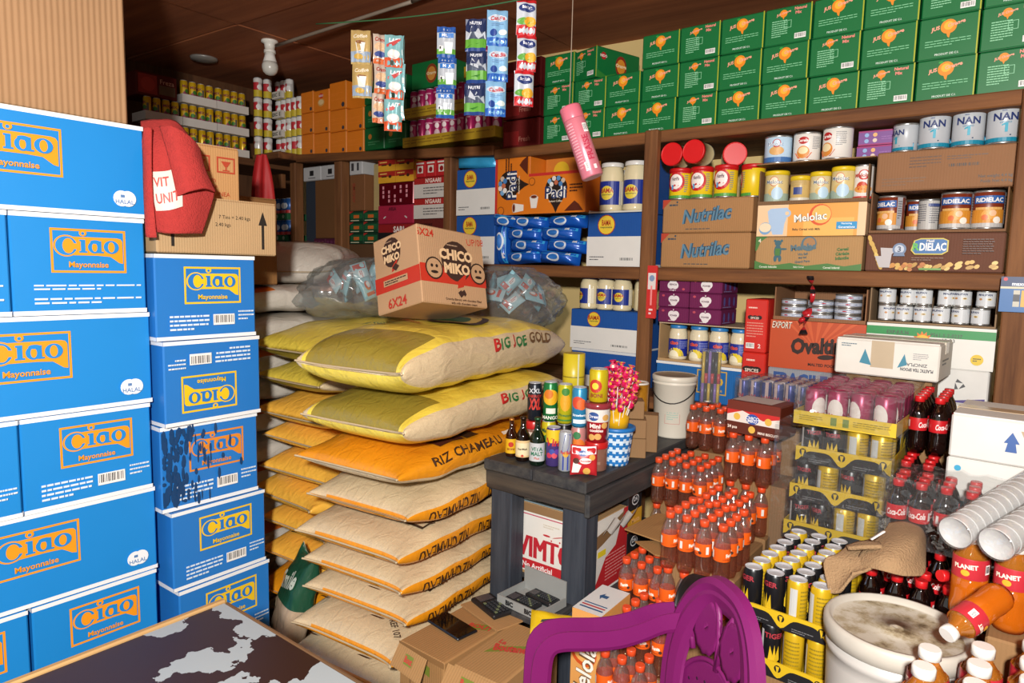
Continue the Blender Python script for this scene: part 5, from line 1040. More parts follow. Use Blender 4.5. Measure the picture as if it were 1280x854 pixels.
def gum(top, cc):
    def fn(f): f.rect(0, 0, 1, .5, cc); f.circ(.5, .74, .17, '#d8d8d8', .13); f.circ(.5, .74, .145, '#222428', .1); f.text('DA', .5, .76, .1, '#d8d8d8', .02); f.text('Menta', .55, .25, .12, '#e8b06a', .03)
    return fn
for k in range(2): carton('sweets_box', ['black and orange sweets box, lower of two under the counter', 'black and yellow sweets box, upper of two under the counter'][k], 'box', .095, .16, .138, (-1.078, 1.946, ZS+.139*k), R_(90), mat=M('#1c1d20', .4), prints={'front': gum(0, ['#cf5a1a', '#c9952a'][k]), 'left': lambda f, k=k: f.rect(0, 0, 1, .5, ['#cf5a1a', '#c9952a'][k])}, group='black sweets boxes')
# ---- cartons before the counter with phone and calculators
def bout(f): f.poly([(.18, .34), (.75, .6), (.8, .72), (.25, .5)], '#6f7a2c'); f.text('Boutane', .5, .545, .13, '#b33a30', .05, .1, .42, .6); f.text('La', .28, .6, .07, '#b33a30', .04)
def bout2(f): f.poly([(.55, .6), (.9, .72), (.9, .84), (.55, .72)], '#6f7a2c'); f.text('BOUT', .72, .72, .08, '#b33a30', .05, .1, .3)
def sm(f): f.rect(.35, .55, .7, .85, '#6f7a2c'); f.text('Bout', .52, .7, .16, '#b33a30', .05)
carton('brown_carton', 'brown carton with green and red lettering under the phone', 'carton', .168, .27, .448, (-1.209, 1.328, 0), R_(-1), body='#9c7448', prints={'top': bout2, 'front': lambda f: (f.rect(.0, .965, 1, 1, '#8a653e'), f.rect(.25, .0, .27, .8, '#7d5c3a'), f.poly([(.3, .9), (.7, .87), (.7, .93), (.3, .96)], '#6f7a2c'))})
carton('brown_carton', 'brown carton with green and red lettering nearer the purple chair', 'carton', .15, .265, .452, (-1.036, 1.337, 0), R_(3), body='#a07a4e', prints={'top': bout, 'front': lambda f: (f.rect(.1, 0, .14, .9, '#7d5c3a'), f.poly([(.3, .9), (.7, .87), (.7, .93), (.3, .96)], '#6f7a2c'), f.text('Bout', .5, .915, .03, '#b33a30', .03)), 'right': lambda f: (f.poly([(.2, .82), (.6, .88), (.6, .94), (.2, .9)], '#6f7a2c'), f.text('Boutane', .4, .885, .04, '#b33a30', .03))})
for k, (pts, lb) in enumerate([(((-1.285, 1.185), (-1.17, 1.175), (-1.16, 1.14), (-1.28, 1.15)), 'flap_left'), (((-1.12, 1.2), (-.97, 1.205), (-.96, 1.165), (-1.11, 1.16)), 'flap_right')]):
    mb = MB(); z0 = .447-.03*0; vs = [(*p, .449) for p in pts[:2]]+[(*pts[2], .405), (*pts[3], .41)]; vs2 = [(a, b-.002, c-.004) for a, b, c in vs]
    mb.add(vs+vs2, [(0, 1, 2, 3), (7, 6, 5, 4), (0, 4, 5, 1), (1, 5, 6, 2), (2, 6, 7, 3), (3, 7, 4, 0)], CARD('#a07a4e')); f = Face(mb, 1, 1, lambda x, y, l, vs=vs: tuple(Vector(vs[3]).lerp(Vector(vs[2]), x).lerp(Vector(vs[0]).lerp(Vector(vs[1]), x), y)+Vector((0, -.001-l, .001+l)))); f.poly([(.35, .3), (.62, .3), (.62, .75), (.35, .75)], '#6f7a2c'); f.text('Bout', .485, .52, .3, '#b33a30', .05, 0, 0, .25)
    o = mb.build('carton_flap'); tag(o, ['folded down brown flap below the phone', 'folded down brown flap below the green lettering'][k], 'cardboard')
t = thing('smartphone', 'black smartphone lying on the brown carton', 'phone', (-1.228, 1.33, .4508), R_(-8)); mb = MB(); mb.box(-.068, .068, -.036, .036, 0, .008, M('#15171c', .25), .003); mb.build('phone_body', t); mb = MB(); mb.box(-.064, .064, -.033, .033, .008, .0088, M('#07080a', .08, vary=0)); mb.build('screen', t)
o = MB(); o.box(-.09, .09, -.055, .055, 0, .005, CARD('#a37c50')); o = o.build('cardboard_sheet', None, (-1.19, 1.465, .4525), R_(-14)); tag(o, 'loose brown cardboard piece under the calculator', 'cardboard')
def calc(label, loc, rz, W, D):
    t = thing('calculator', label, 'calculator', loc, rz); mb = MB(); mb.box(-W/2, W/2, -D/2, D/2, 0, .014, M('#17191c', .4), .004); mb.build('case', t)
    mb = MB(); mb.box(-W/2+.006, -W/2+.3*W, -D/2+.012, D/2-.012, .014, .0148, M('#4a4648', .2)); mb.build('display', t)
    for i in range(6):
        for j in range(4):
            mb = MB(); x = -W/2+.4*W+i*W*.092; y = -D/2+.012+j*(D-.02)/4; mb.box(x, x+W*.07, y, y+(D-.02)/6, .014, .0175, M('#2b2e32' if (i+j) % 5 else '#5c6448', .4), .001); mb.build('key', t)
    return t
calc('black desk calculator on the loose cardboard piece', (-1.205, 1.475, .4578), R_(-18), .13, .07)
tray('pen_box_tray', 'grey shallow box with lettered sides holding two calculators', 'tray', .16, .125, .026, (-1.115, 1.548, ZS), R_(-4), mat=M('#8d8f8c', .5), hb=.075, prt=lambda f: (f.text('BIC', .3, .5, .6, '#1c1c1e', .06), f.text('BIC', .75, .5, .6, '#1c1c1e', .06)))
calc('black calculator at the front of the grey box', (-1.13, 1.525, ZS+.0045), R_(-4), .105, .055); calc('black calculator at the back of the grey box', (-1.1, 1.582, ZS+.0045), R_(-6), .1, .05)

# ================================================================ goods on the counter
Z = ZCN+.0005
def beer(label, x, y, r, h, glass, lab, prt, capc='#c9b05a', rz=0.):
    t = thing('drink_bottle', label, 'bottle', (x, y, Z), rz); g = M(glass, .06, coat=.5, vary=.02)
    mb = MB(); mb.lathe([(r*.9, 0), (r, h*.03), (r, h*.52), (r*.9, h*.6), (r*.5, h*.72), (r*.38, h*.8), (r*.36, h*.95)], g, 18); mb.build('glass', t)
    mb = MB(); mb.lathe([(r*.46, h*.945), (r*.48, h*.955), (r*.44, h*.99), (r*.36, h)], M(capc, .35, .5), 16); mb.build('cap', t)
    mb = MB(); f = cyl_face(mb, r+.0003, h*.1, h*.48, 0, 2.7); f.rect(0, 0, 1, 1, lab); prt(f); mb.build('label', t)
    return t
LOOK = R_(-38)+R_(0)
look = R_(38)
beer('short amber drink bottle with yellow label at the counter end', -1.313, 1.689, .0185, .123, '#2a0f06', '#d8a81c', lambda f: (f.circ(.5, .62, .18, '#b8301c'), f.text('BONI', .5, .3, .16, '#7c2a18', .03)), '#b07028', R_(34))
beer('dark brown bottle with cream label, second on the counter', -1.257, 1.676, .0225, .139, '#160a06', '#d8b884', lambda f: (f.rect(.08, .1, .92, .85, '#e0d0a8'), f.text('StarMalt', .5, .5, .13, '#3a2a1c', .03, 0, 0, .7), f.circ(.5, .1, .08, '#b8402a')), '#2a1a10', R_(34))
beer('dark green bottle with silver label, third on the counter', -1.196, 1.668, .0235, .148, '#0b1c12', '#b9bcbe', lambda f: (f.text('VITA', .5, .68, .22, '#1f6a4c', .03, 0, 0, .6), f.text('MALT', .5, .42, .22, '#1f6a4c', .03, 0, 0, .6), f.text('Plus', .5, .18, .13, '#b8503c', .03)), '#1f4a2c', R_(34))
def soda(label, x, y, z, r, h, body, prt=None, top='#b9bcc0'): return can('drink_can', label, 'can', r, h, (x, y, z), body, top, prt, R_(36), 'drink cans stacked on the counter')
H1 = .12
soda('purple and yellow berry drink can at the counter front', -1.152, 1.692, Z, .0232, .121, '#4a3a78', lambda f: (f.rect(0, .62, 1, .95, '#d8b822'), f.text('Vini', .5, .64, .2, '#b3202c', .04, .1), [f.circ(.3+.12*k, .3+.1*(k % 2), .07, c) for k, c in enumerate(('#b8304a', '#3a4a98', '#c84a5a', '#5a3a90'))]))
soda('slim blue and silver energy drink can at the counter front', -1.095, 1.672, Z, .0205, .12, '#a8adb4', lambda f: (f.poly([(.3, .5), (.6, .5), (.75, .95), (.45, .95)], '#22358c'), f.poly([(.35, .05), (.65, .05), (.65, .48), (.35, .48)], '#22358c'), f.circ(.5, .45, .07, '#c9a03a'), f.text('Red Bull', .5, .5, .09, '#b8202c', .03, 0, 0, .5)))
t = packet('cookie_pouch', 'white and red chocolate cookie pouch standing at the counter front', .078, .09, .03, (-1.03, 1.672, Z+.045), (R_(-6), 0, R_(36)), M('#b8262c', .3, vary=.1), lambda f: (f.rect(.05, .72, .95, .97, '#dfe4ea'), f.circ(.45, .75, .14, '#3a5a98', .1), f.text('Cookies', .45, .76, .1, '#e8ecf0', .02), f.circ(.8, .62, .1, '#d8a04a'), f.circ(.55, .5, .2, '#e8dcd4', .1), f.text('Chocolate', .55, .5, .08, '#a02028', .03), f.poly([(.05, .1), (.3, .1), (.4, .35), (.1, .45)], '#e0dcd6'), f.circ(.6, .15, .12, '#d8a850'), f.circ(.2, .5, .1, '#4a2418')))
# second row, two high
rows = [(-1.27, 1.76, None), (-1.215, 1.755, ('green and yellow soursop drink can, lower, behind the malt bottles', '#c9b81c', lambda f: (f.circ(.5, .45, .2, '#3a7a3c', .22), f.text('Mango', .45, .75, .14, '#2a4a2c', .04), f.rect(.0, .0, 1, .12, '#3a7a3c')))),
        (-1.157, 1.757, ('black can with a yellow claw mark, lower row', '#17171a', lambda f: (f.poly([(.35, .2), (.45, .55), (.5, .25), (.55, .58), (.6, .25), (.68, .5), (.62, .12)], '#d8b81c'), f.text('TIGER', .5, .75, .1, '#a02028', .02)))),
        (-1.101, 1.752, ('pink peach drink can, lower row', '#c98a86', lambda f: (f.circ(.45, .5, .22, '#d8742c', .22), f.circ(.4, .8, .1, '#3a7a4c'), f.circ(.55, .28, .1, '#4a8a4c', .06))))]
for x, y, d in rows:
    if d: soda(d[0], x, y, Z, .0232, H1, d[1], d[2])
def cjar(label, x, y, z, r, h, wrapc, prt):
    t = thing('cookie_jar', label, 'jar', (x, y, z), R_(36)); mb = MB(); mb.lathe([(r*.95, 0), (r, .004), (r, h*.78), (r*.93, h*.8)], M('#7a5648', .15, coat=.4), 20); mb.build('jar_body', t)
    mb = MB(); mb.lathe([(r*1.04, h*.78), (r*1.05, h*.8), (r*1.05, h*.98), (r, h)], M('#b8201f', .3), 20); mb.build('lid', t)
    mb = MB(); f = cyl_face(mb, r+.0004, h*.2, h*.7, 0, 3.); prt(f); mb.build('label', t); return t
cjar('short brown jar with red lid behind the amber bottle', -1.268, 1.748, Z, .0275, .1145, '', lambda f: (f.rect(0, .1, 1, 1, '#c9b8a8'), f.circ(.5, .5, .25, '#b8502c'), f.text('Choco', .5, .5, .2, '#e8dcc8', .03)))
cjar('short brown jar with red lid under the cookie cup', -1.035, 1.75, Z, .034, .088, '', lambda f: f.rect(.1, .1, .6, .3, '#8a6a58'))
soda('dark grey energy can with red letters, upper row over the brown jar', -1.268, 1.748, Z+.1155, .0232, .122, '#1d222b', lambda f: (f.text('XXL', .5, .45, .3, '#b83228', .05, .2, 0, .6), f.text('XXL', .5, .8, .12, '#c8ccd0', .02), f.text('ENERGY', .5, .66, .08, '#b83228', .02)))
soda('green mango drink can, upper row', -1.213, 1.757, Z+.1215, .0232, .124, '#167038', lambda f: (f.circ(.5, .62, .22, '#d8a41c', .2), f.circ(.4, .7, .12, '#c9701c'), f.rect(.3, .2, .75, .34, '#d8dccc'), f.text('MANGO', .5, .1, .09, '#e8e8dc', .02)))
soda('yellow green pineapple drink can, upper row', -1.157, 1.757, Z+.1215, .0235, .124, '#b9b41c', lambda f: (f.circ(.5, .55, .14, '#d89a1c', .22), f.circ(.5, .82, .1, '#3a7a2c', .1), f.text('Pineapple', .5, .22, .09, '#3a6a2c', .03, 0, 0, .6), f.rect(.1, .08, .9, .12, '#3a7a2c')))
soda('sky blue strawberry drink can, upper row', -1.101, 1.752, Z+.1215, .0235, .122, '#2f86b4', lambda f: (f.circ(.4, .62, .16, '#c9442c', .16), f.circ(.58, .58, .13, '#d8642c', .14), f.text('Strawberry', .5, .3, .08, '#e8f0f2', .03, 0, 0, .7), f.rect(.2, .1, .8, .2, '#d8e8ee')))
t = thing('cookie_cup', 'white and red cookie cup with a clear rim on the brown jar', 'cup', (-1.035, 1.75, Z+.0885), R_(36)); mb = MB(); mb.lathe([(.03, 0), (.036, .1), (.037, .108)], M('#a8202a', .3), 22); mb.build('cup_body', t)
mb = MB(); mb.lathe([(.038, .1), (.0405, .103), (.0405, .116), (.037, .118)], M('#8a3038', .2), 22); mb.build('rim', t)
mb = MB(); f = cyl_face(mb, .0303, .004, .1, 0, 2.9, rtop=.0363); f.rect(0, .6, 1, 1, '#d8d4ce'); f.circ(.35, .78, .15, '#2f4f8c', .14); f.text('Oreal', .35, .78, .1, '#e8e8ec', .02); f.text('Mini', .4, .48, .14, '#e8dcd4', .04); f.text('cookies', .45, .34, .1, '#e8dcd4', .04); [f.circ(a, b, .1, '#d0a058') for a, b in ((.3, .12), (.7, .5), (.72, .75), (.5, .15))]; f.rect(.86, .05, .97, .9, '#d8d8d4'); mb.build('label', t)
soda('yellow can with a red star on top of the cookie cup', -1.035, 1.75, Z+.2075, .0285, .1, '#c9b41c', lambda f: (f.circ(.35, .5, .2, '#b8301c'), f.circ(.35, .5, .1, '#e8c83a'), f.text('BONI', .4, .22, .12, '#8a2a18', .03)))
soda('blue drink can behind the sky blue one', -1.095, 1.845, Z+.1215, .0235, .122, '#2f7ab4', None); soda('blue drink can behind, under another can', -1.095, 1.845, Z, .0235, .12, '#2f7ab4', None)
for k in range(2): 
    t = thing('paper_roll', ['yellow paper tube at the back of the drinks, lower', 'yellow paper tube at the back of the drinks, upper'][k], 'tube', (-1.24, 1.93, Z+.16*k), R_(36)); mb = MB(); mb.lathe([(.037, 0), (.037, .159)], M('#c9b62a', .35), 22); mb.build('wrap', t); mb = MB(); f = cyl_face(mb, .0373, .0, .159, R_(20), .5); f.rect(.35, 0, .65, 1, '#c8c8a8'); mb.build('stripe', t); mb = MB(); mb.lathe([(.0372, .079), (.0375, .08), (.0375, .082), (.0372, .083)], M('#8a7a1c', .4), 22, caps=(False, False)); mb.build('joint', t)
# ---- lollipops in a yellow cup on a woven basket
t = thing('basket', 'blue and white woven plastic basket cup on the counter', 'basket', (-1.022, 1.846, Z), R_(36)); mb = MB(); bb_, bw_ = M('#1f6fb4', .4), M('#c9dcea', .4)
mb.grid(lambda u, v: Vector(((.04+.012*v)*math.cos(TW*u)*(1+.02*math.sin(TW*u*14)), (.04+.012*v)*math.sin(TW*u)*(1+.02*math.sin(TW*u*14)), .108*v)), 56, 16, bb_, True, lambda u, v: bw_ if (v*4+abs(((u*14) % 1)-.5)*1.3) % 1 < .42 else bb_, wrapu=True); mb.f.append(list(range(56))[::-1]); mb.m.append(0); mb.sm.append(False); mb.build('weave', t)
mb = MB(); mb.lathe([(.052, .106), (.059, .109), (.059, .119), (.053, .121), (.048, .116)], bb_, 28); mb.build('rim', t)
t = thing('yellow_cup', 'yellow plastic cup of lollipops stacked in the blue basket', 'cup', (-1.022, 1.846, Z+.1165), R_(36)); mb = MB(); ym = M('#d2a012', .35); mb.lathe([(.036, 0), (.038, .034), (.0345, .036), (.034, .064), (.031, .064), (.03, .05)], ym, 24); mb.build('cup_body', t)
r = random.Random(11); lol = None; heads = []
for _ in range(4000):                    # heads spaced over a tall dome, sticks gathered in the cup
    a = r.uniform(0, TW); q = r.random()**.5; p = Vector((.06*q*math.cos(a), .06*q*math.sin(a), .068+.125*r.random()*(1-.4*q*q)))
    if all((p-h).length > .0245 for h in heads): heads.append(p)
    if len(heads) >= 92: break
for p in heads:
    foot = Vector((p.x*.38, p.y*.38, p.z-.095)); d = (p-foot).normalized()
    if lol is None:
        lol = thing('lollipop', 'pink wrapped lollipop in the bunch in the yellow cup', 'lollipop', (0, 0, 0), 0, 'lollipops in the yellow cup')
        mb = MB(); mb.lathe([(.0012, -.1), (.0012, -.008)], M('#e6e2da', .4), 6); mb.build('stick', lol)
        mb = MB(); wr = [M('#c4184e', .25), M('#d8b02a', .3), M('#dd5a86', .3)]
        mb.lathe([(.003, -.014), (.0085, -.009), (.011, 0), (.0095, .008), (.004, .012), (.009, .018), (.012, .021), (.002, .016)], wr[0], 9, smooth=False)
        mb.mi(wr[1]); mb.mi(wr[2])
        for i in range(0, len(mb.m)): mb.m[i] = [0, 0, 2, 0, 1, 0, 2][(i*5) % 7]
        mb.build('wrapped_sweet', lol); o = lol
    else: o = dup(lol, (0, 0, 0))
    o.location = Vector((-1.022, 1.846, Z+.1165))+p; o.rotation_euler = d.to_track_quat('Z', 'Y').to_euler()
# ---- tube, small cartons, bucket, pens
t = thing('gold_tube', 'golden cardboard tube with white rim on the counter', 'tube', (-1.085, 2.1, Z), 0); mb = MB(); mb.lathe([(.036, 0), (.036, .215)], M('#a8741a', .35, .2, bump=.4, bscale=90), 22); mb.build('wrap', t); mb = MB(); mb.lathe([(.0365, .213), (.037, .216), (.033, .22), (.031, .212)], M('#dcd8d0', .4), 22); mb.build('rim', t)
bc = '#8a6a48'
for k, (x, y, z, w, d, h, a, lb) in enumerate([(-1.005, 1.968, Z, .068, .07, .063, 30, 'small brown box at the bottom of the counter pile'), (-.998, 2.062, Z, .05, .06, .125, 24, 'upright small brown box behind the counter pile'), (-1.005, 1.968, Z+.064, .066, .07, .06, 30, 'small brown box in the middle of the counter pile'), (-1.02, 1.972, Z+.125, .068, .07, .058, 33, 'small brown box at the top of the counter pile')]):
    carton('small_carton', lb, 'box', w, d, h, (x-.015, y, z), R_(a), body=bc, group='small brown boxes on the counter', bev=.002)
def pail(name, label, x, y, z, r0, r1, h, lidc='#9a8a70', prt=None, lid=True, seg=32, rot=None, arc=2.6, rz=0.):
    t = thing(name, label, 'bucket', (x, y, z), rz, None, rot); m = M('#d8d2c2', .4, vary=.1, scale=8)
    mb = MB(); mb.lathe([(r0*.96, 0), (r0, .006), (r1*.985, h*.86), (r1*1.03, h*.87), (r1*1.03, h*.885), (r1*.99, h*.9), (r1, h*.93)], m, seg); mb.build('pail_body', t)
    return t
t = pail('paint_bucket', 'white paint bucket with dusty lid on the counter end', -1.05, 2.318, Z, .068, .077, .225); mb = MB()
mb.lathe([(.079, .205), (.081, .209), (.081, .222), (.077, .226), (.073, .224)], M('#cfc9b9', .4), 30, caps=(False, False)); mb.lathe([(.073, .224), (.07, .222), (.02, .2215), (.001, .2215)], M('#8a7a62', .7, vary=.3, scale=30), 30, caps=(False, True)); mb.build('lid', t)
mb = MB(); mb.tube([(.08*math.cos(a), .08*math.sin(a), .185-.055*math.sin((a+2.6)*math.pi/2.9) if False else .19-.06*math.sin(math.pi*i/14)) for i, a in enumerate([-2.75+2.9*i/14 for i in range(15)])], .002, M('#2c2c2e', .4, .6), 6); mb.build('handle', t)
mb = MB(); f = cyl_face(mb, .0705, .04, .18, R_(22), 1.1); f.rect(.2, .82, .8, .98, '#3a9a7c'); f.frame(.15, .1, .85, .78, .012, '#c08a80'); f.lines(.25, .2, .75, .7, 9, '#8fb8a8', .35); mb.build('print', t)
t = thing('pen_pack', 'clear pack of red, purple and yellow pens standing on the soda pack', 'pens', (-.9, 2.28, .9955), R_(20)); mb = MB(); mb.box(-.034, .034, -.018, .018, 0, .19, CLEAR('#f4f6f6', .14, .1, .04), .003); mb.build('clear_case', t)
for k in range(6):
    x = -.026+.0104*k; mb = MB(); mb.tube([(x, 0, .004), (x, 0, .07)], .0052, M(['#7a5aa8', '#1c1c20', '#c9a82a', '#1c1c20', '#7a5aa8', '#c9a82a'][k], .3), 8); mb.tube([(x, 0, .07), (x, 0, .105)], .0058, M('#b82a34', .35), 8) if k in (1, 3, 5) else None; mb.tube([(x, 0, .105 if k in (1, 3, 5) else .07), (x, 0, .18)], .0052, M(['#c9a82a', '#1c1c20', '#8a6ab0', '#1c1c20', '#1c1c20', '#c9a82a'][k], .3), 8); mb.build('pen', t)

# ================================================================ sachets on a string
def at(px, py, zc): return CP+ray(px, py)*zc
s0, s1 = at(395, 30, 2.25), at(690, -8, 1.95)
mb = MB(); mb.tube([s0.lerp(s1, i/12)+Vector((0, 0, -.015*math.sin(math.pi*i/12))) for i in range(13)], .0022, M('#2c5a34', .6), 5); o = mb.build('string'); tag(o, 'green string under the ceiling carrying sachet strips', 'string')
def sachet_strip(label, px, top, wpx, hpx, n, colr, prt, yaw, zc, extra=0):
    w = wpx*zc/FPX; h = hpx*zc/FPX; p = at(px, top, zc); t = thing('sachet_strip', label, 'sachet strip', tuple(p), YAW+yaw, None)
    rr = random.Random(int(px))
    for k in range(n):
        T = .014; b = rr.uniform(-.006, .006)
        def S(x, y, front, k=k, b=b):
            u = x/w*2-1; v = y/h*2-1; th = T/2*(max(0, 1-abs(u)**3)*max(0, 1-abs(v)**4))**.6+.0004
            return Vector((x-w/2+.004*math.sin(k*1.7), (-th if front else th)+b*(1-v*v)+.003*math.sin(6*u+k), -h*(k+1)+y))
        mb = MB(); m = M(colr, .25, .15, vary=.1, scale=40, bump=.3, bscale=60)
        mb.grid(lambda u, v: S(u*w, v*h, True), 8, 10, m); mb.grid(lambda u, v: S((1-u)*w, v*h, False), 8, 10, m); o = mb.build('sachet', t)
        mb = MB(); prt(Face(mb, w, h, lambda x, y, l: S(x, y, True)+Vector((0, -.0006-l*1.5, 0)), curved=.008)); mb.build('print', o)
    return t
def beige(f): f.rect(0, .05, 1, .35, '#8fa0b4'); f.poly([(.25, .62), (.75, .62), (.66, .3), (.34, .3)], '#d8d4cc'); f.circ(.5, .62, .14, '#8a5a30', .05); f.circ(.4, .2, .14, '#c9a24a', .08); f.text('Coffee', .5, .8, .12, '#e8dcc0', .03, .1, .1, .8)
def pcl(f): f.rect(0, 0, 1, .16, '#c9602c'); f.circ(.5, .3, .2, '#3a4a88', .1); f.circ(.5, .55, .2, '#d8b08a', .14); f.text('Crème', .5, .8, .14, '#a83a30', .03, .1, 0, .8)
def lait(f): f.rect(0, 0, 1, .3, '#c9502a'); f.circ(.5, .4, .2, '#d8d8d4', .15); f.circ(.5, .43, .15, '#efece4', .08); f.rect(.3, .05, .5, .2, '#2a3a30'); f.poly([(.1, .62), (.5, .66), (.9, .84), (.9, .9), (.4, .76), (.1, .7)], '#b8302c'); f.text('LAIT', .55, .82, .13, '#e8eef0', .04, .1, 0, .7)
def milk(f): f.rect(0, .82, 1, 1, '#1f4f98'); f.rect(.1, .65, .9, .8, '#2f6fb8'); f.text('MILK', .5, .725, .1, '#e8ecf2', .03); f.rect(0, .05, 1, .28, '#5a9a3c'); f.poly([(.45, .12), (.8, .12), (.86, .5), (.4, .5)], '#e4e6e4'); f.poly([(.1, .2), (.34, .2), (.36, .36), (.12, .4)], '#e0e2e0'); f.rect(.14, .28, .22, .36, '#2a2a2e'); f.rect(0, 0, 1, .1, '#1f4f98')
def night(f): f.rect(0, .6, 1, 1, '#1c2a50'); f.poly([(0, .36), (1, .36), (.95, .62), (.8, .52), (.62, .74), (.5, .6), (.3, .78), (.22, .56), (0, .66)], '#aab0b8'); f.rect(0, .1, 1, .38, '#5a9a34'); f.poly([(0, .1), (1, .1), (.7, .26), (.3, .2)], '#3a7a2c'); f.text('NUTRI', .5, .86, .1, '#d8dce4', .03, 0, 0, .7); f.rect(0, 0, 1, .1, '#1c3a78')
def sky(f): f.rect(0, 0, 1, .22, '#1f58a8'); f.circ(.5, .75, .28, '#b8c4d0', .1); f.text('Candia', .5, .75, .12, '#b02a30', .04, 0, .1, .7); f.circ(.3, .34, .1, '#1f3f88'); f.circ(.75, .36, .12, '#d8e4e0', .08); f.lines(.2, .52, .8, .62, 2, '#6a8ab0', .4)
def redc(f): f.rect(0, 0, 1, .26, '#b81c24'); f.rect(0, .9, 1, 1, '#b81c24'); f.circ(.5, .74, .24, '#22346c', .12); f.text('Bon Lait', .5, .76, .09, '#e8ecf0', .03, 0, 0, .5); f.circ(.35, .36, .2, '#5a9a3c', .1); f.circ(.65, .36, .18, '#d8a02a', .14)
sachet_strip('beige coffee sachet strip, first on the string', 451, 38, 24, 41, 2, '#c0a468', beige, .1, 2.2); sachet_strip('brown edged sachet strip hanging behind the beige one', 459, 41, 14, 36, 2, '#a8805c', beige, -.7, 2.23)
sachet_strip('narrow cream and orange sachet strip beside the aqua one', 474, 43, 16, 36, 3, '#c9b8a8', pcl, .5, 2.18); sachet_strip('aqua and orange milk sachet strip with red swoosh', 492, 44, 22, 39, 3, '#7fb4b8', lait, .2, 2.16); sachet_strip('aqua sachet strip edge behind the red swoosh one', 503, 46, 10, 34, 3, '#7fb4b8', lait, -.9, 2.18)
sachet_strip('white and blue milk sachet strip with a green meadow', 558, 34, 23, 37, 3, '#b4bcc4', milk, .1, 2.1); sachet_strip('navy and green milk sachet strip', 595, 24, 26, 39, 3, '#4a5668', night, -.1, 2.06); sachet_strip('pale blue milk sachet strip with red lettering', 622, 13, 26, 43, 3, '#7fb0d4', sky, .15, 2.03); sachet_strip('red and white milk sachet strip with flowers, last on the string', 658, 0, 25, 43, 3, '#c4ccd4', redc, .25, 2.0)
# ---- pink bottle on a thread
a, b = at(712, 134, 1.85), at(741, 222, 1.85); ax = (a-b); Lc = ax.length; qz = ax.to_track_quat('Z', 'Y')
t = thing('pink_can', 'pink aerosol can hanging tilted on a thread before the shelves', 'can', tuple(b), 0, None, rot=tuple(qz.to_euler())); mb = MB(); pm = M('#c4707e', .3, .15, vary=.1, scale=60); rp = .0295
mb.lathe([(rp*.92, 0), (rp, .004), (rp, Lc*.8), (rp*.97, Lc*.81)], pm, 22); mb.build('can_body', t); mb = MB(); mb.lathe([(rp*.98, Lc*.81), (rp, Lc*.82), (rp, Lc*.98), (rp*.9, Lc)], M('#c06474', .3), 22); mb.build('cap', t)
av = qz.inverted() @ (CP-b); an = math.atan2(av.y, av.x)+math.pi/2
mb = MB(); f = cyl_face(mb, rp+.0003, .01, Lc*.8, an, 2.6); f.lines(.15, .1, .4, .95, 16, '#d89aa4', .4); f.text('FRAISE', .68, .45, .12, '#a83048', .03, 0, R_(90)); f.bars(.72, .72, .92, .88); f.bars(.38, .04, .52, .2); f.rect(.66, .04, .76, .12, '#d8d4d0'); mb.build('print', t)
mb = MB(); p = a+UP*.001; mb.tube([a+ax.normalized()*.002, Vector((a.x, a.y, a.z+.1)), Vector((a.x, a.y, cz(a.x)))], .0013, M('#8a7a6a', .7), 5); o = mb.build('thread'); tag(o, 'thin thread from the ceiling holding the pink can', 'thread')
# ================================================================ soda bottles and packs
def TINT(c, dc, gloss=.13, diff=.2, rough=.05):
    key = f'tint_{c}_{dc}_{gloss}_{diff}'
    if key in MATS: return MATS[key]
    m = CLEAR(c, gloss, rough, diff+.0001); MATS[key] = m
    for n in m.node_tree.nodes:
        if n.type == 'BSDF_DIFFUSE': n.inputs[0].default_value = lin(dc)
    return m
BH, BR = .15, .0215
def bottle_proto(name, liquid, neck, capc, lab, prt, h=BH, r=BR, band=(.4, .62)):
    t = thing(name, '', 'bottle', (0, 0, -9)); b0, b1 = band
    mb = MB(); mb.lathe([(r*.62, .004), (r*.8, 0), (r*.97, h*.07), (r, h*.16), (r*.95, h*.26), (r*.97, h*.36), (r*.97, h*b1, neck), (r*.96, h*.68), (r*.78, h*.77), (r*.5, h*.85), (r*.44, h*.9)], liquid, 16); mb.build('bottle_body', t)
    mb = MB(); mb.lathe([(r*.5, h*.895), (r*.56, h*.9), (r*.56, h*.985), (r*.5, h)], M(capc, .35, vary=.05), 14); mb.build('cap', t)
    mb = MB(); mb.lathe([(r*.985, h*b0), (r*.995, h*(b0+.01)), (r*.995, h*(b1-.01)), (r*.985, h*b1)], M(lab, .35, vary=.05), 16, caps=(False, False)); o = mb.build('label', t)
    mb = MB(); fc = cyl_face(mb, r*.995+.0002, h*(b0+.01), h*(b1-.01), 0, 5.6); fc.k = fc.st = .0002; prt(fc); mb.build('lettering', o)
    return t
liq = TINT('#f4d8c8', '#b8806a', .15, .09); nk = TINT('#f0e6e0', '#c8b0a6', .16, .1)
def fl(f):
    for k in range(2): f.circ(.2+.5*k, .5, .3, '#e8641a', .3); f.text('Orangina' if False else 'Fanta', .2+.5*k, .55, .32, '#f0e6d8', .05, .1, .15, .18); f.rect(.42+.5*k, .2, .48+.5*k, .85, '#d8d4cc'); f.circ(.3+.5*k, .3, .14, '#4a2a20'); f.lines(.05+.5*k, .1, .4+.5*k, .25, 1, '#a8401a', .5)
fan = bottle_proto('orange_soda_bottle', liq, nk, '#d84a22', '#dd5a16', fl)
def cl_(f):
    for k in range(2): f.text('Coca-Cola', .22+.5*k, .5, .5, '#ecd8d4', .03, .35, .08, .34); f.rect(.44+.5*k, .2, .49+.5*k, .8, '#d8cfcc')
coke = bottle_proto('cola_bottle', M('#120605', .06, coat=.6, vary=0), TINT('#5a4a46', '#1a0c0a', .16, .5), '#c01a1e', '#b81820', cl_)
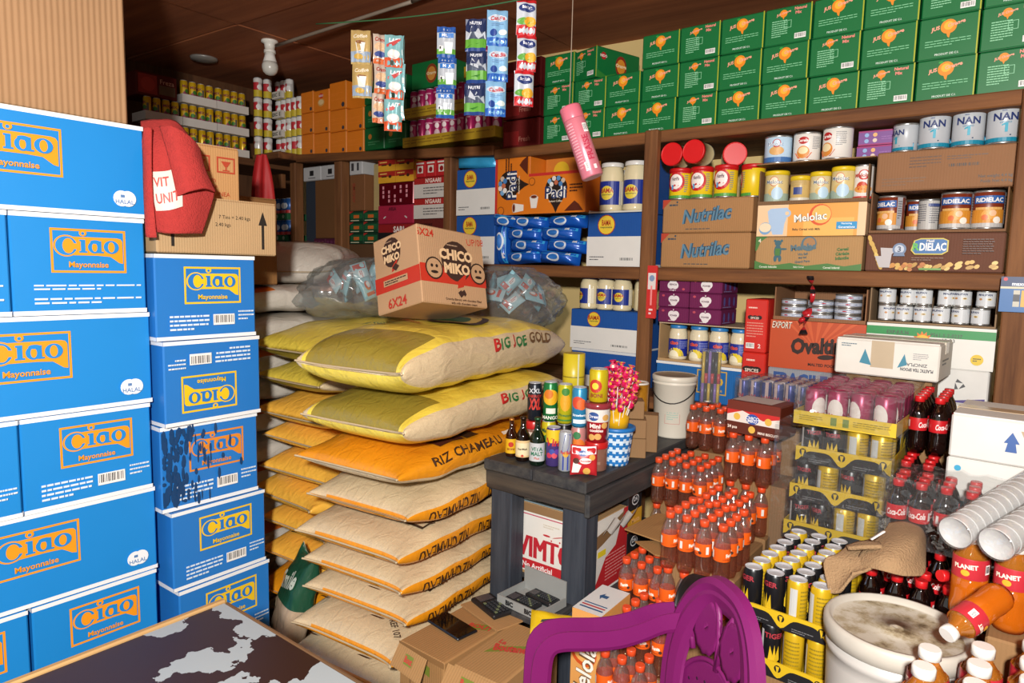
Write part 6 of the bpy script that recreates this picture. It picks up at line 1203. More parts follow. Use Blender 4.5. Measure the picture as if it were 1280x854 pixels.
def ju(f):
    for k in range(2): f.text('PLANET', .22+.5*k, .62, .24, '#ecdcc8', .04, 0, .1, .3); f.circ(.22+.5*k, .3, .2, '#e0a02c', .16); f.bars(.42+.5*k, .3, .49+.5*k, .8)
juice = bottle_proto('juice_bottle', TINT('#e0984a', '#cf6a14', .1, .62), TINT('#e8b888', '#d8842c', .12, .4), '#dcd8d0', '#b02a34', ju, .17, .031, (.5, .74))
def pack(proto, x0, y0, z, nx, ny, label, group, sp=.0478, jit=.0012, skip=(), ang=0.):
    first = proto.location.z < -5
    for j in range(ny):
        for i in range(nx):
            if (i, j) in skip: continue
            dx, dy = i*sp, j*sp; p = (x0+dx*math.cos(ang)-dy*math.sin(ang)+random.uniform(-jit, jit), y0+dx*math.sin(ang)+dy*math.cos(ang)+random.uniform(-jit, jit), z)
            rz = random.uniform(0, TW)
            if proto.location.z < -5: proto.location = p; proto.rotation_euler.z = rz; proto['label'] = label; proto['group'] = group
            else: dup(proto, p, rz, label, group)
def plat(x0, x1, y0, y1, z0, z1, label, c='#8a6844'): carton('brown_carton', label, 'carton', x1-x0-.002, y1-y0-.002, z1-z0-.001, ((x0+x1)/2, (y0+y1)/2, z0), 0, body=c, group='plain cartons under the soda packs')
OG = 'orange soda bottles in packs'
pack(fan, -.93, 2.215, .845, 4, 3, 'orange labelled soda bottle in the raised pack below the pens', 'soda pack below the pens')
pack(fan, -.722, 2.035, .815, 3, 3, 'orange labelled soda bottle in the pack under the small biscuit box', 'soda pack under the biscuit box')
pack(fan, -.948, 2.0, .7, 4, 4, 'orange labelled soda bottle in the wide pack beside the white bucket', 'soda pack beside the counter')
pack(fan, -.735, 1.83, .66, 3, 4, 'orange labelled soda bottle in the low pack beside the black cans', 'soda pack beside the black cans')
pack(fan, -.735, 1.635, .672, 4, 4, 'orange labelled soda bottle in the pack above the purple chair back', 'soda pack above the chair')
pack(fan, -.878, 1.675, .49, 3, 3, 'orange labelled soda bottle in the pack under the cardboard flap', 'soda pack under the cardboard flap')
pack(fan, -.795, 1.53, .43, 3, 3, 'orange labelled soda bottle in the pack behind the purple armrest', 'soda pack behind the armrest')
pack(fan, -.785, 1.405, .37, 3, 2, 'orange labelled soda bottle low between chair and cereal carton', 'soda pack low by the chair')
pack(fan, -.945, 2.24, .53, 1, 3, 'orange labelled soda bottle in the gap beside the counter leg', 'soda bottles by the counter leg'); plat(-.965, -.92, 2.21, 2.37, 0, .53, 'narrow brown carton beside the counter leg')
plat(-.915, -.74, 2.19, 2.42, 0, .844, 'plain brown carton under the soda pack below the pens'); pack(fan, -.722, 2.035, .6635, 3, 1, 'orange labelled soda bottle in the hidden front row under the biscuit box pack', 'soda row under the biscuit box pack'); plat(-.735, -.6, 2.01, 2.06, 0, .6625, 'low plain carton below the biscuit box soda pack'); plat(-.735, -.565, 2.061, 2.44, 0, .814, 'plain brown carton under the biscuit box soda pack'); pack(fan, -.948, 2.0, .5485, 4, 1, 'orange labelled soda bottle in the lower row under the wide pack', 'soda row under the wide pack'); plat(-.965, -.78, 1.98, 2.025, .0, .5475, 'low plain carton below the wide soda pack'); plat(-.965, -.757, 2.026, 2.185, .0, .699, 'plain brown carton under the wide soda pack')
plat(-.76, -.6, 1.808, 2.0, 0, .659, 'plain brown carton under the low soda pack'); pack(fan, -.735, 1.635, .5205, 4, 1, 'orange labelled soda bottle in the lower row under the pack above the chair', 'soda row under the chair pack'); plat(-.76, -.565, 1.612, 1.66, 0, .5195, 'low plain carton below the pack above the chair'); plat(-.76, -.565, 1.661, 1.806, 0, .671, 'plain brown carton under the pack above the chair'); plat(-.902, -.765, 1.65, 1.806, 0, .489, 'plain brown carton under the flap soda pack')
plat(-.82, -.675, 1.505, 1.61, 0, .429, 'plain brown carton behind the purple armrest'); plat(-.81, -.665, 1.38, 1.48, 0, .369, 'plain brown carton low between chair and counter')
def sheetbox(label, pts, z, th=.004, c='#9a7448', name='cardboard_sheet'):
    mb = MB(); n = len(pts); vs = [(x, y, z+(dz if dz else 0)) for x, y, dz in pts]; vs2 = [(x, y, zz-th) for x, y, zz in vs]
    mb.add(vs+vs2, [list(range(n)), [n+i for i in range(n)][::-1]]+[(i, n+i, n+(i+1) % n, (i+1) % n) for i in range(n)], CARD(c)); o = mb.build(name); tag(o, label, 'cardboard'); return o
sheetbox('large brown cardboard flap lying over the soda bottles', [(-.955, 1.8, .0), (-.795, 1.79, -.005), (-.765, 1.9, .01), (-.79, 1.985, .02), (-.93, 1.965, .01)], .668)
sheetbox('small brown cardboard flap below the large one', [(-.905, 1.775, 0), (-.82, 1.735, -.004), (-.763, 1.74, 0), (-.763, 1.8, .004), (-.86, 1.82, .0)], .65)
sheetbox('upright brown cardboard edge beside the large flap', [(-.80, 1.815, -.004), (-.793, 1.812, -.004), (-.77, 1.9, -.004), (-.776, 1.903, -.004)], .7, .06)
# cereal carton and packets beside the armrest
def mels(f): f.rect(0, 0, 1, 1, '#d89a54'); f.circ(.45, .8, .07, '#c8501f'); f.circ(.45, .805, .055, '#e0a85c'); f.text('Melolac', .5, .72, .085, '#6a4a2a', .05, 0, R_(80)); f.text('Melolac', .51, .722, .085, '#f2ece0', .02, 0, R_(80))
def mtop(f): f.rect(0, 0, 1, 1, '#d0d2d0'); f.poly([(.3, .62), (.42, .74), (.42, .67), (.6, .67), (.6, .57), (.42, .57), (.42, .5)], '#27507c'); f.rect(.1, .12, .9, .16, '#27507c'); f.rect(.1, .2, .9, .24, '#b0343a'); f.rect(.1, .28, .9, .31, '#27507c')
carton('baby_cereal_carton', 'orange cereal carton with a white arrowed top behind the armrest', 'carton', .086, .165, .56, (-.882, 1.55, 0), R_(2), body='#c98f52', prints={'front': mels, 'top': mtop, 'right': mels})
packet('snack_bag', 'crumpled yellow and black snack bag below the counter rail', .13, .07, .05, (-.985, 1.475, .482), (R_(-55), R_(10), R_(40)), M('#c9a816', .3, bump=.5), lambda f: (f.poly([(.1, .1), (.4, .1), (.5, .6), (.2, .5)], '#1c1a18'), f.poly([(.6, .2), (.95, .1), (.9, .5), (.7, .6)], '#1c1a18')))
packet('snack_bag', 'purple and green snack bag below the counter rail', .09, .05, .03, (-.938, 1.67, .5), (R_(-60), 0, R_(60)), M('#6a2a5c', .35), lambda f: f.rect(.5, .3, .8, .7, '#2c7a4c'))
plat(-.965, -.905, 1.645, 1.7, 0, .478, 'narrow brown carton under the purple snack bag')
# ---- black and yellow energy can trays
def strip(f):
    n = 5
    pts = [(0, 1)]+[(i/20, .92-.75*abs(math.sin(i/20*math.pi*2.5))**.6) for i in range(21)]+[(1, 1)]
    f.rect(0, 0, 1, 1, '#1a1a1c'); f.poly([(0, 1)]+[(i/30, .78-.7*(abs(math.cos(i/30*math.pi*2))**6)) for i in range(31)]+[(1, 1)], '#c9a61c')
    for c in (.02, .5, .98): f.circ(min(max(c, .08), .92), .66, .2, '#1a1a1c', .22); f.poly([(min(max(c, .08), .92)-.02, .8), (min(max(c, .08), .92)+.02, .8), (min(max(c, .08), .92), .3)], '#c9a61c')
    f.lines(.15, .1, .38, .35, 2, '#6a6a6c', .4); f.lines(.62, .1, .85, .35, 2, '#6a6a6c', .4)
cans_b = lambda f: (f.text('TIGER', .5, .8, .11, '#a0303a', .03), f.poly([(.3, .3), (.35, .6), (.45, .4), (.5, .62), (.55, .4), (.65, .6), (.7, .3), (.5, .2)], '#c9a61c'), f.rect(.02, .1, .12, .9, '#b0b0ae'))
cans_y = lambda f: (f.rect(.1, .15, .35, .85, '#b8b8b4'), f.lines(.45, .15, .95, .85, 9, '#8a7418', .4), f.rect(0, 0, 1, .08, '#1a1a1c'))
cb = can('energy_can', '', 'can', .0258, .1, (0, 0, -9), '#18181b', '#a8abb0', cans_b); cy = can('energy_can', '', 'can', .0258, .1, (0, 0, -9), '#c9a41a', '#a8abb0', cans_y)
pk = can('malt_can', '', 'can', .0258, .094, (0, 0, -9), '#9c1f4e', '#a83a5c', lambda f: (f.circ(.45, .42, .22, '#d8ccc4', .36), f.rect(.3, .02, .65, .2, '#d0b83a'), f.text('Lima', .45, .3, .14, '#b8281f', .05, .1)))
def place(o, p, rz, label, group):
    if o.location.z < -5: o.location = p; o.rotation_euler.z = rz; o['label'] = label; o['group'] = group; return o
    return dup(o, p, rz, label, group)
EX, EY, EW, ED = -.507, 1.92, .232, .34
film2 = CLEAR('#f2f4f4', .11, .06, .03, .8, 14.)
def film_box(label, x0, x1, y0, y1, z0, z1, seed=0, mat=None):
    """thin shrink film hugging a pack: sides and a slightly rippled top"""
    r = random.Random(seed); p = r.uniform(0, 6); mb = MB(); m = mat or film2
    def rip(u, v): return .003*math.sin(9*u+p)+.002*math.sin(23*u*v+p)
    mb.grid(lambda u, v: Vector((x0+(x1-x0)*u, y0+(y1-y0)*v, z1+rip(u*3, v*2))), 16, 12, m); mb.grid(lambda u, v: Vector((x0+(x1-x0)*u, y0+rip(u*2, v), z0+(z1-z0)*v)), 14, 8, m); mb.grid(lambda u, v: Vector((x1+rip(u, v), y0+(y1-y0)*u, z0+(z1-z0)*v)), 14, 8, m)
    o = mb.build('shrink_film'); tag(o, label, 'film'); return o
tl = ['top black and yellow tier', 'second black and yellow tier', 'third black and yellow tier', 'fourth black and yellow tier', 'fifth black and yellow tier']
for k in range(5):
    zb = .942-.104*k; dx = -.008*k; dy = -.006*k
    tray('can_tray', f'black and yellow scalloped can tray, {tl[k]}', 'tray', EW, ED, .044, (EX+EW/2+dx, EY+ED/2+dy, zb), 0, mat=M('#c9a61c', .45), prt=strip, th=.003)
    for i in range(4): place((cb, cb, cy, cy)[i] if (k % 2 == 0) else (cb, cy, cb, cy)[i], (EX+.031+.0567*i+dx, EY+.0345+dy, zb+.0035), R_(random.uniform(-40, 40)), f'black and yellow energy drink can, {tl[k]}', 'energy drink cans, ' + tl[k])
    for j in range(1, 6): place((cb, cy)[(j+k) % 2], (EX+EW-.031+dx, EY+.0345+.0553*j+dy, zb+.0035), R_(random.uniform(40, 120)), f'black and yellow energy drink can, {tl[k]}', 'energy drink cans, ' + tl[k])
film_box('glossy shrink film over the black and yellow can tiers', EX-.048, EX+EW+.012, EY-.042, EY+ED+.0, .56, 1.044, 3)
plat(EX-.04, EX+EW-.04, EY-.025, EY+ED-.03, 0, .525, 'plain brown carton under the black and yellow tiers')
tray('can_tray', 'plain yellow tray of pink malt cans on top of the black tiers', 'tray', .25, .35, .036, (EX+.118, EY+.175, 1.0465), R_(-2), mat=M('#cfae22', .45), th=.003, prt=lambda f: (f.lines(.06, .3, .3, .75, 3, '#8a761c', .4), f.lines(.6, .3, .95, .75, 3, '#8a761c', .4), f.rect(.38, .2, .44, .8, '#6a7a2c'), f.rect(.5, .2, .56, .8, '#6a7a2c')))
for i in range(4):
    for j in range(6): place(pk, (EX+.118-.085+.0567*i, EY+.033+.056*j, 1.05), R_(random.uniform(-40, 60)), 'pink malt drink can in the yellow tray on top of the black tiers', 'pink malt cans in the yellow tray')
film_box('wrinkled shrink film over the pink malt cans', EX-.012, EX+.25, EY-.005, EY+.355, 1.05, 1.15, 9)
# ---- open pack of tall cans with silver lids
tb = can('tall_can', '', 'can', .0215, .112, (0, 0, -9), '#18181b', '#c4c6ca', cans_b); ty = can('tall_can', '', 'can', .0215, .112, (0, 0, -9), '#c9a41a', '#c4c6ca', cans_y)
for k, zb in enumerate((.668, .55)):
    tray('can_tray', ['black and yellow tray of tall cans behind the purple chair', 'lower black and yellow tray of tall cans behind the chair'][k], 'tray', .205, .37, .038, (-.395, 1.69, zb), R_(-3), mat=M('#c9a61c', .45), prt=strip, th=.003)
    for j in range(7):
        for i in range(4):
            if k and j > 0 and i < 3: continue
            place((ty, tb)[(i*3+j*2) % 5 in (0, 3)], (-.395-.0735+.049*i+.003*j-.01, 1.53+.049*j, zb+.0035), R_(random.uniform(-50, 50)), 'tall yellow and black can with silver lid, ' + ['upper open pack behind the chair', 'lower pack behind the chair'][k], ['tall cans in the upper pack', 'tall cans in the lower pack'][k])
plat(-.485, -.305, 1.52, 1.85, 0, .549, 'plain brown carton under the tall can packs')
# ---- cola
pack(coke, -.255, 1.638, .66, 4, 2, 'cola bottle with red cap in the pack behind the white bucket lid', 'cola pack behind the bucket')
pack(coke, -.236, 1.762, .685, 5, 3, 'cola bottle in the dark pack under the front cola row', 'cola pack underneath')
pack(coke, -.236, 1.762, .837, 5, 3, 'cola bottle with red label in the front row beside the towel', 'cola pack beside the towel')
pack(coke, -.243, 2.06, .99, 2, 5, 'cola bottle standing high beside the pink malt cans', 'cola pack beside the pink cans')
pack(coke, -.247, 1.945, .839, 2, 4, 'cola bottle in the middle pack beside the black tiers', 'cola pack beside the black tiers')
film_box('clear shrink film around the front cola row', -.27, -.008, 1.728, 1.892, .842, .997, 15)
plat(-.282, -.08, 1.612, 1.728, 0, .659, 'plain brown carton under the cola pack behind the bucket'); plat(-.262, -.012, 1.73, 1.9, 0, .684, 'plain brown carton under the dark cola pack'); plat(-.268, -.178, 1.922, 2.38, 0, .838, 'plain brown carton beside the black tiers'); plat(-.268, -.178, 2.135, 2.38, .839, .989, 'short brown carton under the high cola pack')
o = dup(coke, (-.03, 1.695, .842), 0, 'cola bottle lying with its cap towards the camera', 'lying cola bottle'); o.rotation_euler = Vector((-.62, -.76, .06)).normalized().to_track_quat('Z', 'Y').to_euler()
# ---- white cartons at the picture edge
def wb(f): f.poly([(.42, .3), (.36, .8), (.5, .8), (.47, .35), (.5, .3)], M('#b09a7c', .4)); f.rect(.4, .3, .54, .95, M('#b8a384', .4)); [f.poly([(c-.04, .5), (c, .75), (c+.04, .5), (c+.02, .5), (c+.03, .3), (c-.03, .3), (c-.02, .5)], '#3a5c98') for c in (.32, .62)]
wm = M('#d2d0ca', .6, vary=.08)
carton('white_carton', 'dusty white carton with blue arrows at the picture edge', 'carton', .38, .24, .105, (.035, 2.055, 1.018), R_(-2), mat=wm, prints={'front': wb}, flap='#b8a384')
carton('white_carton', 'white carton with light blue outlined letters under the dusty one', 'carton', .4, .26, .12, (.045, 2.06, .897), R_(-3), mat=wm, prints={'front': lambda f: (f.text('MY', .62, .5, .7, '#3a9cc0', .05, .2), f.text('MY', .62, .5, .7, '#d8dcda', .0, .2), f.rect(0, .0, .2, .14, '#3a9cc0'), f.circ(.06, .8, .06, '#3a9cc0'))})
plat(-.155, .21, 1.935, 2.17, 0, .896, 'plain brown carton under the white cartons at the edge')
def wf(f): f.rect(.36, .25, .58, 1, M('#b8a68a', .4)); [f.poly([(c-.07, .35), (c-.02, .75), (c+.05, .3)], '#3f8298') for c in (.32,)]; f.poly([(.62, .3), (.68, .7), (.71, .4)], '#3f8298'); f.text('ZINCPLA', .8, .42, .09, '#5a5c60', .02, 0, math.pi); f.text('PLASTIC TEA SPOON', .8, .28, .09, '#3a3c44', .03, 0, math.pi, .3); f.lines(.76, .55, .9, .75, 4, '#8a8c90', .35); f.lines(.06, .78, .22, .9, 2, '#4a6a7c', .4)
carton('white_carton', 'worn white carton with faded blue arrows above the pink cans', 'carton', .275, .2, .105, (-.355, 2.34, 1.155), R_(-3), mat=M('#d6d2c8', .6, vary=.1), prints={'front': wf, 'right': lambda f: f.lines(.2, .4, .7, .6, 2, '#4a4c50', .5)}, flap='#c9c0ae')
plat(-.47, -.24, 2.27, 2.43, 1.047-.047, 1.154, 'flat brown carton behind the pink malt cans'); plat(-.55, -.322, 2.265, 2.43, 0, .999, 'plain tall carton behind the black tiers')
# ---- energy drink pack and biscuit display box
rbc = can('slim_can', '', 'can', .0168, .1, (0, 0, -9), '#2a4ea4', '#b9bcc0', lambda f: (f.rect(.42, .0, .62, 1, '#c4c8cc'), f.rect(.0, .0, .08, 1, '#c4c8cc'), f.text('Red Bull', .45, .5, .12, '#b0283c', .03, 0, 0, .6)), seg=14)
RB0 = (-.785, 2.245)
tray('can_tray', 'white low tray of blue and silver slim cans behind the soda bottles', 'tray', .226, .152, .03, (RB0[0]+.107, RB0[1]+.057, .9965), 0, mat=M('#c9c9c7', .5), prt=lambda f: f.bars(.03, .1, .3, .95), th=.003)
for j in range(4):
    for i in range(6): place(rbc, (RB0[0]+.0145+.0372*i, RB0[1]+.0005+.0372*j, 1.0), R_(random.uniform(-30, 30)), 'slim blue and silver can in the white tray behind the soda bottles', 'slim blue and silver cans')
film_box('dusty shrink film over the slim blue and silver cans', RB0[0]-.009, RB0[0]+.223, RB0[1]-.022, RB0[1]+.136, .999, 1.107, 21, CLEAR('#e8d8d4', .1, .1, .05, .8, 14.))
plat(-.735, -.565, 2.19, 2.43, .815, .995, 'plain brown carton under the blue and silver pack')
def bf(f): f.rect(0, 0, 1, .35, '#5a2416'); f.rect(0, .35, 1, .72, '#dcd2c8'); f.poly([(0, .55), (.3, .72), (.7, .5), (1, .62), (1, .72), (0, .72)], '#c02a28'); f.rect(0, .72, 1, 1, '#6a2a1c'); f.circ(.5, .5, .2, '#2f4f9c', .16); f.text('CHICO', .5, .53, .1, '#f0f0f0', .02); f.text('MIKO', .5, .44, .09, '#f0f0f0', .02); [f.circ(c, d, .11, '#d8ae4a') for c, d in ((.2, .52), (.8, .5), (.5, .18))]; f.text('24 pcs', .12, .17, .12, '#f0e0d0', .03); f.text('MINI BISCUITS', .82, .12, .08, '#f0e0d0', .02)
carton('biscuit_box', 'small brown and red biscuit display box on the soda pack', 'box', .165, .12, .098, (-.655, 2.085, .9665), R_(-8), mat=M('#5a2416', .4), prints={'front': bf, 'top': lambda f: f.rect(.05, .1, .8, .9, '#b8b4ae')})
# ---- juice bottles, cups
pack(juice, -.105, 1.22, .665, 4, 4, 'orange juice bottle with white cap at the picture corner', 'juice bottles at the corner', .068, skip=((0, 2), (0, 3), (1, 3)))
pack(juice, -.075, 1.56, .79, 4, 2, 'orange juice bottle with red label under the white cups', 'juice bottles under the cups', .068)
plat(-.064, .15, 1.18, 1.47, 0, .664, 'plain brown carton under the corner juice bottles'); plat(-.145, -.066, 1.18, 1.325, 0, .664, 'narrow brown carton under the corner juice bottle'); plat(-.04, .15, 1.5, 1.655, 0, .789, 'plain brown carton under the cup juice bottles')
o = dup(juice, (-.02, 1.46, .892), 0, 'small orange juice bottle lying cap forward on the others', 'lying juice bottle'); v = Vector((-.45, -.75, -.35)).normalized(); o.rotation_euler = v.to_track_quat('Z', 'Y').to_euler(); o.scale = (.85,)*3
for k, (A, B) in enumerate([(Vector((-.1, 1.49, .975)), Vector((.05, 1.84, 1.05))), (Vector((-.036, 1.475, .975)), Vector((.115, 1.82, 1.05)))]):
    d = (B-A); L_ = d.length; qd = d.to_track_quat('Z', 'Y'); t = thing('cup_stack', ['sleeve of white plastic cups, nearer the towel', 'sleeve of white plastic cups at the picture edge'][k], 'cups', tuple(A), 0, 'sleeves of white cups', rot=tuple(qd.to_euler())); cm = M('#d8d8d6', .35, vary=.03)
    for c in range(14):
        mb = MB(); z = c*.024; mb.lathe([(.0, .012+z), (.0215, .01+z), (.0285, z), (.0291, z-.001), (.0291, z+.003), (.0288, z+.005), (.0284, z+.028)], cm, 24, caps=(False, False)); mb.build('cup', t)
    mb = MB(); mb.lathe([(.031, -.004), (.032, .02), (.0315, L_*.5), (.032, L_*.9), (.015, L_)], CLEAR('#f4f4f4', .2, .12, .06, .8, 25), 22, caps=(True, False)); mb.build('sleeve_film', t)
# ---- beige towel over the packs
tb_ = M('#987a58', .95, vary=.15, scale=60, bump=.9, bscale=230)
def cnet(rows):
    pts = [[at(a, b, c) for a, b, c in r] for r in rows]
    def cr(p0, p1, p2, p3, s): return ((2*p1)+(p2-p0)*s+(2*p0-5*p1+4*p2-p3)*s*s+(3*p1-p0-3*p2+p3)*s**3)*.5
    def line(P, s):
        n = len(P)-1; k = min(int(s*n), n-1); g = lambda i: P[max(0, min(n, i))]
        return cr(g(k-1), g(k), g(k+1), g(k+2), s*n-k)
    return lambda u, v: line([line(r, u) for r in pts], v)
t = thing('beige_towel', 'beige terry towel thrown over the cola and can packs', 'towel', (0, 0, 0))
sheet('cloth', t, cnet([[(1112, 655, 1.56), (1130, 653, 1.55), (1150, 660, 1.54), (1156, 672, 1.53)],
                        [(1100, 672, 1.5), (1120, 672, 1.46), (1145, 675, 1.45), (1156, 695, 1.46)],
                        [(1078, 690, 1.47), (1105, 695, 1.41), (1130, 700, 1.4), (1156, 712, 1.42)],
                        [(1070, 706, 1.46), (1100, 713, 1.4), (1128, 720, 1.385), (1152, 720, 1.4)]]), 22, 22, tb_)
sheet('cloth', t, cnet([[(1058, 685, 1.52), (1085, 676, 1.51), (1102, 676, 1.49)], [(1046, 694, 1.5), (1075, 698, 1.46), (1098, 700, 1.43)], [(1030, 702, 1.5), (1058, 716, 1.46), (1086, 712, 1.42)], [(1037, 742, 1.46), (1050, 740, 1.44), (1066, 716, 1.42)]]), 18, 20, tb_)
sheet('fold', t, cnet([[(1058, 684, 1.5), (1078, 678, 1.48), (1100, 680, 1.46)], [(1060, 686, 1.47), (1080, 685, 1.445), (1103, 684, 1.43)]]), 10, 4, tb_, .008)
sheet('care_tag', t, cnet([[(1087, 674, 1.47), (1104, 663, 1.47)], [(1090, 675, 1.46), (1107, 665, 1.46)]]), 6, 2, M('#e2e0dc', .5), .002)
# ================================================================ dirty white bucket
bx, by, br, bh = -.178, 1.463, .125, .43; bz = .785-bh
plat(bx-.12, bx+.11, by-.12, by+.12, 0, bz-.001, 'plain brown carton under the dirty white bucket')
t = thing('paint_bucket', 'large dirty white bucket with a stained lid beside the chair', 'bucket', (bx, by, bz)); m = M('#b4b0aa', .4, vary=.12, scale=6)
mb = MB(); mb.lathe([(br*.86, 0), (br*.88, .01), (br*.965, bh*.8), (br*.965, bh*.84), (br*.985, bh*.845), (br*.985, bh*.87), (br*.965, bh*.875), (br*.965, bh*.94)], m, 44); mb.build('pail_body', t)
def DIRT():
    m, tt, b = newmat('stained_lid'); L = tt.links.new; b.inputs['Roughness'].default_value = .55
    tc = tt.nodes.new('ShaderNodeTexCoord'); n = tt.nodes.new('ShaderNodeTexNoise'); n.inputs['Scale'].default_value = 16; n.inputs['Detail'].default_value = 9; n.inputs['Roughness'].default_value = .7
    rp = tt.nodes.new('ShaderNodeValToRGB'); e = rp.color_ramp.elements; e[0].position = .36; e[0].color = lin('#5a4a32'); e[1].position = .56; e[1].color = lin('#b9b2a2')
    x = e.new(.46); x.color = lin('#9c8f74'); L(tc.outputs['Object'], n.inputs['Vector']); L(n.outputs['Fac'], rp.inputs['Fac']); L(rp.outputs['Color'], b.inputs['Base Color']); return m
mb = MB(); lm = M('#b6b0a4', .45, vary=.18, scale=12)
mb.lathe([(br*.99, bh*.9), (br*1.02, bh*.905), (br*1.04, bh*.945), (br*1.035, bh*.975), (br*1.0, bh*.99), (br*.95, bh*.99), (br*.925, bh*.965), (br*.9, bh*.962, DIRT()), (br*.5, bh*.964), (.012, bh*.964), (.012, bh*.97), (.006, bh*.97), (.001, bh*.965)], lm, 44, caps=(False, True)); mb.build('lid', t)
mb = MB(); f = cyl_face(mb, br*.965+.001, bh*.6, bh*.78, R_(0), 1.2); f.rect(.02, .1, .14, .8, '#2c4a80'); f.text('M', .08, .45, .4, '#d8d8d8', .03); mb.build('print', t)
mb = MB(); mb.tube([(br*1.0*math.cos(a), br*1.0*math.sin(a), bh*.86) for a in [-.9+.12*i for i in range(5)]], .008, m, 6); mb.build('handle_lug', t)
# ================================================================ purple plastic chair
t = thing('plastic_chair', 'purple plastic armchair with pierced oval backrest in the foreground', 'chair', (-.5, 1.31, 0), math.atan2(-.787, -.617)-math.pi*1.5)
pu = M('#74155c', .5, vary=.05, bump=.05, bscale=200)      # local: -Y is the way the chair faces, X across
ZTOP, ZSEAT, BW = .8, .40, .172
def outline(q):                          # loop of the back from one side of the seat over the top to the other
    a = math.pi*(1-q); c, s_ = math.cos(a), math.sin(a); zz = ZSEAT+(ZTOP-ZSEAT)*(max(0, s_)**.62)
    xx = BW*(abs(c)**.75)*math.copysign(1, c)*(.84+.2*math.sin(math.pi*min(1, (zz-ZSEAT)/(ZTOP-ZSEAT)*.85)))
    return xx, zz
def backy(x, z): return .05*((z-ZSEAT)/.4)+.0-.28*x*x*1.6+.0
def bandpt(q, w, th):
    x, z = outline(q); x2, z2 = outline(min(1, q+.01)); x1, z1 = outline(max(0, q-.01)); d = Vector((x2-x1, 0, z2-z1)).normalized(); n = Vector((d.z, 0, -d.x))
    p = Vector((x, backy(x, z), z)); return p+n*w+Vector((0, th, 0))
prof = [(-.006, -.006), (.006, -.014), (.02, -.01), (.028, -.012), (.05, -.006), (.066, .002), (.068, .008), (.06, .012), (.03, .002), (.004, .004), (.0, .016), (-.008, .012)]
mb = MB(); NB = 110
mb.grid(lambda u, v: bandpt(v, *prof[int(round(u*len(prof))) % len(prof)]), len(prof), NB, pu, False, None, wrapu=True); mb.build('back_frame', t)
def inner(q, k): x, z = outline(q); zc_ = ZSEAT+.2; return x*k, zc_+(z-zc_)*k
mb = MB()                                # lower solid panel with a round top edge
def pan(u, v):
    x = (u*2-1)*(BW*.9)*.9; ztop = ZSEAT+.2*math.sqrt(max(0, 1-(x/(BW*.88))**2))+.03; z = ZSEAT-.02+(ztop-ZSEAT+.02)*v; return Vector((x, backy(x, z)+.004, z))
mb.grid(pan, 20, 16, pu); o = mb.build('back_panel', t); s = o.modifiers.new('thick', 'SOLIDIFY'); s.thickness = .006
mb = MB(); mb.tube([pan(i/20, 1) for i in range(21)], .006, pu, 6); mb.build('panel_rim', t)
dk = M('#2c0a2c', .6)
for i in range(7):
    for j in range(5):
        u, v = .2+.1*i+(.05 if j % 2 else 0), .25+.14*j
        if u > .85: continue
        mb = MB(); mb.lathe([(.0035, 0), (.0035, .0008)], dk, 8, tf=lambda p, u=u, v=v: pan(u, v)+Vector((p.x, -.0035-p.z, p.y))); mb.build('vent_hole', t)
for sgn in (-1, 1):                      # scalloped discs in the opening
    mb = MB(); cx, cz_ = sgn*.05, ZSEAT+.29; N_ = 36
    def disc(u, v, cx=cx, cz_=cz_, sgn=sgn):
        a = TW*u; r_ = .05*v*(1+.05*math.cos(12*a)*v); x = cx+r_*math.cos(a)*.95; z = cz_+r_*1.15*math.sin(a); return Vector((x, backy(x, z)+.003, z))
    mb.grid(disc, N_, 5, pu, True, None, wrapu=True); o = mb.build('scallop', t); s = o.modifiers.new('thick', 'SOLIDIFY'); s.thickness = .006
for sgn in (-1, 1):
    mb = MB(); mb.tube([Vector((sgn*a, backy(sgn*a, b)+.003, b)) for a, b in ((.0, ZSEAT+.22), (.006, ZSEAT+.28), (.02, ZSEAT+.33), (.04, ZSEAT+.36))], .007, pu, 6); mb.build('back_rib', t)
    mb = MB(); mb.tube([Vector((sgn*a, backy(sgn*a, b)+.003, b)) for a, b in ((.09, ZSEAT+.22), (.105, ZSEAT+.25), (.12, ZSEAT+.28))], .007, pu, 6); mb.build('back_rib', t)
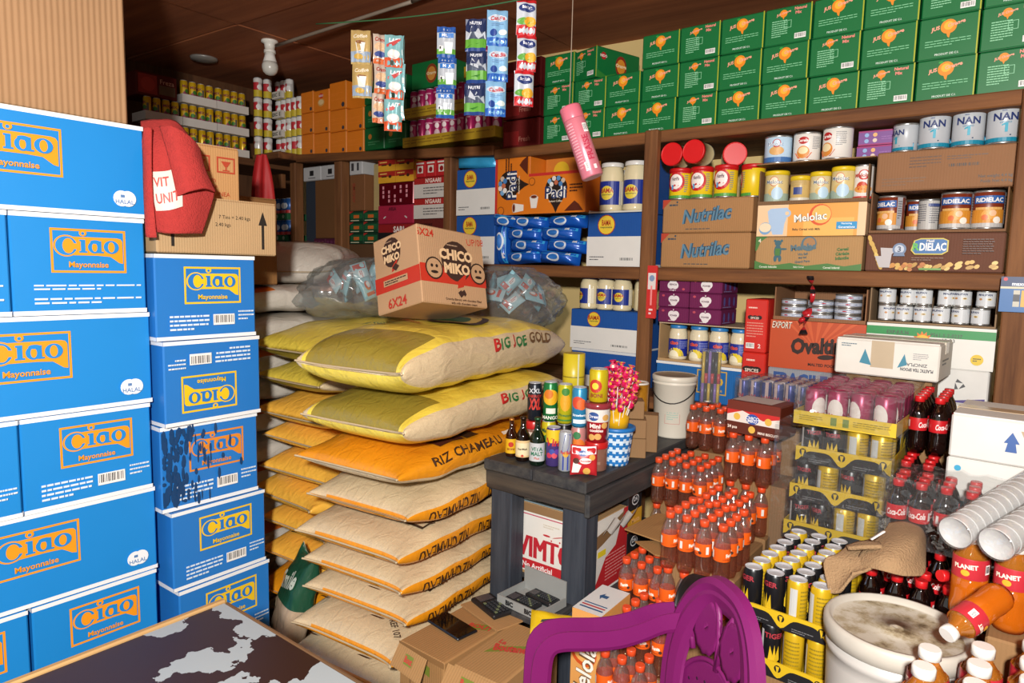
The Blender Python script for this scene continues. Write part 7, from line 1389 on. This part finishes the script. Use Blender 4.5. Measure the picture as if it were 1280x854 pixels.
def arm(sgn):
    ctr = [(sgn*.158, .03, .64), (sgn*.172, -.015, .632), (sgn*.184, -.06, .612), (sgn*.19, -.11, .6), (sgn*.193, -.16, .598), (sgn*.193, -.21, .603), (sgn*.193, -.25, .606), (sgn*.193, -.272, .6), (sgn*.193, -.281, .57), (sgn*.193, -.284, .49), (sgn*.195, -.288, .4), (sgn*.198, -.295, .2), (sgn*.2, -.305, .0)]
    wd_ = [.026, .028, .03, .032, .033, .033, .032, .032, .031, .03, .028, .025, .02]
    P_ = [Vector(p) for p in ctr]; n_ = len(P_)-1; g_ = lambda i: P_[max(0, min(n_, i))]; w0 = wd_; pts = []; wd_ = []
    for q in range(n_*4+1):
        k, f_ = min(q//4, n_-1), (q-4*min(q//4, n_-1))/4; a_, b_, c_, d_ = g_(k-1), g_(k), g_(k+1), g_(k+2)
        pts.append((2*b_+(c_-a_)*f_+(2*a_-5*b_+4*c_-d_)*f_*f_+(3*b_-a_-3*c_+d_)*f_**3)*.5); wd_.append(w0[k]*(1-f_)+w0[k+1]*f_)
    secs = []
    for i, p in enumerate(pts):
        d = (pts[min(i+1, len(pts)-1)]-pts[max(i-1, 0)]).normalized(); side = Vector((1, 0, 0)); nrm = side.cross(d).normalized()
        w = wd_[i]; th = .012
        ring = [(-w, -.042), (-w, -.004), (-w*.88, .006), (-w*.4, .009), (w*.4, .009), (w*.88, .006), (w, -.004), (w, -.042), (w*.86, -.042), (w*.82, -.004), (-w*.82, -.004), (-w*.86, -.042)]
        secs.append([p+side*a-nrm*b*(-1 if False else 1)*(-1) for a, b in ring])
    mb = MB(); n = len(secs[0]); mb.add([q for s_ in secs for q in s_], [(i*n+k, i*n+(k+1) % n, (i+1)*n+(k+1) % n, (i+1)*n+k) for i in range(len(secs)-1) for k in range(n)]+[list(range(n))[::-1], [(len(secs)-1)*n+k for k in range(n)]], pu, False)
    return mb
for sgn in (-1, 1): o = arm(sgn).build('armrest', t)
mb = MB(); mb.grid(lambda u, v: Vector(((u*2-1)*(.165+.02*v), .03-.32*v, ZSEAT+.01-.025*math.sin(math.pi*v)*math.sin(math.pi*u)-(.02*(v-.9)/.1 if v > .9 else 0))), 16, 16, pu); o = mb.build('seat', t); s = o.modifiers.new('thick', 'SOLIDIFY'); s.thickness = .008
for sgn in (-1, 1): mb = MB(); mb.tube([(sgn*.14, .02, ZSEAT), (sgn*.15, .05, .2), (sgn*.16, .08, 0)], [.03, .026, .02], pu, 10); mb.build('leg', t)
# black strap over the bottles
t = thing('black_strap', 'black strap hanging over the soda bottles behind the chair', 'strap', (0, 0, 0))
sheet('webbing', t, cnet([[(866, 718, 1.72), (886, 722, 1.72)], [(856, 722, 1.66), (866, 736, 1.66)], [(847, 738, 1.62), (860, 750, 1.62)], [(842, 758, 1.6), (858, 768, 1.6)]]), 4, 14, M('#141416', .5), .004)
# ================================================================ peeling white table in front
def PEEL():
    m, tt, b = newmat('peeling_enamel'); L = tt.links.new; b.inputs['Roughness'].default_value = .35
    tc = tt.nodes.new('ShaderNodeTexCoord'); mp = tt.nodes.new('ShaderNodeMapping'); mp.inputs['Scale'].default_value = (1, 1, 1); mp.inputs['Location'].default_value = (.07, .06, 0); n = tt.nodes.new('ShaderNodeTexNoise'); n.inputs['Scale'].default_value = 5.2; n.inputs['Detail'].default_value = 7; n.inputs['Roughness'].default_value = .52
    sx = tt.nodes.new('ShaderNodeVectorMath'); sx.operation = 'DISTANCE'; sx.inputs[1].default_value = (-.16, .06, .75)
    ma = tt.nodes.new('ShaderNodeMath'); ma.operation = 'MULTIPLY_ADD'; ma.inputs[1].default_value = 1.0; ma.inputs[2].default_value = .0
    ad = tt.nodes.new('ShaderNodeMath'); ad.operation = 'ADD'
    rp = tt.nodes.new('ShaderNodeValToRGB'); rp.color_ramp.interpolation = 'CONSTANT'; e = rp.color_ramp.elements; e[0].position = 0; e[0].color = lin('#2c1710'); e[1].position = .765; e[1].color = lin('#959da0')
    L(tc.outputs['Object'], mp.inputs['Vector']); L(mp.outputs['Vector'], n.inputs['Vector']); L(tc.outputs['Object'], sx.inputs[0]); L(sx.outputs['Value'], ma.inputs[0]); L(ma.outputs[0], ad.inputs[0]); L(n.outputs['Fac'], ad.inputs[1]); L(ad.outputs[0], rp.inputs['Fac']); L(rp.outputs['Color'], b.inputs['Base Color']); return m
t = thing('low_table', 'white enamelled table with large peeled brown patches in front', 'table', (-.9, .3, 0)); ZTB = .75
mb = MB(); mb.box(-.385, .4, -.6, .4, ZTB-.03, ZTB, PEEL(), .003); mb.build('table_top', t)
mb = MB(); mb.box(-.4, -.3855, -.6, .405, ZTB-.035, ZTB+.004, WOOD('#8a6a44', '#b8935f', 'Y'), .003); mb.build('edge_strip', t)
mb = MB(); mb.box(-.3855, .4, .4003, .408, ZTB-.035, ZTB-.001, WOOD('#4a3624', '#6a4c30', 'X'), .002); mb.build('edge_strip', t)
for x in (-.37, .33):
    for y in (-.55, .33): mb = MB(); mb.box(x, x+.05, y, y+.05, 0, ZTB-.031, WOOD('#4a3624', '#6a4c30', 'Z'), .003); mb.build('leg', t)
